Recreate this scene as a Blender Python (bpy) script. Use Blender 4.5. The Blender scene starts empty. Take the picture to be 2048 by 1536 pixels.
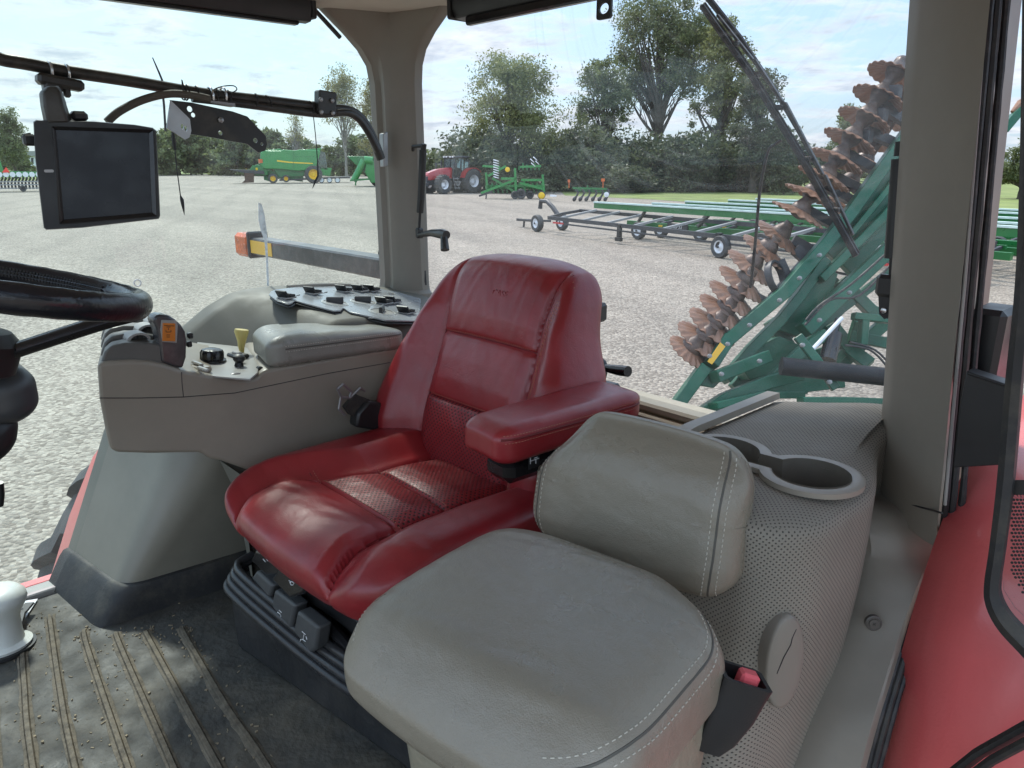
import bpy, bmesh, math, random
import numpy as np
from mathutils import Vector, Matrix
from mathutils.bvhtree import BVHTree
rad = math.radians
random.seed(7)
SC = bpy.context.scene
COL = SC.collection

# ---------------------------------------------------------------- camera
F = 1490.0
PITCH = math.atan((768 - 327) / F)
AZ = rad(47)
CR = Vector((math.cos(AZ), math.sin(AZ), 0))
CF = Vector((-math.sin(AZ) * math.cos(PITCH), math.cos(AZ) * math.cos(PITCH), -math.sin(PITCH)))
CU = Vector((-math.sin(AZ) * math.sin(PITCH), math.cos(AZ) * math.sin(PITCH), math.cos(PITCH)))
cam_d = bpy.data.cameras.new('camera')
cam = bpy.data.objects.new('camera', cam_d)
COL.objects.link(cam)
m = Matrix.Identity(4)
for i in range(3):
    m[i][0] = CR[i]; m[i][1] = CU[i]; m[i][2] = -CF[i]
cam.matrix_world = m
cam_d.sensor_width = 36.0
cam_d.lens = F / 2048 * 36.0
cam_d.clip_start = 0.02
cam_d.clip_end = 3000
SC.camera = cam

# ---------------------------------------------------------------- light
SUN_AZ = rad(47 + 28)      # degrees to the left of the tractor's rear, seen from above
SUN_EL = rad(50)
EXPOSURE = 1.02
sun_dir = Vector((-math.sin(SUN_AZ) * math.cos(SUN_EL), math.cos(SUN_AZ) * math.cos(SUN_EL), math.sin(SUN_EL)))
sd = bpy.data.lights.new('sun', 'SUN')
sd.energy = 2.0
sd.angle = rad(6)
sd.color = (1.0, 0.95, 0.88)
sun = bpy.data.objects.new('sun', sd)
COL.objects.link(sun)
sun.rotation_euler = sun_dir.to_track_quat('Z', 'Y').to_euler()
sun.location = (0, 0, 30)

world = bpy.data.worlds.new('World')
SC.world = world
world.use_nodes = True
wt = world.node_tree
wt.nodes.clear()
def wn(t, **k):
    n = wt.nodes.new(t)
    for a, v in k.items():
        setattr(n, a, v)
    return n
wo = wn('ShaderNodeOutputWorld')
bg = wn('ShaderNodeBackground'); bg.inputs['Strength'].default_value = 0.12
sky = wn('ShaderNodeTexSky', sky_type='NISHITA', sun_disc=False)
sky.sun_elevation = SUN_EL
sky.sun_rotation = -SUN_AZ
sky.air_density = 1.0; sky.dust_density = 1.5; sky.ozone_density = 1.2
tc = wn('ShaderNodeTexCoord')
sep = wn('ShaderNodeSeparateXYZ')
wt.links.new(tc.outputs['Generated'], sep.inputs[0])
def wmath(op, a, b=None):
    n = wn('ShaderNodeMath', operation=op)
    for i, v in enumerate((a, b)):
        if v is None: continue
        if isinstance(v, (int, float)): n.inputs[i].default_value = v
        else: wt.links.new(v, n.inputs[i])
    return n.outputs[0]
zz = wmath('ADD', wmath('MAXIMUM', sep.outputs['Z'], 0.0), 0.13)
cx = wmath('DIVIDE', sep.outputs['X'], zz)
cy = wmath('DIVIDE', sep.outputs['Y'], zz)
comb = wn('ShaderNodeCombineXYZ')
wt.links.new(cx, comb.inputs[0]); wt.links.new(cy, comb.inputs[1])
n1 = wn('ShaderNodeTexNoise'); n1.inputs['Scale'].default_value = 1.5; n1.inputs['Detail'].default_value = 9; n1.inputs['Roughness'].default_value = 0.62; n1.inputs['Distortion'].default_value = 0.35
wt.links.new(comb.outputs[0], n1.inputs['Vector'])
n2 = wn('ShaderNodeTexNoise'); n2.inputs['Scale'].default_value = 4.5; n2.inputs['Detail'].default_value = 8; n2.inputs['Roughness'].default_value = 0.6
wt.links.new(comb.outputs[0], n2.inputs['Vector'])
mixv = wmath('ADD', wmath('MULTIPLY', n1.outputs['Fac'], 0.72), wmath('MULTIPLY', n2.outputs['Fac'], 0.28))
cr = wn('ShaderNodeValToRGB')
cr.color_ramp.elements[0].position = 0.465; cr.color_ramp.elements[0].color = (0.06, 0.06, 0.06, 1)
cr.color_ramp.elements[1].position = 0.565; cr.color_ramp.elements[1].color = (0.96, 0.96, 0.96, 1)
wt.links.new(mixv, cr.inputs[0])
cc = wn('ShaderNodeValToRGB')   # cloud body: grey undersides to white tops
cc.color_ramp.elements[0].position = 0.46; cc.color_ramp.elements[0].color = (5.3, 5.35, 5.4, 1)
cc.color_ramp.elements[1].position = 0.66; cc.color_ramp.elements[1].color = (3.1, 3.45, 4.0, 1)
wt.links.new(wmath('ADD', wmath('MULTIPLY', n1.outputs['Fac'], .45), wmath('MULTIPLY', n2.outputs['Fac'], .62)), cc.inputs[0])
mx = wn('ShaderNodeMix', data_type='RGBA')
wt.links.new(cr.outputs[0], mx.inputs['Factor'])
hz = wn('ShaderNodeMix', data_type='RGBA')
hz.inputs['Factor'].default_value = 0.62
hz.inputs['B'].default_value = (1.9, 3.1, 4.5, 1)
wt.links.new(sky.outputs[0], hz.inputs['A'])
wt.links.new(hz.outputs['Result'], mx.inputs['A'])
wt.links.new(cc.outputs[0], mx.inputs['B'])
# an overcast sky is brighter overhead, with extra brightness added behind the camera to light the cab
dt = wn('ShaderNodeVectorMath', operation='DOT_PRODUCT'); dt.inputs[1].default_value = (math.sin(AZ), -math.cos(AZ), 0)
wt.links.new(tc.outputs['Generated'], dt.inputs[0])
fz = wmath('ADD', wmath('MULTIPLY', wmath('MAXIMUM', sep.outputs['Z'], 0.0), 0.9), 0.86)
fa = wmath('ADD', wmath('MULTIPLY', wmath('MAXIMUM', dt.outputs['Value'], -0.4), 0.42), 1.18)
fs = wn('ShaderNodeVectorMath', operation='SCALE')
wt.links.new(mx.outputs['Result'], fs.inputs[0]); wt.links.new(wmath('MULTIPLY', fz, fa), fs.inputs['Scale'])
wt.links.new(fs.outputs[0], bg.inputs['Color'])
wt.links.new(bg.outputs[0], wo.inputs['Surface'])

SC.view_settings.view_transform = 'Standard'
SC.view_settings.look = 'None'
SC.view_settings.exposure = EXPOSURE
SC.view_settings.gamma = 1.0
SC.render.engine = 'CYCLES'
SC.cycles.use_denoising = True
SC.cycles.max_bounces = 9
SC.cycles.diffuse_bounces = 5
SC.cycles.transparent_max_bounces = 16
SC.cycles.caustics_reflective = False
SC.cycles.caustics_refractive = False
SC.cycles.sample_clamp_indirect = 6

# ---------------------------------------------------------------- survey helpers: where a sight line meets a real plane
def ray(px, py):
    return CR * ((px - 1024) / F) + CU * ((768 - py) / F) + CF
def aX(px, py, x): d = ray(px, py); return d * (x / d.x)
def aY(px, py, y): d = ray(px, py); return d * (y / d.y)
def aZ(px, py, z): d = ray(px, py); return d * (z / d.z)
def aR(px, py, t): return ray(px, py) * t
GZ = -2.6      # ground level
FZ = -1.03     # cab floor level
def gnd(px, py): return aZ(px, py, GZ)

# ---------------------------------------------------------------- materials
MATS = {}
def mat(name, col, rough=0.5, metal=0.0, bump=0.0, bscale=200.0, var=0.12, vscale=6.0, dirt=0.0, dcol=(0.35, 0.30, 0.23), dscale=9.0,
        coat=0.0, spec=0.5, rvar=0.1, bump2=0.0, b2scale=20.0, vor=0.0, vorscale=300.0, crease_=0.0, cscale=16.0):
    if name in MATS: return MATS[name]
    mt = bpy.data.materials.new(name)
    mt.use_nodes = True
    t = mt.node_tree
    b = t.nodes['Principled BSDF']
    L = t.links.new
    def N(ty, **k):
        n = t.nodes.new(ty)
        for a, v in k.items(): setattr(n, a, v)
        return n
    co = N('ShaderNodeTexCoord')
    nz = N('ShaderNodeTexNoise'); nz.inputs['Scale'].default_value = vscale; nz.inputs['Detail'].default_value = 6; nz.inputs['Roughness'].default_value = 0.6
    L(co.outputs['Object'], nz.inputs['Vector'])
    mr = N('ShaderNodeMapRange'); mr.inputs[1].default_value = 0.3; mr.inputs[2].default_value = 0.7
    mr.inputs[3].default_value = 1 - var; mr.inputs[4].default_value = 1 + var
    L(nz.outputs['Fac'], mr.inputs[0])
    mu = N('ShaderNodeVectorMath', operation='SCALE'); mu.inputs[0].default_value = col[:3]
    L(mr.outputs[0], mu.inputs['Scale'])
    out = mu.outputs[0]
    if dirt > 0:
        dn = N('ShaderNodeTexNoise'); dn.inputs['Scale'].default_value = dscale; dn.inputs['Detail'].default_value = 10; dn.inputs['Roughness'].default_value = 0.72
        L(co.outputs['Object'], dn.inputs['Vector'])
        dr = N('ShaderNodeMapRange'); dr.inputs[1].default_value = 0.47; dr.inputs[2].default_value = 0.72; dr.inputs[3].default_value = 0; dr.inputs[4].default_value = dirt
        L(dn.outputs['Fac'], dr.inputs[0])
        mx = N('ShaderNodeMix', data_type='RGBA'); mx.inputs['B'].default_value = (*dcol, 1)
        L(dr.outputs[0], mx.inputs['Factor']); L(out, mx.inputs['A'])
        out = mx.outputs['Result']
    L(out, b.inputs['Base Color'])
    rr = N('ShaderNodeMapRange'); rr.inputs[1].default_value = 0.3; rr.inputs[2].default_value = 0.7
    rr.inputs[3].default_value = max(0.02, rough - rvar); rr.inputs[4].default_value = min(1, rough + rvar)
    rn = N('ShaderNodeTexNoise'); rn.inputs['Scale'].default_value = vscale * 2.3; rn.inputs['Detail'].default_value = 5
    L(co.outputs['Object'], rn.inputs['Vector'])
    L(rn.outputs['Fac'], rr.inputs[0]); L(rr.outputs[0], b.inputs['Roughness'])
    b.inputs['Metallic'].default_value = metal
    b.inputs['Coat Weight'].default_value = coat
    b.inputs['Coat Roughness'].default_value = 0.15
    b.inputs['Specular IOR Level'].default_value = spec
    nrm = None
    for kind, st, s in (('n', bump2, b2scale), ('v', vor, vorscale), ('n', bump, bscale)):
        if st <= 0: continue
        bp = N('ShaderNodeBump'); bp.inputs['Strength'].default_value = min(1, st); bp.inputs['Distance'].default_value = 0.35 / s
        if kind == 'n':
            bn = N('ShaderNodeTexNoise'); bn.inputs['Scale'].default_value = s; bn.inputs['Detail'].default_value = 4
            L(co.outputs['Object'], bn.inputs['Vector']); L(bn.outputs['Fac'], bp.inputs['Height'])
        else:
            bn = N('ShaderNodeTexVoronoi', feature='DISTANCE_TO_EDGE'); bn.inputs['Scale'].default_value = s
            L(co.outputs['Object'], bn.inputs['Vector'])
            cl = N('ShaderNodeMapRange'); cl.inputs[1].default_value = 0; cl.inputs[2].default_value = 0.18
            L(bn.outputs['Distance'], cl.inputs[0]); L(cl.outputs[0], bp.inputs['Height'])
        if nrm: L(nrm, bp.inputs['Normal'])
        nrm = bp.outputs['Normal']
    if crease_ > 0:   # long fine creases in the hide, only in patches
        d1 = N('ShaderNodeTexNoise'); d1.inputs['Scale'].default_value = 9; d1.inputs['Detail'].default_value = 5
        L(co.outputs['Object'], d1.inputs['Vector'])
        dv = N('ShaderNodeVectorMath', operation='SCALE'); dv.inputs['Scale'].default_value = .16; L(d1.outputs['Color'], dv.inputs[0])
        da = N('ShaderNodeVectorMath', operation='ADD'); L(co.outputs['Object'], da.inputs[0]); L(dv.outputs[0], da.inputs[1])
        mpp_ = N('ShaderNodeMapping'); mpp_.inputs['Scale'].default_value = (1, 1.9, 1.5); mpp_.inputs['Rotation'].default_value = (.3, .2, .7); L(da.outputs[0], mpp_.inputs[0])
        vv = N('ShaderNodeTexVoronoi', feature='DISTANCE_TO_EDGE'); vv.inputs['Scale'].default_value = cscale; L(mpp_.outputs[0], vv.inputs['Vector'])
        cm = N('ShaderNodeMapRange'); cm.inputs[1].default_value = 0; cm.inputs[2].default_value = .035; L(vv.outputs['Distance'], cm.inputs[0])
        mk = N('ShaderNodeTexNoise'); mk.inputs['Scale'].default_value = 5.5; mk.inputs['Detail'].default_value = 2; L(co.outputs['Object'], mk.inputs['Vector'])
        mr_ = N('ShaderNodeMapRange'); mr_.inputs[1].default_value = .52; mr_.inputs[2].default_value = .70; L(mk.outputs['Fac'], mr_.inputs[0])
        hm = N('ShaderNodeMix'); L(mr_.outputs[0], hm.inputs[0]); hm.inputs[2].default_value = 1.0; L(cm.outputs[0], hm.inputs[3])
        bp = N('ShaderNodeBump'); bp.inputs['Strength'].default_value = crease_; bp.inputs['Distance'].default_value = .0014
        L(hm.outputs[0], bp.inputs['Height'])
        if nrm: L(nrm, bp.inputs['Normal'])
        nrm = bp.outputs['Normal']
    if nrm: L(nrm, b.inputs['Normal'])
    MATS[name] = mt
    return mt

def nodes_of(mt): return mt.node_tree, mt.node_tree.nodes['Principled BSDF']

def add_perforation(mt, scale, size=0.28, dark=0.25, depth=1.0, uvname='UVMap', mask=None):
    """a regular grid of small round holes, laid in the mesh's own UV metres"""
    t, b = nodes_of(mt)
    L = t.links.new
    uv = t.nodes.new('ShaderNodeUVMap'); uv.uv_map = uvname
    mp = t.nodes.new('ShaderNodeMapping'); mp.inputs['Rotation'].default_value = (0, 0, rad(45)); mp.inputs['Scale'].default_value = (scale, scale, scale)
    L(uv.outputs[0], mp.inputs['Vector'])
    fr = t.nodes.new('ShaderNodeVectorMath'); fr.operation = 'FRACTION'; L(mp.outputs[0], fr.inputs[0])
    sb = t.nodes.new('ShaderNodeVectorMath'); sb.operation = 'SUBTRACT'; sb.inputs[1].default_value = (0.5, 0.5, 0); L(fr.outputs[0], sb.inputs[0])
    sp = t.nodes.new('ShaderNodeSeparateXYZ'); L(sb.outputs[0], sp.inputs[0])
    cb = t.nodes.new('ShaderNodeCombineXYZ'); L(sp.outputs[0], cb.inputs[0]); L(sp.outputs[1], cb.inputs[1])
    ln = t.nodes.new('ShaderNodeVectorMath'); ln.operation = 'LENGTH'; L(cb.outputs[0], ln.inputs[0])
    mr = t.nodes.new('ShaderNodeMapRange'); mr.interpolation_type = 'SMOOTHSTEP'
    mr.inputs[1].default_value = size * 0.75; mr.inputs[2].default_value = size * 1.15; mr.inputs[3].default_value = 0; mr.inputs[4].default_value = 1
    L(ln.outputs['Value'], mr.inputs[0])
    h = mr.outputs[0]
    old = b.inputs['Base Color'].links[0].from_socket
    mm = t.nodes.new('ShaderNodeMapRange'); mm.inputs[3].default_value = dark; mm.inputs[4].default_value = 1.0; L(h, mm.inputs[0])
    sc = t.nodes.new('ShaderNodeVectorMath'); sc.operation = 'SCALE'; L(old, sc.inputs[0]); L(mm.outputs[0], sc.inputs['Scale'])
    L(sc.outputs[0], b.inputs['Base Color'])
    bp = t.nodes.new('ShaderNodeBump'); bp.inputs['Strength'].default_value = depth; bp.inputs['Distance'].default_value = 0.001; L(h, bp.inputs['Height'])
    if b.inputs['Normal'].links: L(b.inputs['Normal'].links[0].from_socket, bp.inputs['Normal'])
    L(bp.outputs[0], b.inputs['Normal'])

GREY = (0.272, 0.241, 0.194)
M_plastic = mat('grey_plastic', GREY, 0.42, bump=0.25, bscale=900, var=0.09, vscale=3, dirt=0.28, dcol=(0.36, 0.31, 0.24), dscale=13, rvar=0.10)
M_pillar = mat('pillar_plastic', (0.228, 0.205, 0.170), 0.48, bump=0.3, bscale=1100, var=0.05, vscale=3, rvar=0.07, dirt=0.14, dcol=(0.33, 0.29, 0.23), dscale=17)
M_housing = mat('housing_plastic', (0.205, 0.190, 0.152), 0.36, bump=0.15, bscale=700, var=0.10, vscale=4, dirt=0.25, dcol=(0.11, 0.105, 0.09), dscale=5, rvar=0.08)
M_headliner = mat('headliner', (0.52, 0.49, 0.42), 0.9, bump=0.3, bscale=500, var=0.05)
M_black = mat('black_plastic', (0.018, 0.018, 0.019), 0.42, bump=0.2, bscale=600, var=0.15, rvar=0.1)
M_blackgloss = mat('gloss_black', (0.012, 0.011, 0.012), 0.22, bump=0.05, bscale=100, rvar=0.08)
M_blackmetal = mat('black_metal', (0.03, 0.029, 0.027), 0.38, metal=0.1, bump=0.15, bscale=300, dirt=0.35, dcol=(0.16, 0.14, 0.11), dscale=14)
M_rubber = mat('rubber', (0.022, 0.022, 0.023), 0.6, bump=0.3, bscale=150, dirt=0.45, dcol=(0.13, 0.115, 0.085), dscale=11)
M_tyre = mat('tyre_rubber', (0.055, 0.055, 0.056), 0.75, bump=0.3, bscale=40, dirt=0.5, dcol=(0.16, 0.14, 0.12), dscale=3)
M_red_l = mat('red_leather', (0.262, 0.0165, 0.0215), 0.34, bump=0.25, bscale=420, var=0.16, vscale=7, vor=0.10, vorscale=420, bump2=0.10, b2scale=34, rvar=0.06, dirt=0.20, dcol=(0.10, 0.012, 0.012), dscale=22, spec=0.7, crease_=.16, cscale=21)
M_red_perf = mat('red_perforated_leather', (0.235, 0.0145, 0.019), 0.40, bump=0.2, bscale=420, var=0.14, vscale=7, bump2=0.2, b2scale=30)
add_perforation(M_red_perf, 125, 0.27, 0.12)
M_grey_l = mat('grey_leather', (0.245, 0.218, 0.168), 0.31, bump=0.35, bscale=480, var=0.09, vscale=5, vor=0.22, vorscale=380, bump2=0.22, b2scale=22, rvar=0.08, dirt=0.16, dcol=(0.115, 0.10, 0.072), dscale=5, spec=0.65, crease_=.16, cscale=19)
M_stitch = mat('pale_thread', (0.55, 0.52, 0.44), 0.7)
M_stitch_r = mat('tan_thread', (0.42, 0.20, 0.13), 0.7)
M_seam = mat('seam_dark', (0.09, 0.085, 0.07), 0.6)  # dark grey for the seam beads on the grey leather
M_seam_r = mat('seam_red', (0.15, 0.01, 0.012), 0.5)
M_fabric = mat('perforated_trim', (0.255, 0.230, 0.188), 0.75, var=0.08, vscale=5, bump=0.2, bscale=500, dirt=0.2, dcol=(0.15, 0.14, 0.12), dscale=6)
add_perforation(M_fabric, 175, 0.22, 0.26, 0.8)
M_beige = mat('beige_trim', (0.42, 0.38, 0.29), 0.6, bump=0.3, bscale=300, dirt=0.3, dcol=(0.2, 0.17, 0.12))
M_taupe = mat('taupe_rim', (0.31, 0.275, 0.225), 0.42, bump=0.2, bscale=700, var=0.06, dirt=0.2, dcol=(.2, .17, .13))
M_ltgrey = mat('silver_plastic', (0.33, 0.32, 0.30), 0.35, bump=0.1, bscale=500, var=0.06, dirt=0.15, dcol=(0.18, 0.17, 0.15))
M_panel = mat('panel_film', (0.27, 0.28, 0.29), 0.25, var=0.1, dirt=0.2, dcol=(0.36, 0.34, 0.30), dscale=20)
M_white = mat('white_plastic', (0.68, 0.70, 0.66), 0.35, var=0.04, dirt=0.1)
M_paper = mat('white_card', (0.8, 0.8, 0.8), 0.7)
M_chrome = mat('bright_steel', (0.62, 0.62, 0.62), 0.25, metal=0.9, var=0.1)
M_steel = mat('dull_steel', (0.32, 0.32, 0.32), 0.4, metal=0.7, var=0.2, dirt=0.3)
M_amber = mat('amber_lens', (0.62, 0.10, 0.006), 0.2, bump=0.9, bscale=90, var=0.5, vscale=25, coat=0.2)
M_orange = mat('orange_key', (0.62, 0.19, 0.02), 0.35)
M_yellow = mat('yellow_reflector', (0.75, 0.42, 0.03), 0.4, var=0.05)
M_cream = mat('cream_knob', (0.62, 0.50, 0.17), 0.4)
M_pink = mat('buckle_button', (0.80, 0.13, 0.15), 0.35)
M_tred = mat('tractor_paint', (0.76, 0.135, 0.135), 0.36, coat=0.6, var=0.08, vscale=2.5, bump=0.25, bscale=180, dirt=0.16, dcol=(0.5, 0.16, 0.14), dscale=3, rvar=0.1)
M_grnpaint = mat('green_paint', (0.003, 0.082, 0.042), 0.42, coat=0.1, spec=.35, var=0.28, vscale=3, dirt=0.25, dcol=(0.06, 0.12, 0.08), dscale=7, bump2=.3, b2scale=30)
M_dgreen = mat('field_green_paint', (0.012, 0.15, 0.035), 0.35, coat=0.3, var=0.12, vscale=1.2, dirt=0.15, dcol=(0.1, 0.16, 0.06), dscale=1.5)
M_bgreen = mat('bright_green_paint', (0.02, 0.22, 0.045), 0.35, coat=0.4, var=0.1, vscale=1.2)
M_yel = mat('yellow_paint', (0.80, 0.50, 0.02), 0.4)
M_redp = mat('red_paint', (0.50, 0.02, 0.025), 0.35, coat=0.4)
M_orngp = mat('orange_paint', (0.60, 0.13, 0.03), 0.5)
M_rim = mat('white_rim', (0.72, 0.73, 0.75), 0.4, dirt=0.15)
M_greyp = mat('grey_paint', (0.25, 0.25, 0.25), 0.5, dirt=0.2)
M_dark = mat('dark_steel', (0.035, 0.035, 0.04), 0.5, dirt=0.3, dcol=(0.14, 0.13, 0.12))
M_disc = mat('rusty_disc', (0.23, 0.118, 0.072), 0.45, metal=0.25, bump=0.3, bscale=30, var=0.25, vscale=8, dirt=0.6, dcol=(0.30, 0.20, 0.15), dscale=14)
M_hub = mat('rusty_hub', (0.085, 0.058, 0.047), 0.5, metal=0.3, bump=0.4, bscale=60, var=0.2, dirt=0.4, dcol=(0.2, 0.13, 0.1), dscale=12)
M_seal = mat('seal', (0.02, 0.02, 0.022), 0.55, bump=0.3, bscale=60, dirt=0.35, dcol=(0.16, 0.13, 0.12), dscale=30)

def glass_mat(name, tint, dust, dcol=(0.8, 0.82, 0.8), streak=None, arc=None):
    mt = bpy.data.materials.new(name); mt.use_nodes = True
    t = mt.node_tree; t.nodes.clear(); L = t.links.new
    N = t.nodes.new
    o = N('ShaderNodeOutputMaterial'); tr = N('ShaderNodeBsdfTransparent'); tr.inputs[0].default_value = (*tint, 1)
    gl = N('ShaderNodeBsdfGlossy'); gl.inputs['Roughness'].default_value = 0.02
    fr = N('ShaderNodeFresnel'); fr.inputs[0].default_value = 1.45
    m1 = N('ShaderNodeMixShader'); L(fr.outputs[0], m1.inputs[0]); L(tr.outputs[0], m1.inputs[1]); L(gl.outputs[0], m1.inputs[2])
    df = N('ShaderNodeBsdfTranslucent'); df.inputs[0].default_value = (*dcol, 1)
    d2 = N('ShaderNodeBsdfDiffuse'); d2.inputs[0].default_value = (*dcol, 1)
    ma = N('ShaderNodeMixShader'); ma.inputs[0].default_value = 0.4; L(df.outputs[0], ma.inputs[1]); L(d2.outputs[0], ma.inputs[2])
    co = N('ShaderNodeTexCoord')
    mp = N('ShaderNodeMapping'); mp.inputs['Scale'].default_value = streak or (1, 1, 1)
    L(co.outputs['Object'], mp.inputs[0])
    nz = N('ShaderNodeTexNoise'); nz.inputs['Scale'].default_value = 5; nz.inputs['Detail'].default_value = 9; nz.inputs['Roughness'].default_value = 0.7
    L(mp.outputs[0], nz.inputs['Vector'])
    mr = N('ShaderNodeMapRange'); mr.inputs[1].default_value = 0.35; mr.inputs[2].default_value = 0.8; mr.inputs[3].default_value = dust * 0.35; mr.inputs[4].default_value = dust * 2.2
    L(nz.outputs['Fac'], mr.inputs[0])
    sn = N('ShaderNodeTexVoronoi'); sn.inputs['Scale'].default_value = 60; L(co.outputs['Object'], sn.inputs['Vector'])
    s2 = N('ShaderNodeMapRange'); s2.inputs[1].default_value = 0.06; s2.inputs[2].default_value = 0.03; s2.inputs[3].default_value = 0; s2.inputs[4].default_value = 0.12
    L(sn.outputs['Distance'], s2.inputs[0])
    ad = N('ShaderNodeMath'); ad.operation = 'ADD'; L(mr.outputs[0], ad.inputs[0]); L(s2.outputs[0], ad.inputs[1])
    if arc:   # wiper smears: fine arcs round the wiper's spindle
        gm = N('ShaderNodeNewGeometry'); sb = N('ShaderNodeVectorMath'); sb.operation = 'SUBTRACT'; sb.inputs[1].default_value = arc
        L(gm.outputs['Position'], sb.inputs[0]); sx = N('ShaderNodeSeparateXYZ'); L(sb.outputs[0], sx.inputs[0])
        def mth(op, a, b_=None):
            q = N('ShaderNodeMath'); q.operation = op
            for i, v in enumerate((a, b_)):
                if v is None: continue
                if isinstance(v, (int, float)): q.inputs[i].default_value = v
                else: L(v, q.inputs[i])
            return q.outputs[0]
        rr = mth('SQRT', mth('ADD', mth('MULTIPLY', sx.outputs[0], sx.outputs[0]), mth('MULTIPLY', sx.outputs[2], sx.outputs[2])))
        an = mth('ARCTAN2', sx.outputs[2], sx.outputs[0])
        cb = N('ShaderNodeCombineXYZ'); L(mth('MULTIPLY', rr, 70.0), cb.inputs[0]); L(mth('MULTIPLY', an, 1.6), cb.inputs[1])
        an_ = N('ShaderNodeTexNoise'); an_.inputs['Scale'].default_value = 1; an_.inputs['Detail'].default_value = 4; L(cb.outputs[0], an_.inputs['Vector'])
        am = N('ShaderNodeMapRange'); am.inputs[1].default_value = .52; am.inputs[2].default_value = .72; am.inputs[3].default_value = 0; am.inputs[4].default_value = .10
        L(an_.outputs['Fac'], am.inputs[0])
        a2 = N('ShaderNodeMath'); a2.operation = 'ADD'; L(ad.outputs[0], a2.inputs[0]); L(mth('MULTIPLY', am.outputs[0], mth('LESS_THAN', rr, .62)), a2.inputs[1]); ad = a2
    m2 = N('ShaderNodeMixShader'); L(ad.outputs[0], m2.inputs[0]); L(m1.outputs[0], m2.inputs[1]); L(ma.outputs[0], m2.inputs[2])
    L(m2.outputs[0], o.inputs['Surface'])
    return mt
M_glass_side = glass_mat('side_glass', (0.86, 0.965, 0.94), 0.035)
M_glass_rear = glass_mat('rear_glass', (0.93, 0.95, 0.97), 0.045, streak=(0.6, 1, 2.2), arc=(-.86, 1.376, .40))
M_glass_far = glass_mat('vehicle_glass', (0.45, 0.55, 0.55), 0.10)

# ---------------------------------------------------------------- object helpers
def thing(name, label, cat, loc=(0, 0, 0), group=None, rot=0.0):
    o = bpy.data.objects.new(name, None)
    o.empty_display_size = 0.1
    COL.objects.link(o)
    o.location = loc; o.rotation_euler = (0, 0, rot)
    o['label'] = label; o['category'] = cat
    if group: o['group'] = group
    return o

def link_mesh(name, me, material, parent=None, smooth=True, angle=35, label=None, world=True):
    """world=True: mesh coordinates are world ones; shift them into the parent's frame (parents have only a location / z rotation)"""
    if material is not None:
        if isinstance(material, (list, tuple)):
            for q in material: me.materials.append(q)
        else: me.materials.append(material)
    o = bpy.data.objects.new(name, me)
    COL.objects.link(o)
    if parent is not None:
        root = parent
        M = Matrix.Identity(4)
        chain = []
        while root is not None:
            chain.append(root); root = root.parent
        for r_ in reversed(chain):
            M = M @ (Matrix.Translation(r_.location) @ r_.rotation_euler.to_matrix().to_4x4())
        o.parent = parent
        if world:
            me.transform(M.inverted())
    if smooth and len(me.polygons):
        me.polygons.foreach_set('use_smooth', [True] * len(me.polygons))
        me.set_sharp_from_angle(angle=rad(angle))
    if label: o['label'] = label
    return o

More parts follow.
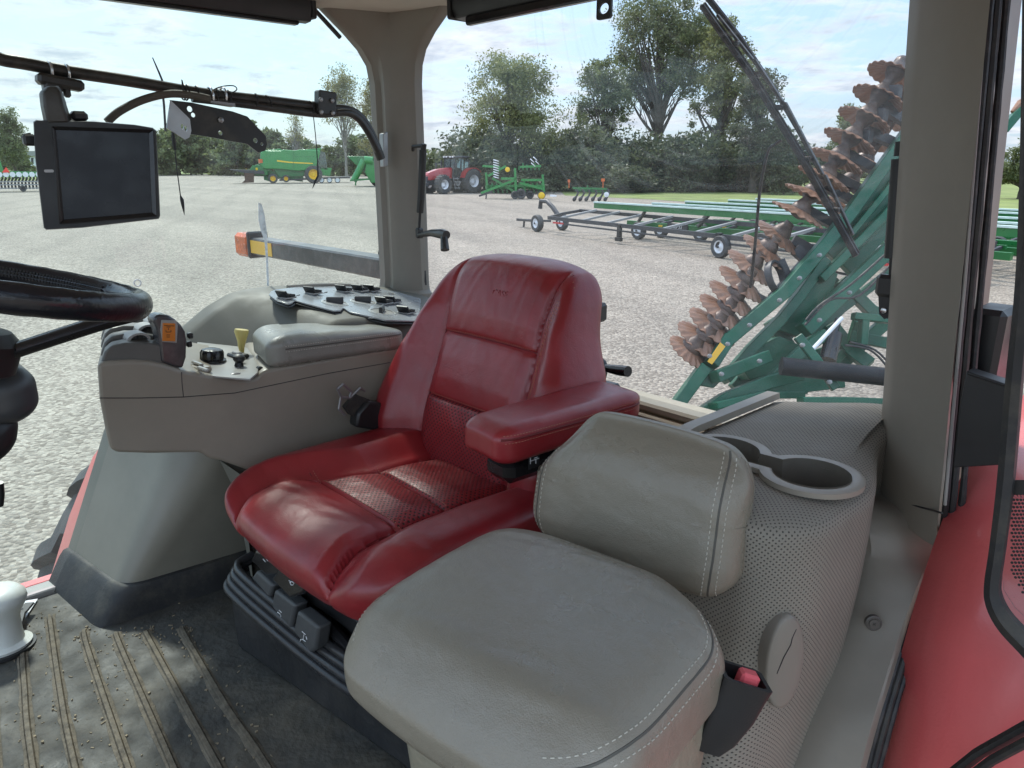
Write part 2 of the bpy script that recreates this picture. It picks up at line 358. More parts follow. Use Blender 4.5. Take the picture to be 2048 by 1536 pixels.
class MB:
    """collects faces and builds them as ONE mesh object"""
    def __init__(s): s.v = []; s.f = []; s.mi = []
    def add(s, vs, fs, mi=0):
        k = len(s.v); s.v += [tuple(p) for p in vs]
        s.f += [tuple(i + k for i in f) for f in fs]; s.mi += [mi] * len(fs)
        return s
    def box(s, c, size, rot=None, mi=0, bev=0.0):
        hx, hy, hz = [q / 2 for q in size]
        R = rot if rot is not None else Matrix.Identity(3)
        c = Vector(c)
        if bev <= 0 or bev >= min(hx, hy, hz):
            P = [(x, y, z) for x in (-hx, hx) for y in (-hy, hy) for z in (-hz, hz)]
            fs = [(0, 1, 3, 2), (4, 6, 7, 5), (0, 4, 5, 1), (2, 3, 7, 6), (0, 2, 6, 4), (1, 5, 7, 3)]
            return s.add([c + R @ Vector(p) for p in P], fs, mi)
        P = []; idx = {}
        for sx in (-1, 1):
            for sy in (-1, 1):
                for sz in (-1, 1):
                    for ax in range(3):
                        q = [sx * (hx - bev), sy * (hy - bev), sz * (hz - bev)]
                        q[ax] = (sx * hx, sy * hy, sz * hz)[ax]
                        idx[(sx, sy, sz, ax)] = len(P); P.append(tuple(q))
        fs = []
        for ax in range(3):
            for sg in (-1, 1):
                o1, o2 = [i for i in range(3) if i != ax]
                loop = []
                for a, b in ((-1, -1), (1, -1), (1, 1), (-1, 1)):
                    q = [0, 0, 0]; q[ax] = sg; q[o1] = a; q[o2] = b
                    loop.append(idx[(*q, ax)])
                fs.append(tuple(loop))
        for ax in range(3):
            o1, o2 = [i for i in range(3) if i != ax]
            for a in (-1, 1):
                for b in (-1, 1):
                    q = [0, 0, 0]; q[o1] = a; q[o2] = b
                    q1 = list(q); q1[ax] = -1; q2 = list(q); q2[ax] = 1
                    fs.append((idx[(*q1, o1)], idx[(*q2, o1)], idx[(*q2, o2)], idx[(*q1, o2)]))
        for sx in (-1, 1):
            for sy in (-1, 1):
                for sz in (-1, 1):
                    fs.append(tuple(idx[(sx, sy, sz, a)] for a in range(3)))
        return s.add([c + R @ Vector(p) for p in P], fs, mi)
    def prism(s, pts, d, mi=0):
        """extrude a closed 3D polygon by vector d"""
        n = len(pts); d = Vector(d)
        P = [Vector(p) for p in pts] + [Vector(p) + d for p in pts]
        fs = [tuple(range(n)), tuple(range(2 * n - 1, n - 1, -1))]
        fs += [(i, (i + 1) % n, n + (i + 1) % n, n + i) for i in range(n)]
        return s.add(P, fs, mi)
    def tube(s, pts, r, seg=10, cap=True, mi=0, flat=1.0):
        pts = [Vector(p) for p in pts]; n = len(pts)
        rs = r if isinstance(r, (list, tuple)) else [r] * n
        k = len(s.v); up = None
        for i, p in enumerate(pts):
            t = (pts[min(i + 1, n - 1)] - pts[max(i - 1, 0)])
            if t.length < 1e-9: t = Vector((0, 0, 1))
            t.normalize()
            if up is None:
                up = Vector((0, 0, 1)) if abs(t.z) < 0.9 else Vector((1, 0, 0))
            a = t.cross(up)
            if a.length < 1e-6: a = t.orthogonal()
            a.normalize(); b = a.cross(t).normalized(); up = b
            for j in range(seg):
                th = 2 * math.pi * j / seg
                s.v.append(tuple(p + a * math.cos(th) * rs[i] + b * math.sin(th) * rs[i] * flat))
        for i in range(n - 1):
            for j in range(seg):
                j2 = (j + 1) % seg
                s.f.append((k + i * seg + j, k + i * seg + j2, k + (i + 1) * seg + j2, k + (i + 1) * seg + j)); s.mi.append(mi)
        if cap:
            s.f.append(tuple(k + j for j in range(seg - 1, -1, -1))); s.mi.append(mi)
            s.f.append(tuple(k + (n - 1) * seg + j for j in range(seg))); s.mi.append(mi)
        return s
    def beam(s, p, q, w, h, up=(0, 0, 1), mi=0, bev=0.0):
        p = Vector(p); q = Vector(q); t = (q - p); L = t.length; t.normalize()
        u = Vector(up); a = t.cross(u)
        if a.length < 1e-6: a = t.orthogonal()
        a.normalize(); b = a.cross(t)
        R = Matrix((t, a, b)).transposed()
        return s.box((p + q) / 2, (L, w, h), R, mi, bev)
    def lathe(s, c, axis, prof, seg=24, mi=0, wave=None, cap=True):
        """prof: list of (radius, height along axis)"""
        ax = Vector(axis).normalized(); a = ax.orthogonal().normalized(); b = ax.cross(a); c = Vector(c)
        k = len(s.v); n = len(prof)
        for i, (r_, h) in enumerate(prof):
            for j in range(seg):
                th = 2 * math.pi * j / seg
                rr = r_; hh = h
                if wave: rr, hh = wave(i, th, r_, h)
                s.v.append(tuple(c + ax * hh + a * math.cos(th) * rr + b * math.sin(th) * rr))
        for i in range(n - 1):
            for j in range(seg):
                j2 = (j + 1) % seg
                s.f.append((k + i * seg + j, k + i * seg + j2, k + (i + 1) * seg + j2, k + (i + 1) * seg + j)); s.mi.append(mi)
        if cap and prof[0][0] > 1e-6: s.f.append(tuple(k + j for j in range(seg - 1, -1, -1))); s.mi.append(mi)
        if cap and prof[-1][0] > 1e-6: s.f.append(tuple(k + (n - 1) * seg + j for j in range(seg))); s.mi.append(mi)
        return s
    def loft(s, rings, mi=0, cap=True, closed=True):
        k = len(s.v); n = len(rings); m_ = len(rings[0])
        for r_ in rings: s.v += [tuple(p) for p in r_]
        for i in range(n - 1):
            for j in range(m_ if closed else m_ - 1):
                j2 = (j + 1) % m_
                s.f.append((k + i * m_ + j, k + i * m_ + j2, k + (i + 1) * m_ + j2, k + (i + 1) * m_ + j)); s.mi.append(mi)
        if cap and closed:
            s.f.append(tuple(k + j for j in range(m_ - 1, -1, -1))); s.mi.append(mi)
            s.f.append(tuple(k + (n - 1) * m_ + j for j in range(m_))); s.mi.append(mi)
        return s
    def build(s, name, material, parent=None, smooth=True, angle=35, label=None, bevel=0.0, world=True, segs=2, subd=0):
        me = bpy.data.meshes.new(name)
        me.from_pydata(s.v, [], s.f)
        mats = material if isinstance(material, (list, tuple)) else [material]
        if len(mats) > 1: me.polygons.foreach_set('material_index', s.mi)
        bm = bmesh.new(); bm.from_mesh(me)
        if subd: bmesh.ops.remove_doubles(bm, verts=bm.verts, dist=1e-5)
        bmesh.ops.recalc_face_normals(bm, faces=bm.faces)
        bm.to_mesh(me); bm.free()
        o = link_mesh(name, me, list(mats), parent, smooth, angle, label, world)
        if bevel > 0:
            b = o.modifiers.new('bevel', 'BEVEL'); b.width = bevel; b.segments = segs; b.limit_method = 'ANGLE'; b.angle_limit = rad(30)
            b.harden_normals = False
        if subd:
            q = o.modifiers.new('subd', 'SUBSURF'); q.levels = subd; q.render_levels = subd
        return o

class Multi:
    """several separate strands, each built as a part of its own"""
    def __init__(s): s.l = []
    def new(s): m_ = MB(); s.l.append(m_); return m_
    def tube(s, *a, **k): s.new().tube(*a, **k); return s
    def box(s, *a, **k): s.new().box(*a, **k); return s
    def build(s, *a, **k):
        for m_ in s.l:
            if m_.v: m_.build(*a, **k)
def tag(o, label, cat, group=None):
    o['label'] = label; o['category'] = cat
    if group: o['group'] = group
    return o

def sm(a, b, x):
    t = np.clip((x - a) / (b - a), 0, 1)
    return t * t * (3 - 2 * t)

def catmull(pts, n=8, closed=False):
    P = [Vector(p) for p in pts]; out = []; m_ = len(P)
    rng = range(m_) if closed else range(m_ - 1)
    for i in rng:
        p0 = P[(i - 1) % m_] if closed else P[max(i - 1, 0)]
        p1 = P[i]; p2 = P[(i + 1) % m_]
        p3 = P[(i + 2) % m_] if closed else P[min(i + 2, m_ - 1)]
        for k in range(n):
            t = k / n
            out.append(0.5 * ((2 * p1) + (p2 - p0) * t + (2 * p0 - 5 * p1 + 4 * p2 - p3) * t * t + (3 * p1 - p0 - 3 * p2 + p3) * t ** 3))
    if not closed: out.append(P[-1])
    return out

def rbox(size, radii, n=(40, 40, 20), fn=None):
    """rounded box as numpy verts, quads, per-face-corner UV in metres; fn deforms (x,y,z,param) arrays"""
    hx, hy, hz = size; rx, ry, rz = radii
    V = []; FQ = []; UV = []; off = 0
    H = np.array([hx, hy, hz]); R = np.array([rx, ry, rz])
    for ax in range(3):
        o1, o2 = [i for i in range(3) if i != ax]
        n1, n2 = n[o1], n[o2]
        for sg in (-1, 1):
            def warp(nn, h, r_):   # more points in the rounded rim
                t = np.linspace(-1, 1, nn + 1)
                return np.sign(t) * np.abs(t) ** 0.85 * h
            a = warp(n1, H[o1], R[o1]); b = warp(n2, H[o2], R[o2])
            A, B = np.meshgrid(a, b, indexing='ij')
            P = np.zeros((A.size, 3)); P[:, o1] = A.ravel(); P[:, o2] = B.ravel(); P[:, ax] = sg * H[ax]
            V.append(P)
            uv = np.stack([A.ravel(), B.ravel()], 1)
            i, j = np.meshgrid(np.arange(n1), np.arange(n2), indexing='ij')
            i = i.ravel(); j = j.ravel()
            q = np.stack([i * (n2 + 1) + j, (i + 1) * (n2 + 1) + j, (i + 1) * (n2 + 1) + j + 1, i * (n2 + 1) + j + 1], 1)
            if (sg > 0) != (ax != 1): q = q[:, ::-1]
            UV.append(uv[q.ravel()]); FQ.append(q + off); off += len(P)
    V = np.concatenate(V); FQ = np.concatenate(FQ); UV = np.concatenate(UV)
    src = V.copy()
    C = np.clip(V, -(H - R), H - R)
    D = (V - C) / R
    Ln = np.maximum(np.linalg.norm(D, axis=1, keepdims=True), 1e-9)
    D = D / Ln
    V = C + D * R
    if fn is not None: V = fn(V.copy(), src, D)
    return V, FQ, UV, src

def soft(name, size, radii, n, fn, M, material, parent, matfn=None, label=None, angle=60, holes=None):
    V, FQ, UV, src = rbox(size, radii, n, fn)
    if holes is not None:
        keep = ~holes(V[FQ].mean(axis=1))
        UV = UV.reshape(-1, 4, 2)[keep].reshape(-1, 2); FQ = FQ[keep]
    me = bpy.data.meshes.new(name)
    me.from_pydata([tuple(M @ Vector(p)) for p in V], [], [tuple(int(i) for i in f) for f in FQ])
    uvl = me.uv_layers.new(name='UVMap')
    uvl.data.foreach_set('uv', UV.ravel().astype(np.float32))
    if matfn is not None:
        fc = V[FQ].mean(axis=1); fs = src[FQ].mean(axis=1)
        me.polygons.foreach_set('material_index', np.asarray(matfn(fc, fs)).astype(np.int32))
    bm = bmesh.new(); bm.from_mesh(me)
    bmesh.ops.remove_doubles(bm, verts=bm.verts, dist=1e-5)
    bmesh.ops.recalc_face_normals(bm, faces=bm.faces)
    bm.to_mesh(me); bm.free()
    bvh = BVHTree.FromPolygons([v.co.copy() for v in me.vertices], [tuple(p.vertices) for p in me.polygons])
    o = link_mesh(name, me, material, parent, True, angle, label)
    return o, bvh

def drape(bvh, pts, d, lift=0.0, maxd=5.0):
    """drop points onto a surface along d (world space)"""
    d = Vector(d).normalized(); out = []
    for p in pts:
        h = bvh.ray_cast(Vector(p) - d * 0.5, d, maxd)
        if h[0] is not None: out.append(h[0] + h[1] * (lift if h[1].dot(d) < 0 else -lift))
    for _ in range(4):
        if len(out) > 4: out = [out[0]] + [(a + b * 2 + c) / 4 for a, b, c in zip(out, out[1:], out[2:])] + [out[-1]]
    return out

def resample(pts, step):
    out = [pts[0]]; acc = 0.0
    for a, b in zip(pts, pts[1:]):
        L = (b - a).length
        while acc + L >= step and L > 1e-9:
            a = a + (b - a) * ((step - acc) / L); out.append(a); L = (b - a).length; acc = 0.0
        acc += L
    return out

def stitches(mb, pts, step=0.007, r=0.0007):
    if isinstance(mb, Multi): mb = mb.new()
    if len(pts) < 3: return
    P = resample(pts, step / 2)
    for i in range(0, len(P) - 1, 2):
        mb.tube([P[i], P[i + 1]], r, 5)

def polydist(x, y, poly):
    d = np.full(x.shape, 1e9)
    for (x0, y0), (x1, y1) in zip(poly, poly[1:]):
        dx, dy = x1 - x0, y1 - y0
        t = np.clip(((x - x0) * dx + (y - y0) * dy) / (dx * dx + dy * dy + 1e-12), 0, 1)
        d = np.minimum(d, np.hypot(x - x0 - t * dx, y - y0 - t * dy))
    return d
def crease(d, w, depth): return -depth * np.exp(-(d / w) ** 2)
def rotz(a): return Matrix.Rotation(a, 3, 'Z')

def text_mesh(name, txt, size, M, material, parent, ext=0.0004):
    cu = bpy.data.curves.new(name, 'FONT'); cu.body = txt; cu.size = size; cu.extrude = ext; cu.align_x = 'CENTER'; cu.align_y = 'CENTER'
    o = bpy.data.objects.new(name, cu); COL.objects.link(o)
    dg = bpy.context.evaluated_depsgraph_get()
    me = bpy.data.meshes.new_from_object(o.evaluated_get(dg))
    bpy.data.objects.remove(o)
    me.transform(M)
    return link_mesh(name, me, material, parent, False)
def frame(origin, ex, ey):
    """4x4 with local x->ex, y->ey, z->ex x ey"""
    ex = Vector(ex).normalized(); ez = ex.cross(Vector(ey)).normalized(); ey = ez.cross(ex)
    M = Matrix.Identity(4)
    for i in range(3): M[i][0] = ex[i]; M[i][1] = ey[i]; M[i][2] = ez[i]; M[i][3] = origin[i]
    return M

def plate(name, outer, holes, th, M, material, parent, bevel=0.0, label=None):
    """flat plate with punched holes; outlines are 2D lists in the frame M, thickness along its z"""
    cu = bpy.data.curves.new(name, 'CURVE'); cu.dimensions = '2D'; cu.fill_mode = 'BOTH'; cu.extrude = th / 2
    for loop in [outer] + holes:
        sp = cu.splines.new('POLY'); sp.points.add(len(loop) - 1); sp.use_cyclic_u = True
        for q, (a, b) in zip(sp.points, loop): q.co = (a, b, 0, 1)
    o = bpy.data.objects.new(name, cu); COL.objects.link(o)
    dg = bpy.context.evaluated_depsgraph_get()
    me = bpy.data.meshes.new_from_object(o.evaluated_get(dg))
    bpy.data.objects.remove(o)
    me.transform(M)
    return link_mesh(name, me, material, parent, True, 30, label)
def circ(cx, cy, rx, ry=None, n=20): 
    ry = ry or rx
    return [(cx + rx * math.cos(2 * math.pi * i / n), cy + ry * math.sin(2 * math.pi * i / n)) for i in range(n)]
def local2(M, p): 
    q = M.inverted() @ Vector(p); return (q.x, q.y)
def aP(px, py, p0, nrm):
    d = ray(px, py); n_ = Vector(nrm); return d * (Vector(p0).dot(n_) / d.dot(n_))

# ================================================================= SETTING
def make_ground():
    mt = bpy.data.materials.new('gravel'); mt.use_nodes = True
    t, b = nodes_of(mt); L = t.links.new; N = t.nodes.new
    co = N('ShaderNodeTexCoord')
    v1 = N('ShaderNodeTexVoronoi'); v1.inputs['Scale'].default_value = 26; v1.inputs['Randomness'].default_value = 1
    v2 = N('ShaderNodeTexVoronoi'); v2.inputs['Scale'].default_value = 9
    L(co.outputs['Object'], v1.inputs['Vector']); L(co.outputs['Object'], v2.inputs['Vector'])
    r1 = N('ShaderNodeValToRGB'); e = r1.color_ramp
    e.elements[0].position = 0.0; e.elements[0].color = (0.185, 0.150, 0.115, 1)
    e.elements[1].position = 1.0; e.elements[1].color = (0.42, 0.360, 0.290, 1)
    k = e.elements.new(0.5); k.color = (0.285, 0.240, 0.192, 1)
    sp = N('ShaderNodeSeparateColor'); L(v1.outputs['Color'], sp.inputs[0]); L(sp.outputs[0], r1.inputs[0])
    big = N('ShaderNodeTexNoise'); big.inputs['Scale'].default_value = 0.16; big.inputs['Detail'].default_value = 7
    mp = N('ShaderNodeMapping'); mp.inputs['Rotation'].default_value = (0, 0, rad(40)); mp.inputs['Scale'].default_value = (0.25, 1.6, 1)
    L(co.outputs['Object'], mp.inputs[0]); L(mp.outputs[0], big.inputs['Vector'])
    mr = N('ShaderNodeMapRange'); mr.inputs[1].default_value = 0.3; mr.inputs[2].default_value = 0.7; mr.inputs[3].default_value = 0.80; mr.inputs[4].default_value = 1.12
    L(big.outputs['Fac'], mr.inputs[0])
    mid = N('ShaderNodeTexNoise'); mid.inputs['Scale'].default_value = 2.5; mid.inputs['Detail'].default_value = 8; mid.inputs['Roughness'].default_value = 0.7
    L(co.outputs['Object'], mid.inputs['Vector'])
    mr2 = N('ShaderNodeMapRange'); mr2.inputs[1].default_value = 0.3; mr2.inputs[2].default_value = 0.7; mr2.inputs[3].default_value = 0.85; mr2.inputs[4].default_value = 1.12
    L(mid.outputs['Fac'], mr2.inputs[0])
    wv = N('ShaderNodeTexWave'); wv.inputs['Scale'].default_value = .11; wv.inputs['Distortion'].default_value = 5; wv.inputs['Detail'].default_value = 3; wv.inputs['Detail Scale'].default_value = .5
    mpw = N('ShaderNodeMapping'); mpw.inputs['Rotation'].default_value = (0, 0, rad(-62)); L(co.outputs['Object'], mpw.inputs[0]); L(mpw.outputs[0], wv.inputs['Vector'])
    mrw = N('ShaderNodeMapRange'); mrw.inputs[1].default_value = .0; mrw.inputs[2].default_value = .35; mrw.inputs[3].default_value = .92; mrw.inputs[4].default_value = 1.03; L(wv.outputs['Fac'], mrw.inputs[0])
    mw = N('ShaderNodeMath'); mw.operation = 'MULTIPLY'; L(mr.outputs[0], mw.inputs[0]); L(mrw.outputs[0], mw.inputs[1])
    mm = N('ShaderNodeMath'); mm.operation = 'MULTIPLY'; L(mw.outputs[0], mm.inputs[0]); L(mr2.outputs[0], mm.inputs[1])
    sc = N('ShaderNodeVectorMath'); sc.operation = 'SCALE'; L(r1.outputs[0], sc.inputs[0]); L(mm.outputs[0], sc.inputs['Scale'])
    L(sc.outputs[0], b.inputs['Base Color']); b.inputs['Roughness'].default_value = 0.9
    b1 = N('ShaderNodeBump'); b1.invert = True; b1.inputs['Strength'].default_value = .8; b1.inputs['Distance'].default_value = 0.035; L(v1.outputs['Distance'], b1.inputs['Height'])
    b2 = N('ShaderNodeBump'); b2.inputs['Strength'].default_value = 0.6; b2.inputs['Distance'].default_value = 0.05; L(mid.outputs['Fac'], b2.inputs['Height']); L(b1.outputs[0], b2.inputs['Normal'])
    L(b2.outputs[0], b.inputs['Normal'])
    R = 1500
    o = MB().add([(-R, -R, GZ), (R, -R, GZ), (R, R, GZ), (-R, R, GZ)], [(0, 1, 2, 3)]).build('gravel_ground', mt, smooth=False)
    o['kind'] = 'structure'
make_ground()

M_grass = mat('grass_field', (0.16, 0.20, 0.05), 0.9, var=0.35, vscale=0.5, bump=0.8, bscale=8, dirt=0.5, dcol=(0.22, 0.21, 0.09), dscale=0.3)
def strip(name, pts, material, z=0.012):
    o = MB().add([(p[0], p[1], GZ + z) for p in pts], [tuple(range(len(pts)))]).build(name, material, smooth=False)
    o['kind'] = 'structure'
g_ = lambda px, py: tuple(gnd(px, py))[:2]
# grass beyond the yard: right side strip behind the trailers, and the far lawn at the left
strip('grass_verge', [g_(1130, 391), g_(1300, 399), g_(1600, 418), g_(1830, 425), g_(2300, 445), g_(2600, 372), g_(1900, 345), g_(1300, 350), g_(1090, 352)], M_grass)
strip('grass_field', [g_(-300, 363), g_(70, 361), g_(320, 349), g_(470, 348), g_(700, 349), g_(1080, 362), g_(1085, 333), g_(500, 331), g_(-600, 331)], M_grass, 0.016)

# ================================================================= TRACTOR CAB
cab = thing('tractor_cab', 'cab of a red tractor with grey pillars, large windows and a ribbed rubber floor', 'tractor cab', (-1.2, 0.6, FZ))

# --- floor with rubber mat
def make_floor():
    mb = MB()
    mb.box((-1.2, 0.45, FZ - 0.03), (1.62, 1.8, 0.06), bev=0.004)
    mb.build('floor_panel', M_dark, cab)
    mt = mat('floor_mat', (0.050, 0.048, 0.042), 0.68, bump=0.5, bscale=90, var=0.3, vscale=8, dirt=0.75, dcol=(0.16, 0.135, 0.095), dscale=2.9, rvar=0.15, bump2=0.4, b2scale=12)
    mr = mat('floor_rib_dirt', (0.12, 0.10, 0.072), 0.8, bump=0.8, bscale=160, var=0.5, vscale=60, dirt=0.75, dcol=(0.15, 0.12, 0.08), dscale=26)
    mb = MB()
    mb.box((-1.18, 0.43, FZ + 0.003), (1.56, 1.74, 0.010), bev=0.003)
    ribs = [[(-1.879, .190), (-1.62, .148), (-1.361, .111), (-.6, .03)], [(-1.86, .245), (-1.558, .198), (-1.308, .165), (-.6, .09)],
            [(-1.74, .288), (-1.656, .275), (-1.247, .233), (-.6, .17)], [(-1.68, .338), (-1.595, .328), (-1.191, .292), (-.6, .24)],
            [(-1.64, .39), (-1.585, .384), (-1.133, .350), (-.6, .31)], [(-1.60, .455), (-1.548, .448), (-1.272, .423), (-1.075, .413), (-.6, .37)],
            [(-1.90, .13), (-1.3, .05), (-.6, -.03)], [(-1.90, .07), (-1.3, -.01), (-.6, -.09)], [(-1.9, .01), (-1.3, -.07), (-.6, -.15)]]
    for rb in ribs:
        pts = catmull([(x, y, 0) for x, y in rb], 10)
        rings = []
        for i, p in enumerate(pts):
            w = 0.0062; 
            if i == 0 or i == len(pts) - 1: w = 0.003
            z0 = FZ + 0.008
            rings.append([(p.x, p.y - w, z0), (p.x, p.y - w * .6, z0 + .0055), (p.x, p.y + w * .6, z0 + .0055), (p.x, p.y + w, z0)])
        mb.loft(rings, 1)
        for sgn in (-1, 1):   # dirt packed along both sides of the rib
            rings = []
            for i, p in enumerate(pts):
                w = .003 + .004 * random.random()
                y = p.y + sgn * .0062
                rings.append([(p.x, y, z0), (p.x, y, z0 + .003), (p.x, y + sgn * w, z0 + .0012), (p.x, y + sgn * w, z0)])
            mb.loft(rings, 1)
    mb.build('floor_mat', [mt, mr], cab, angle=30)
    cr_ = MB()
    for _ in range(260):
        rb = random.choice(ribs[:6]); p = catmull([(x, y, 0) for x, y in rb], 6); q = random.choice(p[:-1])
        y = q.y + random.choice((-1, 1)) * (.010 + abs(random.gauss(0, .006))); x = q.x + random.uniform(-.03, .03)
        s = random.uniform(.0012, .0035)
        cr_.box((x, y, FZ + .008 + s / 2), (s * random.uniform(.6, 1.6), s * random.uniform(.6, 1.5), s), rotz(random.uniform(0, 3)))
    for _ in range(140):
        x = random.uniform(-1.9, -1.0); y = random.uniform(.05, .5); s = random.uniform(.001, .0025)
        cr_.box((x, y, FZ + .008 + s / 2), (s * random.uniform(1, 5), s, s * .8), rotz(random.uniform(0, 3)))
    o = cr_.build('floor_crumbs', mat('crumbs', (0.26, 0.21, 0.14), 0.9, var=0.4, vscale=40), cab, smooth=False)
    o['kind'] = 'stuff'
    sb = MB()
    sb.box((-2.0, .0, FZ + .006), (.05, 1.1, .02), bev=.003)
    sb.build('side_sill', M_ltgrey, cab)
    MB().box((-2.045, .0, FZ + .004), (.035, 1.2, .02), bev=.004).build('sill_strip', M_tred, cab)
make_floor()

# --- right fender housing inside the cab and its rubber boot
def make_housing():
    def ring(k, off=0.0, z=None):
        A = Vector((-2.02, .30 + .20 * k, 0)); B = Vector((-1.745 + .11 * k, .335 + .26 * k, 0)); C = Vector((-1.715 + .12 * k, .66 + .30 * k, 0)); D = Vector((-1.68 + .08 * k, 1.3, 0)); E_ = Vector((-2.02, 1.3, 0))
        rr = .035 + .10 * k
        pts = [A + Vector((0, -off, 0))]
        d1 = (A - B).normalized(); d2 = (C - B).normalized()
        for i in range(9):
            t = i / 8
            p = (B + d1 * rr) * (1 - t) ** 2 + B * 2 * t * (1 - t) + (B + d2 * rr) * t * t
            n_ = Vector((1, -1, 0)).normalized()
            pts.append(p + Vector((off * min(1, t * 2), -off * min(1, (1 - t) * 2), 0)))
        pts.append(C + Vector((off, 0, 0))); pts.append(D + Vector((off, 0, 0))); pts.append(E_)
        zz_ = FZ + .01 + .46 * k if z is None else z
        return [(p.x, p.y, zz_) for p in pts]
    rings = [ring(k) for k in np.linspace(0, 1, 14)]
    MB().loft(rings).build('fender_housing', M_housing, cab, angle=50)
    hs = []
    for z, o_ in ((FZ + .006, .026), (FZ + .03, .022), (FZ + .075, .016), (FZ + .088, .011), (FZ + .09, .004)):
        k = (z - FZ - .01) / .46
        hs.append(ring(max(0, k), o_, z))
    MB().loft(hs).build('rubber_boot', M_rubber, cab, angle=50)
make_housing()

# --- far (right rear) pillar
def make_far_pillar():
    rings = []
    for z, y0, x1, bulge in ((FZ, 1.25, -1.84, 0), (-.42, 1.262, -1.845, .012), (-.385, 1.268, -1.848, .010), (-.375, 1.285, -1.860, 0), (-.35, 1.290, -1.863, 0), (.0, 1.289, -1.864, 0), (.22, 1.287, -1.866, 0), (.27, 1.278, -1.86, 0), (.31, 1.25, -1.84, 0), (.35, 1.205, -1.795, 0), (.40, 1.14, -1.72, 0), (.46, 1.07, -1.64, 0)):
        b = bulge
        rings.append([(-1.99, y0, z), (-1.962, y0, z), (-1.950 + b, y0 + .012, z), (-1.925 + b, (y0 + 1.30) / 2, z), (-1.90 + b, 1.305 - b, z), ((x1 - 1.89) / 2, 1.335 - b, z), (x1 - .008, 1.348 - b, z), (x1, 1.358, z), (x1, 1.385, z), (-1.99, 1.385, z)])
    MB().loft(rings).build('rear_pillar', M_pillar, cab, angle=32, label='far grey corner pillar that flares into the headliner')
    # black gaskets beside it
    mb = MB()
    mb.tube([aX(741, 95, -1.975), aX(747, 150, -1.975), aX(757, 300, -1.975), aX(768, 480, -1.975), aX(771, 570, -1.975)], .006, 6)
    mb.tube([(-1.975, 1.19, .335), (-1.975, 1.10, .41)], .006, 6)
    mb.tube([aY(826, 100, 1.372), aY(824, 130, 1.372), aY(836, 300, 1.372), aY(845, 480, 1.372), aY(850, 570, 1.372)], .006, 6)
    mb.build('gasket', M_seal, cab)
make_far_pillar()

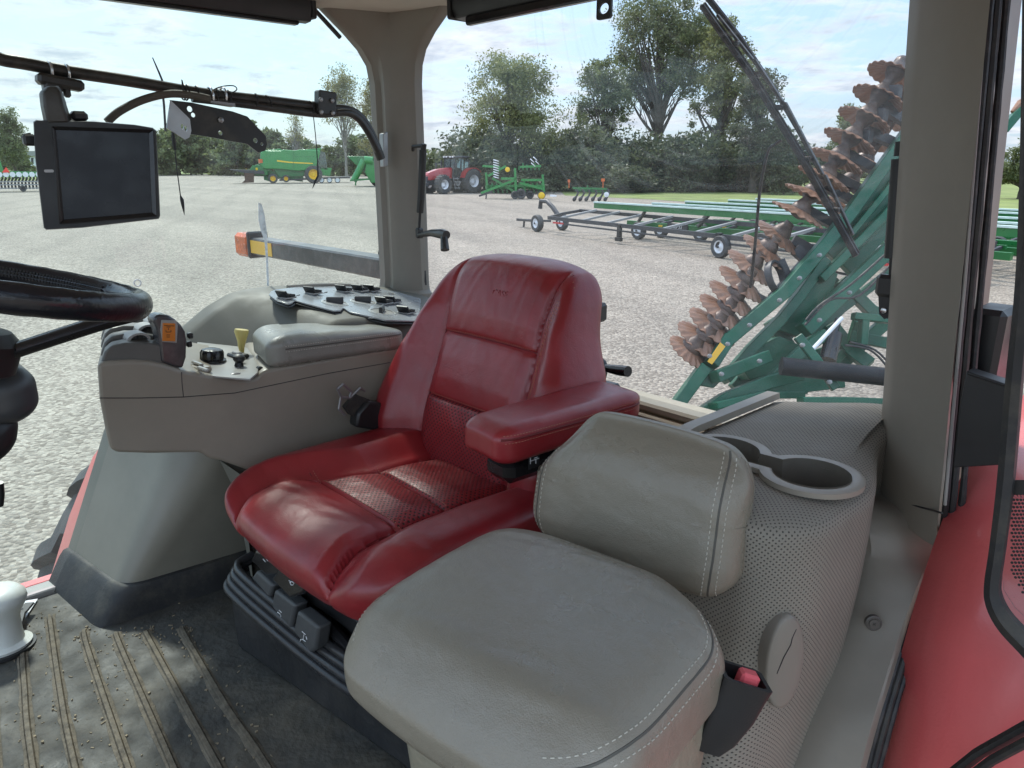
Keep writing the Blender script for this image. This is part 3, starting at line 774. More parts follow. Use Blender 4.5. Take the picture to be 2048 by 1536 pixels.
# --- near (left rear) pillar and the door aperture trim that runs down from it
def make_near_pillar():
    tops = []
    L0 = lambda py: 1820 + (1755 - 1820) * (py / 985.0)
    R0 = lambda py: 1976 + (1884 - 1976) * (py / 1022.0)
    rings = []
    for py in (-60, 100, 300, 500, 700, 850, 985):
        a = aY(L0(py), py, 1.34); b = aY(R0(py * 1.03), py * 1.03, 1.20)
        z = a.z
        bb = Vector((b.x, 1.20, z)); aa = Vector((a.x, 1.34, z))
        # rounded inner face between the rear glass edge (aa) and the door edge (bb)
        m1 = aa.lerp(bb, .10) + Vector((-.004, -.018, 0)); m2 = aa.lerp(bb, .28) + Vector((-.004, -.022, 0)); m3 = aa.lerp(bb, .9) + Vector((-.004, -.006, 0))
        rings.append([aa + Vector((0, .04, 0)), aa, m1, m2, m3, bb, bb + Vector((-.012, .03, 0)), Vector((bb.x - .012, 1.385, z))])
    rings = rings[::-1]
    MB().loft([[tuple(p) for p in r_] for r_ in rings]).build('door_pillar', M_pillar, cab, angle=32, label='near grey pillar between the rear window and the open door')
    # lower aperture trim, following the wheel arch forward and down
    inner = [(1755, 987), (1733, 1010), (1728, 1055), (1733, 1100), (1722, 1155), (1700, 1220), (1672, 1290), (1640, 1370), (1612, 1450), (1585, 1540), (1556, 1640)]
    outer = [(1884, 1026), (1878, 1050), (1872, 1085), (1862, 1115), (1848, 1150), (1828, 1200), (1806, 1262), (1780, 1345), (1755, 1430), (1726, 1540), (1695, 1660)]
    xi = [-.44, -.43, -.415, -.405, -.40, -.40, -.40, -.40, -.40, -.40, -.40]
    rings = []
    I = [aY(*p, y) for p, y in zip(inner, np.linspace(1.30, .98, 11))]
    I = [aX(*p, x) for p, x in zip(inner, xi)]
    O = [aX(*p, x) for p, x in zip(outer, [-.335, -.335, -.33, -.325, -.32, -.32, -.32, -.315, -.31, -.31, -.31])]
    I2 = catmull(I, 4); O2 = catmull(O, 4)
    for a, b in zip(I2, O2):
        m1 = a.lerp(b, .5)
        nrm = Vector((.6, -.8, 0))
        rings.append([tuple(a + Vector((-.03, .0, 0))), tuple(a), tuple(a.lerp(b, .06) + nrm * .006), tuple(m1 + nrm * .009), tuple(a.lerp(b, .93) + nrm * .006), tuple(b), tuple(b + Vector((.0, .03, 0))), tuple(m1 + Vector((-.02, .05, 0)))])
    tr = MB().loft(rings).build('aperture_trim', M_pillar, cab, angle=35)
    p = aX(1745, 1243, -.355)
    n_ = Vector((.62, -.76, .1)).normalized()
    s = MB()
    s.lathe(p + n_ * .006, n_, [(.0125, -.006), (.0125, 0.0), (.0105, .0012), (.0095, 0.0004), (.0078, .0004), (.0070, .0022), (.0001, .0028)], 24)
    s.build('trim_screw', mat('screw_grey', (.10, .09, .08), .5, metal=.3), tr)
    c2 = MB(); ex = n_.orthogonal().normalized(); ey = n_.cross(ex)
    for d in (ex, ey): c2.beam(p + n_ * .0087 - d * .0028, p + n_ * .0087 + d * .0028, .0011, .0010, up=n_)
    c2.build('screw_cross', M_black, tr)
    # dark joint line between pillar and trim
    MB().tube([aY(1755, 984, 1.30), aY(1790, 1000, 1.27) , aY(1840, 1014, 1.22), aY(1884, 1026, 1.185)], .0016, 6).build('trim_joint', M_seal, cab)
    # rubber door seal: three ragged beads running beside pillar and trim
    for k, (dx, r_, mt) in enumerate(((6, .0045, M_seal), (15, .006, M_rubber), (25, .005, M_seal))):
        pts = []
        for py in (-60, 100, 300, 500, 700, 850, 985):
            pts.append(aY(R0(py * 1.03) + dx * (1 + .25 * k), py * 1.03, 1.215 + .012 * k))
        for q, b in zip(outer[2:], O[2:]):
            pp = aX(q[0] + dx * 1.15, q[1] + dx * .25, b.x + .006 * k)
            pts.append(pp)
        pts = catmull(pts, 5)
        MB().tube(pts, [r_ * (1 + random.uniform(-.10, .12)) for _ in pts], 8).build('door_seal', mt, cab)
    # pale aluminium glass edge and outer post
    MB().tube([aY(1976, -40, 1.205), aY(1950, 300, 1.205), aY(1930, 560, 1.205), aY(1912, 760, 1.205), aY(1890, 1010, 1.205)], .0025, 6).build('edge_strip', M_ltgrey, cab)
make_near_pillar()

# --- glass
def quad_pane(name, pts, th, mt, label=None):
    d = (Vector(pts[1]) - Vector(pts[0])).cross(Vector(pts[2]) - Vector(pts[0])).normalized() * th
    return MB().add([tuple(p) for p in pts], [tuple(range(len(pts)))]).build(name, mt, cab, smooth=False, label=label)
quad_pane('side_window', [(-1.982, -.45, FZ + .02), (-1.982, 1.36, FZ + .02), (-1.982, 1.36, .46), (-1.982, -.45, .46)], .005, M_glass_side)
quad_pane('rear_window', [(-1.97, 1.376, -.56), (-.40, 1.376, -.56), (-.46, 1.376, .46), (-1.97, 1.376, .46)], .005, M_glass_rear)

# streak of bird lime / dried water on the side window
def streak():
    mb = MB(); x = -1.978
    out = [(517, 405), (523, 408), (529, 430), (533, 460), (534, 480), (536, 520), (538, 572), (534, 572), (532, 520), (529, 482), (522, 462), (517, 440)]
    mb.prism([aX(a, b, x) for a, b in out], (.0008, 0, 0))
    mt = mat('white_smear', (0.85, 0.92, 0.94), 0.8, var=0.3, vscale=60)
    mb.build('white_smear', mt, cab, smooth=False)
    p = aX(275, 566, x)
    MB().tube([p + Vector((0, .008 * math.cos(a), .008 * math.sin(a))) for a in np.linspace(0, 2 * math.pi, 25)], .0018, 6, cap=False).build('window_sucker', M_paper, cab)
streak()

# --- headliner
hl = MB()
hl.box((-1.06, .50, .50), (1.90, 1.74, .10), bev=.02)
hl.build('headliner', M_headliner, cab)
cr2 = MB()
ring = lambda z, g: [(-1.985, .98 - g, z), (-1.90, 1.02 - g, z), (-1.80, 1.10 - g * .6, z), (-1.68, 1.21 - g * .2, z), (-1.55 + g, 1.27, z), (-1.45 + g, 1.385, z), (-1.985, 1.385, z)]
cr2.loft([ring(.402, -.01), ring(.408, 0), ring(.46, .02)])
cr2.build('corner_trim', M_headliner, cab, angle=50)
MB().box((-.98, .5, .60), (2.25, 2.1, .10), bev=.03).build('roof_panel', M_tred, cab)  # overhang past the door is added to shade the interior
MB().box((-1.2, 1.375, .462), (1.6, .03, .09), bev=.004).box((-1.982, .45, .462), (.03, 1.85, .07), bev=.004).build('roof_rail', M_seal, cab)
MB().box((-1.2, -.46, -.2), (1.6, .03, 0.03)).build('front_rail', M_seal, cab)
for x in (-1.96, -.42):
    MB().box((x, -.45, -.28), (.07, .07, 1.46), bev=.01).build('front_pillar', M_pillar, cab)

# --- rear wall below the rear window, with sill and net
rw = MB()
rw.box((-1.25, 1.40, -.80), (1.5, .04, .47), bev=.004)
rw.build('rear_wall', M_beige, cab)
rs = MB()
rs.box((-1.30, 1.375, -.540), (1.18, .075, .022), bev=.006)
rs.box((-1.30, 1.335, -.568), (1.18, .018, .030), bev=.004)
rs.build('rear_sill', M_beige, cab)
rd = MB()
rd.box((-1.30, 1.322, -.592), (1.18, .006, .016))
rd.build('sill_groove', M_seal, cab)
net = MB()
rnd = random.Random(3)
for i in range(16):
    x0 = -1.05 + i * .028
    net.tube(catmull([(x0, 1.31, -.565 + rnd.uniform(-.004, .004)), (x0 + .02, 1.30, -.585), (x0 + .045, 1.285, -.61 + rnd.uniform(-.01, .01)), (x0 + .07, 1.27, -.65)], 4), .0016, 5)
    net.tube(catmull([(x0, 1.31, -.565), (x0 - .02, 1.30, -.585), (x0 - .045, 1.285, -.61 + rnd.uniform(-.01, .01)), (x0 - .06, 1.27, -.65)], 4), .0016, 5)
net.tube([(-1.1, 1.311, -.563), (-.62, 1.311, -.563)], .003, 6)
net.build('storage_net', M_black, cab)

# rear window latch handle behind the driver's seat
hd = MB()
hy = 1.325
hd.tube(catmull([aY(1160, 716, hy), aY(1185, 718, hy), aY(1203, 724, hy - .003), aY(1207, 742, hy - .005), aY(1201, 765, hy)], 5), .011, 10, flat=.8)
hd.box(aY(1205, 772, hy), (.075, .05, .018), rotz(.1), bev=.006)
hd.build('window_handle', M_black, cab)
MB().tube([aY(1208, 735, hy - .01), aY(1222, 738, hy - .015), aY(1240, 741, hy - .02), aY(1256, 743, hy - .025)], [.008, .0105, .0125, .0125], 14).build('handle_grip', M_blackgloss, cab)
# crank and gas strut at the far pillar
g1 = MB()
g1.tube([aY(846, 300, 1.33), aY(842, 400, 1.33), aY(840, 425, 1.33)], .0105, 10)
g1.tube([aY(840, 425, 1.33), aY(838, 470, 1.33)], .004, 8)
g1.tube([aY(846, 305, 1.33), aY(848, 288, 1.33)], .008, 8)
g1.tube([aY(850, 291, 1.33), aY(826, 293, 1.33), aY(826, 300, 1.34)], .005, 8)
g1.box(aY(839, 466, 1.33), (.02, .02, .03), bev=.004)
g1.build('gas_strut', M_black, cab)
ck = MB()
ck.tube([aY(838, 470, 1.325), aY(862, 466, 1.315), aY(885, 468, 1.30), aY(893, 470, 1.295)], [.006, .010, .0145, .012], 12)
ck.tube([aY(888, 472, 1.295), aY(890, 500, 1.285)], [.010, .0125], 12)
ck.build('window_crank', M_blackmetal, cab)
g2 = MB()
gy = 1.33
g2.tube([aY(1803, 283, gy), aY(1800, 312, gy)], .0095, 10)
g2.tube([aY(1799, 318, gy), aY(1784, 516, gy)], .0125, 12)
g2.tube([aY(1784, 516, gy), aY(1782, 560, gy)], .0045, 8)
g2.box(aY(1779, 572, gy), (.042, .02, .038), bev=.006)
g2.prism([aY(1756, 575, gy), aY(1790, 578, gy), aY(1790, 625, gy), aY(1782, 636, gy), aY(1768, 638, gy), aY(1758, 628, gy)], (0, .014, 0))
g2.build('gas_strut', M_black, cab, label='long gas strut hanging beside the near pillar')
MB().lathe(aY(1768, 621, gy - .001), (0, -1, 0), [(.005, 0), (.005, .003), (.003, .004)], 12).build('strut_pin', M_chrome, cab)

# --- outside of the cab: right fender and tyre, indicator arm, wiper, left fender, door
fr = MB(); rings = []
for y, z in ((.27, -1.20), (.30, -1.09), (.37, -.93), (.45, -.78), (.56, -.66), (.72, -.58), (1.0, -.52), (1.6, -.50)):
    rings.append([(-2.03, y, z), (-2.20, y + .012, z), (-2.22, y + .02, z - .012), (-2.22, y + .04, z - .05), (-2.03, y + .04, z - .05)])
fr.loft(rings); fr.build('right_fender', M_tred, cab, angle=60, label='red fender beyond the side window')
# tyre with lugs
def big_tyre(cx_, cy_, cz_, R, W, name, par, mt, nl=22, seg=72):
    tb = MB()
    tb.lathe((cx_, cy_, cz_), (1, 0, 0), [(R * .55, -W * .42), (R * .62, -W * .5), (R * .86, -W * .5), (R * .94, -W * .44), (R * .955, 0), (R * .94, W * .44), (R * .86, W * .5), (R * .62, W * .5), (R * .55, W * .42), (R * .5, 0), (R * .55, -W * .42)], seg, cap=False)
    for i in range(nl):
        for s in (-1, 1):
            th = 2 * math.pi * (i + (.5 if s > 0 else 0)) / nl
            rings = []
            for k in range(5):
                f = k / 4
                t2 = th + f * .16
                x = cx_ + s * (W * .50 * f + .01)
                w_ = .045 * R
                r0 = R * .93 - .05 * R * (f ** 3); r1 = R * 1.0 - .055 * R * (f ** 3)
                def P(r_, a): return (x, cy_ + r_ * math.cos(a), cz_ + r_ * math.sin(a))
                da = w_ / R
                rings.append([P(r0, t2 - da), P(r1, t2 - da * .7), P(r1, t2 + da * .7), P(r0, t2 + da)])
            tb.loft(rings)
    return tb.build(name, mt, par, angle=40)
big_tyre(-2.50, 1.225, -1.68, 1.0, .52, 'rear_tyre', cab, M_tyre)

arm = MB(); arm.box((-2.54, 1.39, -.332), (1.04, .075, .068), bev=.006)
arm.build('lamp_arm', mat('arm_paint', (0.028, 0.029, 0.031), 0.4, var=0.2, dirt=0.55, dcol=(0.16, 0.16, 0.155), dscale=12), cab)
MB().box((-2.96, 1.351, -.333), (.20, .002, .052)).build('reflector', M_yellow, cab)
lm = MB()
lm.box((-3.135, 1.385, -.333), (.13, .085, .098), bev=.014); lm.build('indicator_lens', M_amber, cab, bevel=0)
MB().box((-3.062, 1.387, -.328), (.02, .09, .11), bev=.006).build('lamp_housing', M_black, cab)
md = MB(); md.lathe((-2.115, 1.42, -.32), (0, 1, 0), [(.085, 0), (.085, .02), (.03, .025), (.03, .05)], 28)
md.box((-2.05, 1.42, -.36), (.10, .10, .10), bev=.01)
md.build('arm_mount', M_black, cab)

wp = MB(); wy = 1.43
blade = [(1404, 12), (1500, 148), (1600, 312), (1712, 512)]
wp.tube([aY(a, b, wy) for a, b in blade], .0060, 6)
wp.tube([aY(a + 5, b - 5, wy + .012) for a, b in blade], .0035, 6)
wp.build('wiper_blade', M_rubber, cab)
wf = MB()
for a, b in (((1425, 30), (1500, 120)), ((1500, 120), (1560, 205)), ((1560, 205), (1640, 350)), ((1640, 350), (1700, 470))):
    wf.beam(aY(a[0] + 10, a[1], wy + .018), aY(b[0] + 6, b[1], wy + .018), .009, .005, bev=.001)
for a, b in ((1468, 88), (1510, 150), (1555, 215), (1612, 318), (1668, 420)):
    wf.box(aY(a + 3, b, wy + .01), (.016, .014, .010), bev=.002)
wf.build('wiper_frame', M_blackmetal, cab)
wa = MB()
wa.tube([aY(1408, -14, wy + .035), aY(1480, 76, wy + .035), aY(1552, 184, wy + .03), aY(1600, 268, wy + .022), aY(1640, 345, wy + .02)], [.007, .006, .005, .004, .003], 8)
wa.build('wiper_arm', M_black, cab)
MB().tube(catmull([aY(1562, 280, wy - .02), aY(1548, 290, wy - .025), aY(1535, 305, wy - .02), aY(1520, 380, wy - .02), aY(1512, 470, wy - .02), aY(1503, 560, wy - .02), aY(1500, 575, wy - .02)], 5), .0032, 6).build('window_cable', M_black, cab)

# left fender in the open doorway
fb = MB(); rings = []
prof = [(1.9, -.40), (1.6, -.405), (1.40, -.425), (1.27, -.465), (1.185, -.54), (1.13, -.64), (1.09, -.76), (1.06, -.90), (1.035, -1.10), (1.02, -1.4)]
prof = catmull([(0, a, b) for a, b in prof], 5)
xs = np.linspace(-.315, .7, 12)
rings = [[(x, p.y + .03 * math.exp(-((x + .315) / .05) ** 2), p.z) for p in prof] for x in xs]
V = [q for r_ in rings for q in r_]; n_ = len(prof)
fb.add(V, [(i * n_ + j, (i + 1) * n_ + j, (i + 1) * n_ + j + 1, i * n_ + j + 1) for i in range(len(xs) - 1) for j in range(n_ - 1)])
fo = fb.build('left_fender', M_tred, cab, angle=60, label='large red fender filling the lower right of the doorway')
sf = fo.modifiers.new('solid', 'SOLIDIFY'); sf.thickness = .006; sf.offset = 1
# hinge bracket
hb = MB()
hb.prism([aY(1932, 745, 1.17), aY(2012, 772, 1.17), aY(2006, 930, 1.17), aY(1905, 936, 1.17), aY(1916, 830, 1.17)], (0, .02, 0))
hb.prism([aY(1932, 742, 1.165), aY(2014, 769, 1.165), aY(2014, 776, 1.165), aY(1932, 749, 1.165)], (0, .03, 0))
hb.build('hinge_bracket', M_black, cab, bevel=.002)
hp = MB(); hp.box(aY(1978, 690, 1.30), (.05, .08, .12), bev=.008); hp.lathe(aY(1978, 632, 1.30), (0, 0, 1), [(.03, -.02), (.03, 0), (.026, .006)], 20)
hp.build('mirror_mount', M_black, cab)

# door: thick black frame swung out, frit dots on its glass
door = MB()
dy = 1.0
outer = [(2052, -120), (2046, 300), (2036, 560), (2016, 760), (2000, 950), (1984, 1090), (1974, 1160), (1976, 1200), (1996, 1244), (2036, 1290), (2100, 1350), (2300, 1500)]
inner = [(2082, -120), (2076, 300), (2066, 560), (2048, 760), (2032, 950), (2014, 1090), (2004, 1160), (2006, 1190), (2024, 1224), (2060, 1262), (2120, 1318), (2320, 1468)]
Oo = catmull([aY(a, b, dy) for a, b in outer], 5); Ii = catmull([aY(a, b, dy) for a, b in inner], 5)
door.loft([[tuple(a), tuple(a + Vector((0, -.012, 0))), tuple(a.lerp(b, .5) + Vector((0, -.018, 0))), tuple(b + Vector((0, -.012, 0))), tuple(b), tuple(a.lerp(b, .5) + Vector((0, .02, 0)))] for a, b in zip(Oo, Ii)])
door.build('door_frame', M_rubber, cab, angle=50)
dg_ = [aY(a, b, dy + .004) for a, b in [(2060, -120), (2046, 560), (2012, 950), (1988, 1160), (2010, 1230), (2310, 1480), (2700, 1480), (2700, -120)]]
MB().add([tuple(p) for p in dg_], [tuple(range(len(dg_)))]).build('door_glass', M_glass_side, cab, smooth=False)
Md = frame(aY(2040, 1090, dy + .001), (1, 0, 0), (0, 0, 1))
d2 = lambda a, b: local2(Md, aY(a, b, dy + .001))
hol = []
for j in range(27):
    for i in range(9):
        px = 2024 + 7.2 * i + (3.6 if j % 2 else 0); py = 992 + 7.4 * j
        if py > 1150 and i < (py - 1150) / 12: continue
        hol.append(circ(*d2(px, py), .0017, .0017, 8))
plate('frit_band', [d2(a, b) for a, b in ((2016, 960), (2110, 960), (2110, 1280), (2080, 1262), (2030, 1215), (2008, 1180), (2004, 1150), (2010, 1060))], hol, .0008, Md, M_black, cab)
fd = [aY(a, b, dy + .002) for a, b in [(2050, 760), (2034, 950), (2022, 1090), (2016, 1150), (2050, 1220), (2034, 1180), (2030, 1100), (2040, 960), (2062, 760)]]
lo = MB()
lo.tube([aY(1890, 1560, 1.02), aY(1960, 1505, 1.0), aY(2050, 1455, .98), aY(2140, 1405, .96)], .012, 8, flat=.6)
lo.tube([aY(1910, 1575, 1.0), aY(1985, 1520, .98), aY(2060, 1480, .96), aY(2150, 1430, .94)], .006, 8)
lo.build('lower_door_seal', M_rubber, cab)

# ================================================================= SHELF BOX behind the passenger seat
shelf = thing('rear_shelf', 'grey perforated trim box behind the small seat, with a double cup holder in its top', 'storage shelf', (-.55, 1.1, FZ))
def make_shelf():
    hx, hy, hz = .163, .310, .285
    c = Vector((-.535, 1.160, -.452 - hz))
    M = Matrix.Translation(c)
    def fn(V, src, D):
        z = V[:, 2]
        top = sm(.0, hz, z)
        low = 1 - sm(-hz, hz * .7, z)
        # lower part swells forward and toward the door over the wheel arch
        V[:, 1] -= .05 * low * sm(0, .8, -D[:, 1])
        V[:, 0] -= .030 * low * sm(0, .8, D[:, 0])
        V[:, 1] += .02 * np.sin(z * 9) * sm(0, .8, -D[:, 1]) * (1 - top)
        V[:, 2] += .034 * top * sm(-.03, .21, V[:, 1]) * sm(-.13, .08, V[:, 0])
        V[:, 1] = np.minimum(V[:, 1], 1.371 - c.y)
        V[:, 0] -= .066 * sm(1.05 - c.y, 1.29 - c.y, V[:, 1]) * sm(0, .8, D[:, 0])
        return V
    wells = lambda C: (C[:, 2] > hz - .02) & ((np.hypot(C[:, 0] + c.x + .447, C[:, 1] + c.y - 1.027) < .0575) | (np.hypot(C[:, 0] + c.x + .588, C[:, 1] + c.y - 1.015) < .0575) | ((np.abs(C[:, 0] + c.x + .5175) < .03) & (np.abs(C[:, 1] + c.y - 1.021) < .024)))
    o, bvh = soft('shelf_box', (hx, hy, hz), (.09, .10, .022), (60, 90, 40), fn, M, M_fabric, shelf, holes=wells)
    # lay the perforation pattern on in one piece: front, door side and top share one unrolled sheet
    me = o.data; uv = me.uv_layers['UVMap'].data
    for p in me.polygons:
        for li in p.loop_indices:
            v = me.vertices[me.loops[li].vertex_index].co + Vector((-.55, 1.1, FZ))
            q = v - c
            n_ = p.normal
            r_ = .095
            if abs(n_.z) > .72: uv[li].uv = (q.x, hz + q.y + hy)
            elif q.x > hx - r_ and q.y < -hy + r_: uv[li].uv = (hx - r_ + r_ * math.atan2(q.x - (hx - r_), -(q.y + hy - r_)), q.z)
            elif q.x > hx - r_ and n_.x > .3: uv[li].uv = (hx - r_ + r_ * math.pi / 2 + (q.y + hy - r_), q.z)
            else: uv[li].uv = (q.x, q.z)
    return bvh
bshelf = make_shelf()
# edging strip along the window side of the top
e = MB(); 
e.loft([[(-.706, y, z), (-.680, y, z + .002), (-.678, y, z - .010), (-.706, y, z - .018)] for y, z in ((1.03, -.470), (1.036, -.456), (1.05, -.447), (1.08, -.444), (1.37, -.444))])
e.build('edge_trim', M_taupe, shelf)
def cup_holder():
    zt = -.447
    cs = [Vector((-.447, 1.027, zt)), Vector((-.588, 1.015, zt))]
    r = .056; lip = .0185
    # outline of the figure-eight rim
    def outline(R, neck):
        pts = []
        d = (cs[1] - cs[0]); ang = math.atan2(d.y, d.x)
        a0 = math.asin(min(.99, neck / R))
        for i in range(29):
            th = ang + a0 + (2 * math.pi - 2 * a0) * i / 28
            pts.append((cs[0].x + R * math.cos(th), cs[0].y + R * math.sin(th)))
        for i in range(29):
            th = ang + math.pi + a0 + (2 * math.pi - 2 * a0) * i / 28
            pts.append((cs[1].x + R * math.cos(th), cs[1].y + R * math.sin(th)))
        return pts
    ho = thing_part = None
    O = outline(r + lip, .036); I = outline(r, .020)
    hold = MB()
    n_ = len(O)
    def lv(P, z): return [(x, y, z) for x, y in P]
    mid = [((a[0] * .6 + b[0] * .4), (a[1] * .6 + b[1] * .4)) for a, b in zip(O, I)]
    hold.loft([lv(O, zt - .004), lv(O, zt + .004), lv(mid, zt + .006), lv(I, zt + .004), lv(I, zt - .004)], cap=False)
    rim = hold.build('cup_holder', M_taupe, shelf, angle=40)
    inn = MB()
    small = [((p[0] - 0) , p[1]) for p in I]
    def shrink(P, f):
        out = []
        for k, (x, y) in enumerate(P):
            c_ = cs[0] if k < n_ // 2 else cs[1]
            out.append((c_.x + (x - c_.x) * f, c_.y + (y - c_.y) * f))
        return out
    inn.loft([lv(I, zt + .006), lv(shrink(I, .93), zt - .05), lv(shrink(I, .88), zt - .098)], cap=False)
    k = len(inn.v)
    inn.add(lv(shrink(I, .885), zt - .096), [tuple(range(n_))])
    inn.build('cup_well', mat('well_shade', (.12, .105, .085), .45, bump=.2, bscale=500, dirt=.3, dcol=(.2, .17, .13)), rim, angle=40)  # darker than the rim: the well's shade is put into its colour
    MB().lathe((-.44, 1.0, zt - .092), (0, 0, 1), [(.018, 0), (.018, .002)], 18).build('spilled_coin', M_ltgrey, rim)
    return I, shrink
cup_holder()
# oval inspection cap with a crack in it
cp = MB()
pc = aX(1566, 1322, -.392); ax = Vector((.88, -.47, .05)).normalized()
ex = Vector((0, 0, 1)); ex = (ex - ax * ex.dot(ax)).normalized(); ey = ax.cross(ex)
rings = []
for f, h in ((1.0, -.025), (1.0, .001), (.97, .005), (.9, .0065), (.5, .008), (.02, .0085)):
    rings.append([tuple(pc + ex * (.074 * f * math.cos(t)) + ey * (.030 * f * math.sin(t)) + ax * h) for t in np.linspace(0, 2 * math.pi, 40, endpoint=False)])
cp.loft(rings); cap_o = cp.build('inspection_cap', M_pillar, shelf, angle=50)
crk = MB()
crk.tube([pc + ex * a + ey * b + ax * (.0090 - 5 * (b * b) - .7 * a * a) for a, b in ((.052, -.012), (.040, -.006), (.030, -.004), (.012, .006), (-.012, .014))], .0008, 5)
crk.build('crack', M_seal, cap_o)

# ================================================================= DRIVER'S SEAT
seat = thing('driver_seat', 'red leather driver seat with bolsters, perforated inserts and one padded armrest', 'driver seat', (-1.17, .78, FZ))
def driver_seat():
    cxx, cyy = -1.155, .754
    hx, hy, hz = .300, .243, .048
    ctop = -.628
    c0 = Vector((cxx, cyy, ctop - hz))
    seamR = [(-1.262 - cxx, .965 - cyy), (-1.265 - cxx, .90 - cyy), (-1.268 - cxx, .78 - cyy), (-1.315 - cxx, .67 - cyy), (-1.345 - cxx, .60 - cyy), (-1.345 - cxx, .55 - cyy), (-1.31 - cxx, .50 - cyy), (-1.28 - cxx, .45 - cyy)]
    seamL = [(-1.010 - cxx, .965 - cyy), (-1.012 - cxx, .90 - cyy), (-1.022 - cxx, .78 - cyy), (-1.022 - cxx, .665 - cyy), (-1.01 - cxx, .58 - cyy), (-.985 - cxx, .53 - cyy), (-.975 - cxx, .50 - cyy), (-.975 - cxx, .45 - cyy)]
    c1 = [(-1.34 - cxx, .672 - cyy), (-1.01 - cxx, .672 - cyy)]
    c2 = [(-1.28 - cxx, .79 - cyy), (-1.01 - cxx, .785 - cyy)]
    def inner_mask(x, y):
        xr = np.interp(-y, [-q[1] for q in seamR], [q[0] for q in seamR])
        xl = np.interp(-y, [-q[1] for q in seamL], [q[0] for q in seamL])
        return x - xr, xl - x
    def fn(V, src, D):
        x, y, z = V[:, 0].copy(), V[:, 1].copy(), V[:, 2].copy()
        up = sm(-.3, .5, D[:, 2]) * (z > -.03)
        a, b = inner_mask(x, y)
        ins = np.minimum(a, b)
        # bolsters swell outside the seams
        bol = sm(.005, .075, -ins)
        V[:, 2] += up * .040 * bol * (1 - .35 * sm(-.10, -.26, y))
        # inner panels are pillowy
        pil = np.clip(ins / .03, 0, 1)
        dcr = np.minimum(polydist(x, y, c1), polydist(x, y, c2))
        V[:, 2] += up * (ins > 0) * .012 * np.sqrt(np.clip(dcr / .055, 0, 1)) * pil
        V[:, 2] += up * .010 * sm(-.05, -.18, y) * (ins > 0)
        V[:, 2] -= up * .012 * sm(.05, .2, y) * (ins > 0)
        V[:, 2] += up * crease(polydist(x, y, seamR), .0060, .009)
        V[:, 2] += up * crease(polydist(x, y, seamL), .0060, .009)
        V[:, 2] += up * (ins > -.005) * crease(dcr, .0035, .008)
        # the front nose droops, is wider than the waist, and crowned in plan
        fy = sm(-.12, -.26, y)
        V[:, 2] -= .012 * fy
        V[:, 1] -= .028 * fy * (1 - (x / hx) ** 2)
        low = sm(.03, -.048, z)
        V[:, 1] += .030 * low * (y < 0)
        V[:, 0] *= 1 - .10 * low
        # front lip: creases of the seams run down the nose
        nose = sm(-.2, .6, -D[:, 1]) * (y < -.1)
        for s_ in (seamR, seamL):
            xx = s_[-2][0]
            V[:, 1] -= nose * crease(np.abs(x - xx), .009, .004)
        # wrinkles
        w = np.sin(x * 61 + 9 * np.sin(y * 23)) * np.sin(y * 37 + x * 19)
        V[:, 2] += up * .0005 * w * sm(.1, -.2, y)
        return V
    def mf(fc, fs):
        x, y = fs[:, 0], fs[:, 1]
        a, b = inner_mask(x, y)
        topf = fs[:, 2] > hz * .99
        return ((np.minimum(a, b) > .004) & topf & (y > (.672 - cyy) + .004) & (y < .22)).astype(int)
    o, bvh = soft('cushion', (hx, hy, hz), (.08, .08, .045), (150, 140, 26), fn, Matrix.Translation(c0), [M_red_l, M_red_perf], seat, mf)
    st = Multi()
    def P(poly, dx=0, dy=0): return catmull([(cxx + a + dx, cyy + b + dy, 0) for a, b in poly], 8)
    for cpl in (c1, c2):
        st_p = drape(bvh, resample(P(cpl, 0, .008), .004), (0, 0, -1), .0006)
        if len(st_p) > 3: stitches(st, st_p, .006, .0006)
    st.build('stitching', M_stitch_r, o)
    pp = Multi()
    for s_ in (seamR, seamL):
        q = drape(bvh, resample(P(s_[:-3]), .006), (0, 0, -1), -.0010)
        if len(q) > 3: pp.tube(q, .0022, 6)
    for cpl in (c1, c2):
        q = drape(bvh, resample(P(cpl), .006), (0, 0, -1), -.0006)
        if len(q) > 3: pp.tube(q, .0014, 6)
    pp.build('piping', M_seam_r, o)

    # ------------- backrest
    bc = Vector((-1.180, 0, -.445))
    hx, hy, hz = .292, .055, .240
    rec = .29
    def width(v):  # v = 0 bottom .. 1 top
        return np.interp(v, [0, .15, .35, .6, .8, .92, 1.0], [.80, .98, 1.0, .93, .82, .76, .72])
    def smap(v): return np.interp(v, [0, .2, .5, .8, 1.0], [.140, .150, .152, .155, .165])
    def fn(V, src, D):
        x, y, z = V[:, 0].copy(), V[:, 1].copy(), V[:, 2].copy()
        v = np.clip((z + hz) / (2 * hz), 0, 1)
        w = width(v)
        front = sm(.1, .7, -D[:, 1])
        xs = x * w
        sx = smap(v)
        bol = sm(.0, .075, np.abs(xs) - sx)
        V[:, 0] = xs
        ins = sx - np.abs(xs)
        # bolsters forward, strongest low down
        V[:, 1] -= front * bol * np.interp(v, [0, .25, .6, 1], [.045, .060, .045, .012])
        # pillow rolls
        cr_ = np.minimum(np.abs(v - .665 ), np.abs(v - .375))
        V[:, 1] -= front * (ins > 0) * .012 * np.sqrt(np.clip(cr_ / .10, 0, 1)) * np.clip(ins / .03, 0, 1)
        V[:, 1] += front * .008 * np.exp(-(np.abs(ins) / .0045) ** 2)
        V[:, 1] += front * (ins > 0) * .007 * np.exp(-(cr_ / .008) ** 2)
        V[:, 1] -= .018 * np.exp(-((v - .3) / .22) ** 2) * front     # lumbar
        # the sides sweep backwards into a wrap-round shell
        side = sm(.3, 1.0, np.abs(D[:, 0]))
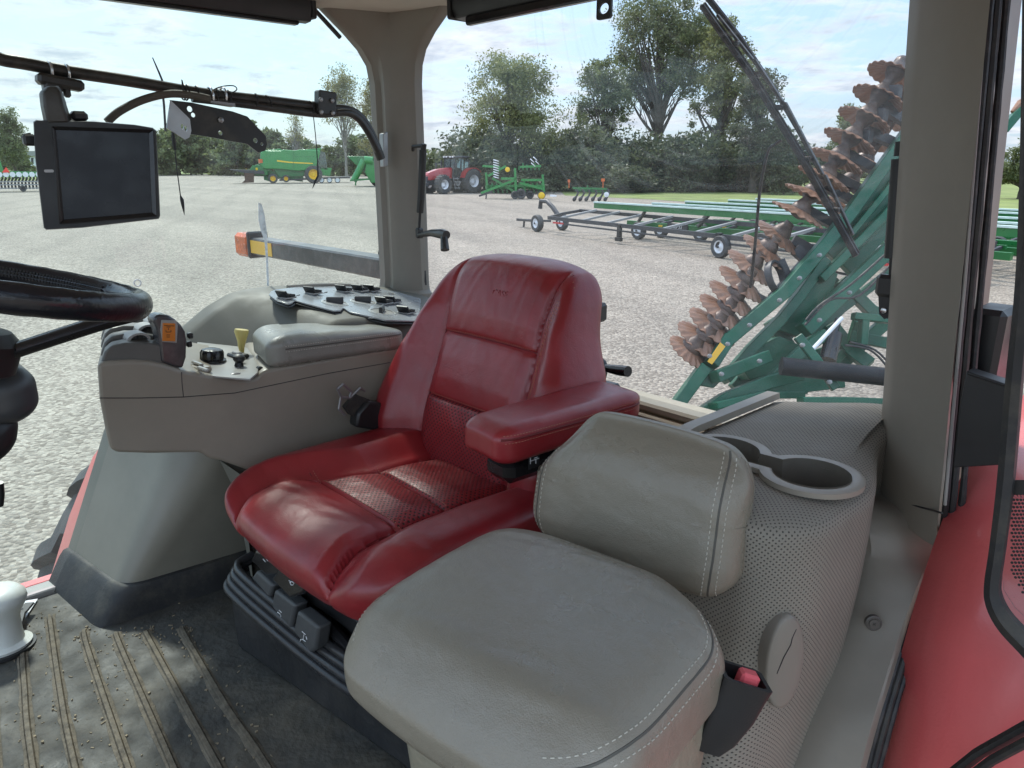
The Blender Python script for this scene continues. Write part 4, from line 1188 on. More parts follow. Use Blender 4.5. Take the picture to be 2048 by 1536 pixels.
        V[:, 1] += (1 - front) * side * .02 * np.interp(v, [0, .3, .8, 1], [1.5, 1, .6, .2]) * (y > 0)
        # arched top
        V[:, 2] -= .034 * np.minimum(np.abs(xs / .22), 1.1) ** 3 * sm(.45, 1, v)
        V[:, 2] += .010 * sm(.6, 1, v)
        V[:, 1] += .992 - y * 0 + (V[:, 2] + hz) * rec
        V[:, 1] += .015 * sm(.75, 1, v)
        V[:, 0] -= .016 * sm(.35, .8, v) * (x > 0) * np.abs(x) / hx
        V[:, 1] += front * .0004 * np.sin(z * 70 + 5 * np.sin(x * 31)) * np.sin(x * 45)
        return V
    def mf(fc, fs):
        z = fs[:, 2]; v = (z + hz) / (2 * hz); xs = fs[:, 0] * width(v)
        ff = fs[:, 1] < -hy * .99
        return ((smap(v) - np.abs(xs) > .004) & ff & (v < .372) & (v > .02)).astype(int)
    o, bvh = soft('backrest', (hx, hy, hz), (.045, .048, .05), (140, 22, 130), fn, Matrix.Translation(bc), [M_red_l, M_red_perf], seat, mf)
    st = Multi(); pp = Multi()
    def B(xs, v):
        return Vector((bc.x + xs, .3, bc.z - hz + 2 * hz * v - .034 * min(abs(xs / .22), 1.1) ** 3 * float(sm(.45, 1, v)) + .01 * float(sm(.6, 1, v))))
    for sgn in (-1, 1):
        ln = [B(sgn * float(smap(v)), v) for v in np.linspace(.03, .985, 60)]
        q = drape(bvh, ln, (0, 1, 0), -.0012)
        pp.tube(q, .0024, 6)
        for off in (.013, .022):
            ln = [B(sgn * (float(smap(v)) + off), v) for v in np.linspace(.10 if sgn > 0 else .5, .97, 60)]
            q = drape(bvh, ln, (0, 1, 0), .0004)
            if sgn > 0: stitches(st, q, .007, .0007)
    for v in (.665, .375):
        ln = [B(x, v + .012) for x in np.linspace(-.15, .15, 50)]
        stitches(st, drape(bvh, ln, (0, 1, 0), .0005), .006, .0006)
        ln = [B(x, v) for x in np.linspace(-.15, .15, 50)]
        pp.tube(drape(bvh, ln, (0, 1, 0), -.0008), .0015, 6)
    st.build('stitching', M_stitch_r, o); pp.build('piping', M_seam_r, o)
    # embossed oval badge with blurred lettering on the headrest panel
    q = drape(bvh, [B(.012, .86)], (0, 1, 0), .0002)[0]
    Mx = frame(q + Vector((0, -.0005, 0)), (1, -.02, 0), (0, rec, 1))
    text_mesh('embossed_mark', 'CASE', .021, Mx, M_red_l, o, .0006)

    # ------------- armrest
    ca = Vector((-.880, .930, -.448))
    def fn(V, src, D):
        y = V[:, 1].copy(); x = V[:, 0].copy()
        t = (y + .2) / .4
        V[:, 0] *= np.interp(t, [0, .12, .5, 1], [.86, .97, 1.0, .98])
        V[:, 2] *= np.interp(t, [0, .3, 1], [.95, 1.0, .88])
        V[:, 2] += .012 * t - .004 * (x / .07) ** 2
        V[:, 2] += .0003 * np.sin(y * 60 + np.sin(x * 50) * 2)
        return V
    o, bvh = soft('armrest', (.062, .175, .034), (.024, .045, .020), (30, 56, 16), fn, Matrix.Translation(ca) @ Matrix.Rotation(rad(-4), 4, 'Z'), M_red_l, seat)
    st = Multi(); pp = Multi()
    R_ = rotz(rad(-4))
    ln = [ca + R_ @ Vector((.0592, y, .016)) for y in np.linspace(-.165, .16, 50)]
    pp.tube(drape(bvh, [p + Vector((.0, 0, 0)) for p in ln], (-1, 0, 0), .0002), .0022, 6)
    for dz in (.0095, .0215):
        ln = [ca + R_ @ Vector((.0592, y, dz)) for y in np.linspace(-.16, .16, 60)]
        q = drape(bvh, ln, (-1, 0, 0), .0004)
        if len(q) > 4: stitches(st, q, .006, .0006)
    pp.build('piping', M_seam_r, o)
    st.build('stitching', M_stitch_r, o)
    ub = MB()
    ub.box((-.885, .875, -.505), (.075, .17, .05), rotz(rad(-4)), bev=.016)
    ub.box((-.93, 1.00, -.55), (.03, .10, .16), rotz(rad(-4)), bev=.01)
    u = ub.build('armrest_bracket', M_blackgloss, seat)
    p = aX(1068, 919, -.845)
    tk = MB(); tk.box(p, (.002, .026, .030), bev=.0004); tk.build('tilt_switch', M_black, u)
    t2 = MB(); t2.box(p + Vector((.0015, 0, 0)), (.001, .022, .0012)).box(p + Vector((.0015, -.010, .004)), (.001, .0012, .018)).box(p + Vector((.0015, .003, .003)), (.001, .008, .0012)).box(p + Vector((.0015, .003, -.004)), (.001, .0012, .008))
    t2.build('switch_mark', M_paper, u)
    # block behind the backrest
    bb = MB(); bb.box(aY(1183, 624, 1.235), (.055, .05, .042), rotz(.1), bev=.006)
    bb.build('back_adjuster', M_black, seat)

    # ------------- suspension base
    base = MB()
    fl = [(-1.445, .515), (-.80, .60), (-.80, 1.0), (-1.445, 1.0)]
    base.loft([[(x, y, z) for x, y in fl] for z in (FZ + .01, -.88, -.868)])
    base.build('suspension_box', mat('base_black', (0.022, 0.022, 0.023), 0.42, bump=0.3, bscale=40, dirt=0.5, dcol=(0.075, 0.07, 0.06), dscale=9, rvar=.15), seat, bevel=.012)
    bel = MB()
    d = Vector((-.80 + 1.445, .60 - .515, 0)).normalized()
    for k, (o_, z, r_) in enumerate(((-.012, -.885, .009), (-.003, -.873, .009), (.006, -.861, .009), (.014, -.849, .009))):
        bel.tube(catmull([(-1.44 - .0, .56 + o_, z + .035), (-1.425, .520 + o_, z + .033), (-1.36, .516 + o_, z + .024), (-1.15, .54 + o_, z), (-1.00, .556 + o_, z - .004), (-.88, .575 + o_, z), (-.81, .60 + o_, z + .01), (-.79, .66 + o_, z + .01)], 8), r_, 10)
    bel.build('bellows', mat('bellows_rubber', (0.025, 0.025, 0.027), 0.33, bump=.1, bscale=80, dirt=.3, dcol=(.09, .085, .075), dscale=20), seat, angle=60)
    up_ = MB()
    up_.box((-1.13, .79, -.80), (.54, .38, .12), bev=.02)
    up_.box((-1.12, .62, -.80), (.50, .08, .05), rotz(.08), bev=.012)
    up_.tube([aY(640, 1230, .58), aY(700, 1300, .58), aY(760, 1330, .59)], .012, 8)
    up_.build('seat_frame', M_black, seat)
    # paddles under the nose
    def paddle(pts, y, th, mt, nm='seat_paddle'):
        P_ = [aY(a, b, y) for a, b in pts]
        m_ = MB(); m_.prism(P_, (0, th, 0)); return m_.build(nm, mt, seat, bevel=.006, segs=3)
    a_ = paddle([(500, 1122), (510, 1100), (545, 1108), (568, 1124), (560, 1150), (532, 1152)], .528, .05, M_blackgloss)
    b_ = paddle([(541, 1158), (560, 1132), (590, 1142), (616, 1172), (604, 1190), (580, 1198)], .526, .05, M_blackgloss)
    M_pad = mat('paddle_grey', (0.06, 0.062, 0.064), 0.5, bump=.2, bscale=300, var=.1, dirt=.25, dcol=(.12, .115, .10))
    c_ = paddle([(494, 1166), (512, 1142), (545, 1172), (535, 1206), (519, 1220), (497, 1182)], .534, .03, M_pad)
    d_ = paddle([(540, 1222), (548, 1180), (590, 1212), (580, 1262), (572, 1268)], .532, .03, M_pad)
    e_ = paddle([(586, 1262), (594, 1222), (636, 1256), (630, 1300), (620, 1308)], .530, .03, M_pad)
    def icon(px, py, y, par, segs):
        mk = MB()
        for s in segs:
            P_ = [aY(px + a, py + b, y - .001) for a, b in s]
            mk.tube(P_, .0007, 4)
        mk.build('pictogram', M_paper, par)
    icon(531, 1120, .528, a_, [[(-5, -2), (0, 4)], [(0, -4), (5, 2)], [(2, -6), (7, -2)]])
    icon(584, 1165, .526, b_, [[(-6, -4), (-2, -1)], [(-2, 5), (-4, 0), (0, -2), (4, 1), (2, 5), (-2, 5)]])
    icon(558, 1230, .532, d_, [[(0, -10), (5, -5)], [(-3, -6), (2, -2), (4, 3), (0, 7), (-4, 2), (-3, -6)]])
    icon(608, 1275, .530, e_, [[(-4, -12), (3, -6)], [(0, -6), (-2, 4), (-7, 4)], [(-2, 4), (3, 8)], [(-7, 4), (-8, 8)], [(4, -2), (6, 4)]])
    # belt: tongue, webbing and retractor on the right side
    bx = -1.452
    w = MB(); w.prism([aX(a, b, bx) for a, b in ((700, 820), (722, 796), (745, 800), (770, 795), (786, 806), (803, 858), (788, 862), (697, 848))], (.035, 0, 0))
    rt = w.build('belt_retractor', M_black, seat, bevel=.006)
    wb = MB(); wb.prism([aX(a, b, bx + .01) for a, b in ((683, 812), (705, 786), (736, 798), (712, 832), (695, 828))], (.012, 0, 0))
    wb.build('belt_webbing', mat('webbing', (0.03, 0.027, 0.024), .8, bump=.8, bscale=120, dirt=.4, dcol=(.13, .11, .08), dscale=40), rt, bevel=.002)
    tg_ = MB(); lx = bx + .018
    for pr in (((675, 778), (686, 768)), ((686, 768), (703, 784)), ((703, 784), (699, 796)), ((675, 778), (682, 794)), ((682, 794), (699, 796)), ((682, 794), (678, 818)), ((699, 796), (720, 776)), ((720, 776), (730, 782)), ((678, 818), (690, 830))):
        tg_.tube([aX(*pr[0], lx), aX(*pr[1], lx)], .0034, 6)
    tg_.build('belt_tongue', M_steel, rt)
driver_seat()

# ================================================================= PASSENGER SEAT
pseat = thing('passenger_seat', 'small grey leather fold-down passenger seat with rounded backrest beside the doorway', 'passenger seat', (-.53, .55, FZ), rot=rad(8))
def passenger_seat():
    R8 = Matrix.Rotation(rad(8), 4, 'Z')
    hx, hy, hz = .196, .172, .058
    # cushion
    c0 = Vector((-.535, .545, -.500 - hz))
    Mc = Matrix.Translation(c0) @ R8 @ Matrix.Rotation(rad(1.0), 4, 'X')
    def plan(V):
        x, y = V[:, 0].copy(), V[:, 1].copy()
        # rear left corner is cut away, the front is broad and gently crowned
        V[:, 1] -= .018 * sm(0, -hy, y) * (1 - (x / hx) ** 2)
        V[:, 1] -= sm(.06, hx, x) * sm(0, hy, y) * .050
        V[:, 1] -= sm(-.10, -hx, x) * sm(0, hy, y) * .018
        V[:, 0] *= 1 - .06 * sm(-.05, -hy, y) * (x < 0)
        return V
    def fn(V, src, D):
        x, y, z = V[:, 0].copy(), V[:, 1].copy(), V[:, 2].copy()
        up = sm(-.2, .6, D[:, 2])
        V = plan(V)
        V[:, 2] += up * (.010 * (1 - (x / hx) ** 2) + .008 * (1 - (y / hy) ** 2))
        V[:, 2] -= up * .006 * np.exp(-(((x - .05) / .08) ** 2 + ((y - .04) / .08) ** 2))
        # soft ridge where the nose rolls over
        V[:, 2] += up * .0035 * np.exp(-((y + .115) / .018) ** 2) * sm(.22, .1, np.abs(x))
        V[:, 2] -= .020 * sm(-.09, -hy, y) * up
        low = sm(.0, -hz, z)
        V[:, 1] += .010 * low * (y < 0)
        w = np.sin(x * 55 + 7 * np.sin(y * 30)) * np.sin(y * 47 + 3 * x)
        V[:, 2] += up * .0004 * w
        return V
    o, bvh = soft('cushion', (hx, hy, hz), (.062, .062, .046), (80, 76, 26), fn, Mc, M_grey_l, pseat)
    st = Multi(); pp = Multi()
    def edge(off, a0, a1, n_=120):
        out = []
        for t in np.linspace(a0, a1, n_):
            c_, s_ = math.cos(t), math.sin(t)
            e_ = 0.42
            x = (hx - off) * math.copysign(abs(c_) ** e_, c_); y = (hy - off) * math.copysign(abs(s_) ** e_, s_)
            V = plan(np.array([[x, y, 0.0]]))
            out.append(Mc @ Vector((V[0, 0], V[0, 1], .3)))
        return out
    # door-side seam and window-side seam
    dn = Mc.to_3x3() @ Vector((0, 0, -1))
    for a0, a1 in ((-1.15, .95), (2.2, 4.0)):
        if a0 < 0:
            pp.tube(drape(bvh, edge(.0085, a0, a1), dn, -.0012), .0022, 6)
            stitches(st, drape(bvh, edge(.0150, a0, a1), dn, .0003), .0075, .0007)
        stitches(st, drape(bvh, edge(.0035, a0, a1), dn, .0003), .0075, .0007)
    st.build('stitching', M_stitch, o); pp.build('piping', M_seam, o)
    # backrest
    hx, hy, hz = .170, .046, .117
    Mb = Matrix.Translation(Vector((-.622, .835, -.478))) @ R8 @ Matrix.Rotation(rad(-10), 4, 'X')
    def fb(V, src, D):
        x, y, z = V[:, 0].copy(), V[:, 1].copy(), V[:, 2].copy()
        V[:, 2] -= .016 * (np.abs(x) / hx) ** 2.5 * (z > 0)
        V[:, 2] += .012 * (np.abs(x) / hx) ** 2 * (z < 0)
        V[:, 0] *= 1 + .03 * sm(hz, -hz, z)
        V[:, 0] += .040 * sm(0, hz, z) * sm(.2 * hx, hx, -x)
        V[:, 2] -= .022 * sm(0, hz, z) * sm(-.5 * hx, -hx, x)
        fr_ = sm(.0, .7, -D[:, 1])
        V[:, 1] -= fr_ * .010 * (1 - (x / hx) ** 2) * (1 - (z / hz) ** 2)
        V[:, 1] += .02 * sm(.03, hz, z) * fr_
        V[:, 1] += fr_ * .0004 * np.sin(x * 50 + 5 * np.sin(z * 40)) * np.sin(z * 60)
        return V
    o, bvh = soft('backrest', (hx, hy, hz), (.05, .042, .056), (76, 26, 60), fb, Mb, M_grey_l, pseat)
    st = Multi(); pp = Multi()
    df = Mb.to_3x3() @ Vector((0, 1, 0))
    for sgn in (1, -1):
        def ln(off):
            return [Mb @ Vector((sgn * (hx * (1 + .03 * float(sm(hz, -hz, z))) - off - .016 * (abs(z) / hz) ** 4), -.3, z)) for z in np.linspace(-.103, .103, 90)]
        pp.tube(drape(bvh, ln(.026), df, -.0012), .0022, 6)
        for f in (.018, .034):
            stitches(st, drape(bvh, ln(f), df, .0003), .0075, .0007)
    st.build('stitching', M_stitch, o); pp.build('piping', M_seam, o)
    # skirt and pedestal
    sk = MB()
    def q(x, y, z): return tuple(R8.to_3x3() @ Vector((x, y, 0)) + Vector((-.515, .552, z)))
    prof = [(-.15, -.125), (.13, -.14), (.165, -.07), (.165, .08), (.13, .14), (-.15, .14)]
    rings = []
    for z, f, dx in ((-.57, .97, 0), (-.62, 1.0, 0), (-.70, .96, .0), (-.80, .88, -.01), (FZ + .01, .86, -.01)):
        rings.append([q(x * f + dx, y * f, z) for x, y in prof])
    sk.loft(rings)
    sk.build('skirt', mat('skirt_leather', (0.25, 0.225, 0.165), 0.55, bump=.3, bscale=200, bump2=.4, b2scale=14, dirt=.25, dcol=(.13, .12, .09)), pseat, bevel=.02, segs=3)
    sf_ = MB()
    sf_.box((-.66, .80, -.60), (.16, .035, .02), rotz(rad(8)), bev=.004)
    sf_.box((-.60, .86, -.66), (.05, .03, .22), rotz(rad(8)), bev=.006)
    sf_.build('hinge', M_black, pseat)
passenger_seat()

# buckle socket by the passenger seat
bkl = thing('seat_belt_buckle', 'black seat belt buckle socket with a pink-red release button, beside the grey passenger seat', 'seat belt buckle', tuple(aX(1465, 1400, -.345)))
def buckle():
    p = aX(1487, 1350, -.342)
    up_ = (aX(1487, 1345, -.342) - aX(1440, 1455, -.352)).normalized()
    fx = (CR * 1.0 - up_ * CR.dot(up_)).normalized(); fz = fx.cross(up_)
    def ring(k, w, d, off=0.0):
        c_ = p - up_ * k + fx * off
        pts = []
        for a, b in ((-1, -.8), (-.8, -1), (.8, -1), (1, -.8), (1, .8), (.8, 1), (-.8, 1), (-1, .8)):
            pts.append(tuple(c_ + fx * (a * w) + fz * (b * d)))
        return pts
    m_ = MB()
    # open top: outer wall, lip, inner wall
    m_.loft([ring(.098, .014, .011, -.006), ring(.080, .020, .015, -.003), ring(.045, .025, .019), ring(.012, .027, .022), ring(0, .0285, .0235), ring(0, .0230, .018), ring(.020, .022, .017)])
    m_.build('buckle_body', mat('buckle_black', (0.013, .013, .014), .5, bump=.3, bscale=500), bkl, angle=40)
    b_ = MB(); b_.box(p - up_ * .006 + fx * .006 + fz * -.0, (.022, .018, .024), Matrix((fx, fz, up_)).transposed(), bev=.003)
    b_.build('release_button', M_pink, bkl)
    b2 = MB(); b2.box(p - up_ * .030 - fx * .012, (.010, .030, .03), Matrix((fx, fz, up_)).transposed(), bev=.001)
    b2.build('buckle_slot', M_rubber, bkl)
buckle()

# ================================================================= SIDE CONSOLE
con = thing('armrest_console', 'grey armrest console beside the red seat, with levers, knobs and a leather pad', 'control console', (-1.62, .7, -.66))
DX = .30
def console():
    x0 = -1.50
    prof = [(194, 728), (215, 724), (262, 721), (300, 723), (330, 730), (362, 741), (427, 752), (480, 758), (501, 759), (512, 756), (519, 748), (527, 741), (545, 737), (640, 722), (785, 697), (860, 690)]
    bot = [(860, 960), (520, 950), (440, 922), (418, 918), (400, 906), (300, 908), (232, 906), (219, 898), (212, 870), (199, 800)]
    P_ = [aX(a, b, x0) for a, b in prof + bot]
    body = MB(); 
    body.prism([tuple(p) for p in P_], (-DX, .095, 0))
    body.build('console_body', M_plastic, con, bevel=.010, segs=3)
    j = MB()
    j.tube([aX(a, b, x0 + .0003) for a, b in ((198, 796), (280, 796), (366, 794), (470, 786), (560, 767), (660, 746), (780, 725))], .0009, 5)
    j.tube([aX(a, b, x0 + .0003) for a, b in ((363, 744), (364, 765), (367, 794))], .0008, 5)
    j.build('panel_gap', M_seal, con)
    # lever tower
    tw = MB()
    for k, (xa, dz) in enumerate(((-1.512, 0), (-1.566, .006), (-1.620, .012), (-1.674, .016))):
        pts = [aX(a, b, -1.512) for a, b in ((200, 735), (203, 722), (209, 704), (222, 692), (250, 686), (300, 687), (330, 692), (332, 740))]
        pts = [p + Vector((xa + 1.512, -.29 * (xa + 1.512), dz)) for p in pts]
        tw.prism([tuple(p) for p in pts], (-.042, .012, 0))
    tw.build('lever_tower', mat('tower_grey', (0.115, .11, .10), .45, bump=.2, bscale=700, var=.05, dirt=.15, dcol=(.25, .23, .19)), con, bevel=.004)
    for px, py, xa in ((272, 676, -1.555), (291, 659, -1.61), (309, 645, -1.665), (318, 638, -1.70)):
        p = aX(px, py, xa)
        lv = MB(); lv.box(p + Vector((0, -.004, -.012)), (.010, .016, .04), bev=.003)
        l_ = lv.build('spool_lever', M_black, con)
        cpm = MB()
        ring_ = []
        cpm.loft([[tuple(p + Vector((sx * .019, -.018 * math.cos(a) * 1.2, .006 + .013 * math.sin(a) - .006))) for sx in (-1, 1)] + [tuple(p + Vector((sx * .019, -.018 * math.cos(a) * .95, .013 * math.sin(a) - .004))) for sx in (1, -1)] for a in np.linspace(0, math.pi, 10)])
        cpm.build('lever_cap', M_ltgrey, l_)
    # multi-function handle
    hx_ = -1.508
    out = [(306, 641), (311, 632), (321, 629), (336, 631), (350, 638), (363, 650), (371, 663), (374, 680), (373, 715), (366, 737), (345, 733), (323, 724), (321, 700), (318, 672), (313, 655)]
    hm = MB(); hm.prism([tuple(aX(a, b, hx_)) for a, b in out], (-.040, 0, 0))
    M_h = mat('worn_handle', (0.075, 0.07, 0.072), 0.2, metal=.25, var=.2, dirt=.4, dcol=(.22, .2, .2), dscale=18)
    h_ = hm.build('drive_handle', M_h, con, bevel=.009, segs=3)
    bz = MB(); bz.prism([tuple(aX(a, b, hx_ + .0012)) for a, b in ((323, 640), (353, 641), (356, 652), (354, 686), (325, 684), (321, 660))], (-.003, 0, 0))
    bz.build('key_surround', M_ltgrey, h_, bevel=.001)
    k2 = MB(); k2.prism([tuple(aX(a, b, hx_ + .0030)) for a, b in ((326, 646), (351, 647), (351, 683), (325, 682))], (-.004, 0, 0))
    ky = k2.build('orange_key', M_orange, h_, bevel=.001)
    ic = MB(); kx = hx_ + .0033
    for s in (((332, 664), (342, 664)), ((332, 660), (332, 664)), ((342, 660), (342, 664)), ((337, 656), (337, 660)), ((333, 654), (341, 654)), ((333, 670), (340, 670)), ((333, 674), (340, 674)), ((328, 651), (349, 652))):
        ic.tube([aX(*s[0], kx), aX(*s[1], kx)], .0006, 4)
    ic.build('pictogram', M_black, ky)
    for px, py in ((380, 671), (378, 688)):
        b = MB(); b.box(aX(px, py, -1.545), (.012, .010, .012), bev=.002); b.build('thumb_button', M_black, h_)
    # deck
    zd = lambda p: p
    dk = MB(); P0 = aX(430, 753, -1.50) ; nrm = Vector((0.02, .10, 1)).normalized()
    def D_(px, py, h=0.0): return aP(px, py, P0 + Vector((0, 0, .002 + h)), nrm)
    dk.prism([tuple(D_(a, b)) for a, b in ((366, 740), (395, 684), (452, 690), (523, 698), (515, 745), (500, 758), (430, 752))], (0, 0, -.004))
    dk.build('control_deck', M_ltgrey, con, bevel=.001)
    kb = MB(); c_ = D_(424, 722)
    prof_ = [(.030, 0), (.030, .005), (.024, .006), (.024, .020), (.021, .026), (.012, .029), (.001, .029)]
    kb.lathe(c_, nrm, prof_, 48, wave=lambda i, th, r_, h: (r_ * (1 + (.05 * math.cos(12 * th) if 2 <= i <= 4 else 0)), h))
    kb.build('rotary_knob', M_blackgloss, con)
    y1 = MB(); c_ = D_(484, 706)
    y1.tube([c_, c_ + Vector((0, 0, .016)), c_ + Vector((-.002, .003, .028)), c_ + Vector((-.004, .006, .050)), c_ + Vector((-.004, .007, .055))], [.005, .0075, .010, .0165, .0155], 16)
    y1.build('yellow_lever', M_cream, con, angle=60)
    s1 = MB(); s1.box(D_(476, 711, .004), (.050, .030, .010), rotz(.15), bev=.003)
    s1.build('slide_base', M_black, con)
    for a, b, dx in ((474, 706, 0), (481, 716, 0)):
        s_ = MB(); s_.box(D_(a, b, .010), (.026, .012, .007), rotz(.15), bev=.002); s_.build('rocker', M_ltgrey, con)
    s2 = MB(); c_ = D_(478, 732); s2.lathe(c_, nrm, [(.010, 0), (.008, .008), (.0125, .014), (.0125, .022), (.008, .026), (.001, .027)], 20); s2.build('round_knob', M_black, con)
    s3 = MB(); s3.box(D_(400, 737, .006), (.048, .030, .012), rotz(.1), bev=.003); s3.build('rocker_base', M_plastic, con)
    for a, b in ((395, 727), (406, 738)):
        s_ = MB(); s_.box(D_(a, b, .015), (.040, .009, .006), rotz(.1), bev=.002); s_.build('rocker', M_ltgrey, con)
    s4 = MB(); c_ = D_(471, 748); s4.loft([[tuple(c_ + Vector((.0045 * f * math.cos(t), .011 * f * math.sin(t), h))) for t in np.linspace(0, 2 * math.pi, 20, endpoint=False)] for f, h in ((1, 0), (1, .0015), (.6, .003))]); s4.build('oval_button', M_ltgrey, con)
    s5 = MB(); s5.box(aX(519, 737, -1.53), (.016, .012, .010), bev=.003); s5.build('end_button', M_black, con)
    # leather pad
    c0 = Vector((-1.575, .865, -.405))
    def fn(V, src, D):
        x, y, z = V[:, 0].copy(), V[:, 1].copy(), V[:, 2].copy()
        t = (y + .175) / .35
        wfar = np.interp(t, [0, .1, 1], [1.0, 1.0, .55])
        V[:, 0] = np.where(x < 0, x * wfar, x)
        V[:, 2] *= np.interp(t, [0, .15, 1], [1.12, 1.1, .85])
        V[:, 2] += np.interp(t, [0, .2, 1], [.006, .008, -.012])
        V[:, 1] += .02 * (x / .09) * (t < .2) * -1
        V[:, 2] += .0008 * np.sin(y * 60 + x * 40)
        return V
    o, bvh = soft('arm_pad', (.085, .172, .033), (.028, .045, .020), (34, 60, 18), fn, Matrix.Translation(c0), mat('pad_leather', (0.24, .235, .205), .33, bump=.3, bscale=400, var=.08, vor=.2, vorscale=350, dirt=.3, dcol=(.11, .10, .08), dscale=14, spec=.6), con)
    pp = Multi(); st = Multi()
    ln = [(-1.46, y, z) for y, z in zip(np.linspace(.715, 1.02, 60), np.linspace(-.388, -.402, 60))]
    q = drape(bvh, ln, (-1, 0, 0), -.0004); pp.tube(q, .0018, 6)
    stitches(st, drape(bvh, [(a, b, c - .006) for a, b, c in ln], (-1, 0, 0), .0004), .006, .0006)
    stitches(st, drape(bvh, [(a, b, c + .006) for a, b, c in ln], (-1, 0, 0), .0004), .006, .0006)
    pp.build('piping', M_seam, o); st.build('stitching', M_stitch, o)
console()

# ================================================================= SWITCH CONSOLE under the side window
swc = thing('switch_console', 'grey moulded side console under the window, topped by a sloping panel of switches and dials', 'switch panel', (-1.82, .98, -.66))
def switch_console():
    P0 = Vector((-1.92, .90, -.337)); nrm = Vector((.10, .13, 1)).normalized()
    def plane(x, y): return P0.z - .10 * (x - P0.x) - .13 * (y - P0.y)
    xs = np.linspace(-1.975, -1.52, 44); ys = np.linspace(.60, 1.34, 60)
    ridge_y = [.60, .655, .73, .80, .885, .95, 1.4]; ridge_z = [-.47, -.415, -.365, -.335, -.322, -.318, -.300]
    def z_(x, y):
        rz = float(np.interp(y, ridge_y, ridge_z)) - .035 * max(0, (x + 1.93) / .3)
        zt = plane(x, y) + .010
        z = min(zt, rz)
        k = .012
        z = -k * math.log(math.exp(-zt / k) + math.exp(-rz / k)) + k * .5
        z -= .62 * max(0, x + 1.90) * float(sm(.90, .70, y))
        e_ = max(0, x + 1.585) ; z -= 60 * e_ * e_ if e_ < .065 else .25 + (e_ - .065) * 2
        e2 = max(0, -1.955 - x); z -= 25 * e2 * e2
        return z
    m_ = MB(); V = [(x, y, z_(x, y)) for x in xs for y in ys]; n_ = len(ys)
    m_.add(V, [(i * n_ + j, (i + 1) * n_ + j, (i + 1) * n_ + j + 1, i * n_ + j + 1) for i in range(len(xs) - 1) for j in range(n_ - 1)])
    fl = [(i * n_) for i in range(len(xs))]
    k = len(m_.v); m_.add([(xs[i], .60, -.66) for i in range(len(xs))], [])
    m_.f += [(i * n_, (i + 1) * n_, k + i + 1, k + i) for i in range(len(xs) - 1)]; m_.mi += [0] * (len(xs) - 1)
    m_.build('moulding', mat('moulding_grey', (.115, .108, .088), .62, bump=.2, bscale=700, var=.08, dirt=.15, dcol=(.2, .18, .14)), swc, angle=60)
    def S(px, py, h=0.0): return aP(px, py, P0 + Vector((0, 0, .014 + h)), nrm)
    out = [(538, 592), (541, 586), (551, 582), (600, 576), (650, 573), (700, 574), (760, 580), (800, 588), (842, 600), (838, 645), (770, 643), (700, 627), (687, 619), (682, 624), (668, 625), (590, 604), (584, 609), (576, 611), (552, 603)]
    bk = MB(); bk.prism([tuple(S(a + 2, b + 7, -.008)) for a, b in out], (0, 0, .006)); bk.build('panel_bed', M_black, swc, bevel=.002)
    pn = MB(); pn.prism([tuple(S(a, b, 0)) for a, b in out], (0, 0, .0045)); pn.build('panel_plate', M_panel, swc, bevel=.0015)
    pt = MB(); pt.tube(catmull([S(575, 574, .002), S(620, 571, .006), S(680, 570, .006), S(740, 574, .004)], 5), .006, 8); pt.build('panel_lip', M_plastic, swc)
    for px, py in ((572, 596), (626, 587), (688, 583), (720, 582), (744, 582), (785, 605), (768, 607), (812, 626)):
        c_ = S(px, py, .0045)
        b = MB(); b.box(c_ + Vector((0, 0, .002)), (.044, .034, .004), rotz(.2), bev=.001)
        o = b.build('rocker_switch', M_ltgrey if px < 740 else M_greyp, swc)
        b = MB(); b.box(c_ + Vector((.006, -.012, .011)), (.036, .005, .024), rotz(.35) @ Matrix.Rotation(rad(30), 3, 'X'), bev=.001)
        b.box(c_ + Vector((0, .006, .008)), (.038, .018, .007), rotz(.2) @ Matrix.Rotation(rad(-12), 3, 'X'), bev=.001)
        b.build('rocker_tab', M_black if px % 2 == 0 else M_dark, o)
    for px, py, d_ in ((670, 606, 1), (726, 604, 1), (764, 624, -1)):
        c_ = S(px, py, .0045)
        b = MB(); b.lathe(c_, nrm, [(.033, 0), (.033, .0018), (.029, .0024), (.029, .0010), (.001, .0010)], 32); o = b.build('dial', M_ltgrey, swc)
        b = MB(); b.box(c_ + Vector((0, 0, .007)), (.044, .009, .018), rotz(.8 if d_ > 0 else 2.4), bev=.002); b.build('dial_pointer', M_dark if d_ > 0 else M_black, o)
        b = MB(); b.lathe(c_, nrm, [(.0350, .0002), (.0350, .0012), (.0328, .0012), (.0328, .0002), (.0350, .0002)], 32, cap=False); b.build('dial_ring', M_white, o)
    mk = MB()
    for px, py in ((560, 603), (606, 581), (640, 596), (650, 612), (700, 612), (706, 590), (738, 610), (800, 612), (790, 632), (742, 636), (756, 590), (668, 580), (818, 606)):
        c_ = S(px, py, .0048); mk.box(c_, (.008, .0012, .0004), rotz(.3)).box(c_ + Vector((.002, .003, 0)), (.0012, .006, .0004), rotz(.3)).box(c_ + Vector((-.003, -.003, 0)), (.005, .001, .0004), rotz(.9))
    mk.build('printed_symbols', M_paper, swc, smooth=False)
    b = MB(); b.lathe(S(782, 588, .0045), nrm, [(.0115, 0), (.0115, .002), (.009, .002), (.0085, -.002)], 24); b.build('power_socket', M_ltgrey, swc)
    b = Multi(); b.box(S(594, 591, .005), (.002, .03, .001), rotz(.6)).box(S(650, 585, .005), (.002, .028, .001), rotz(.6)); b.build('panel_slot', M_black, swc)
switch_console()

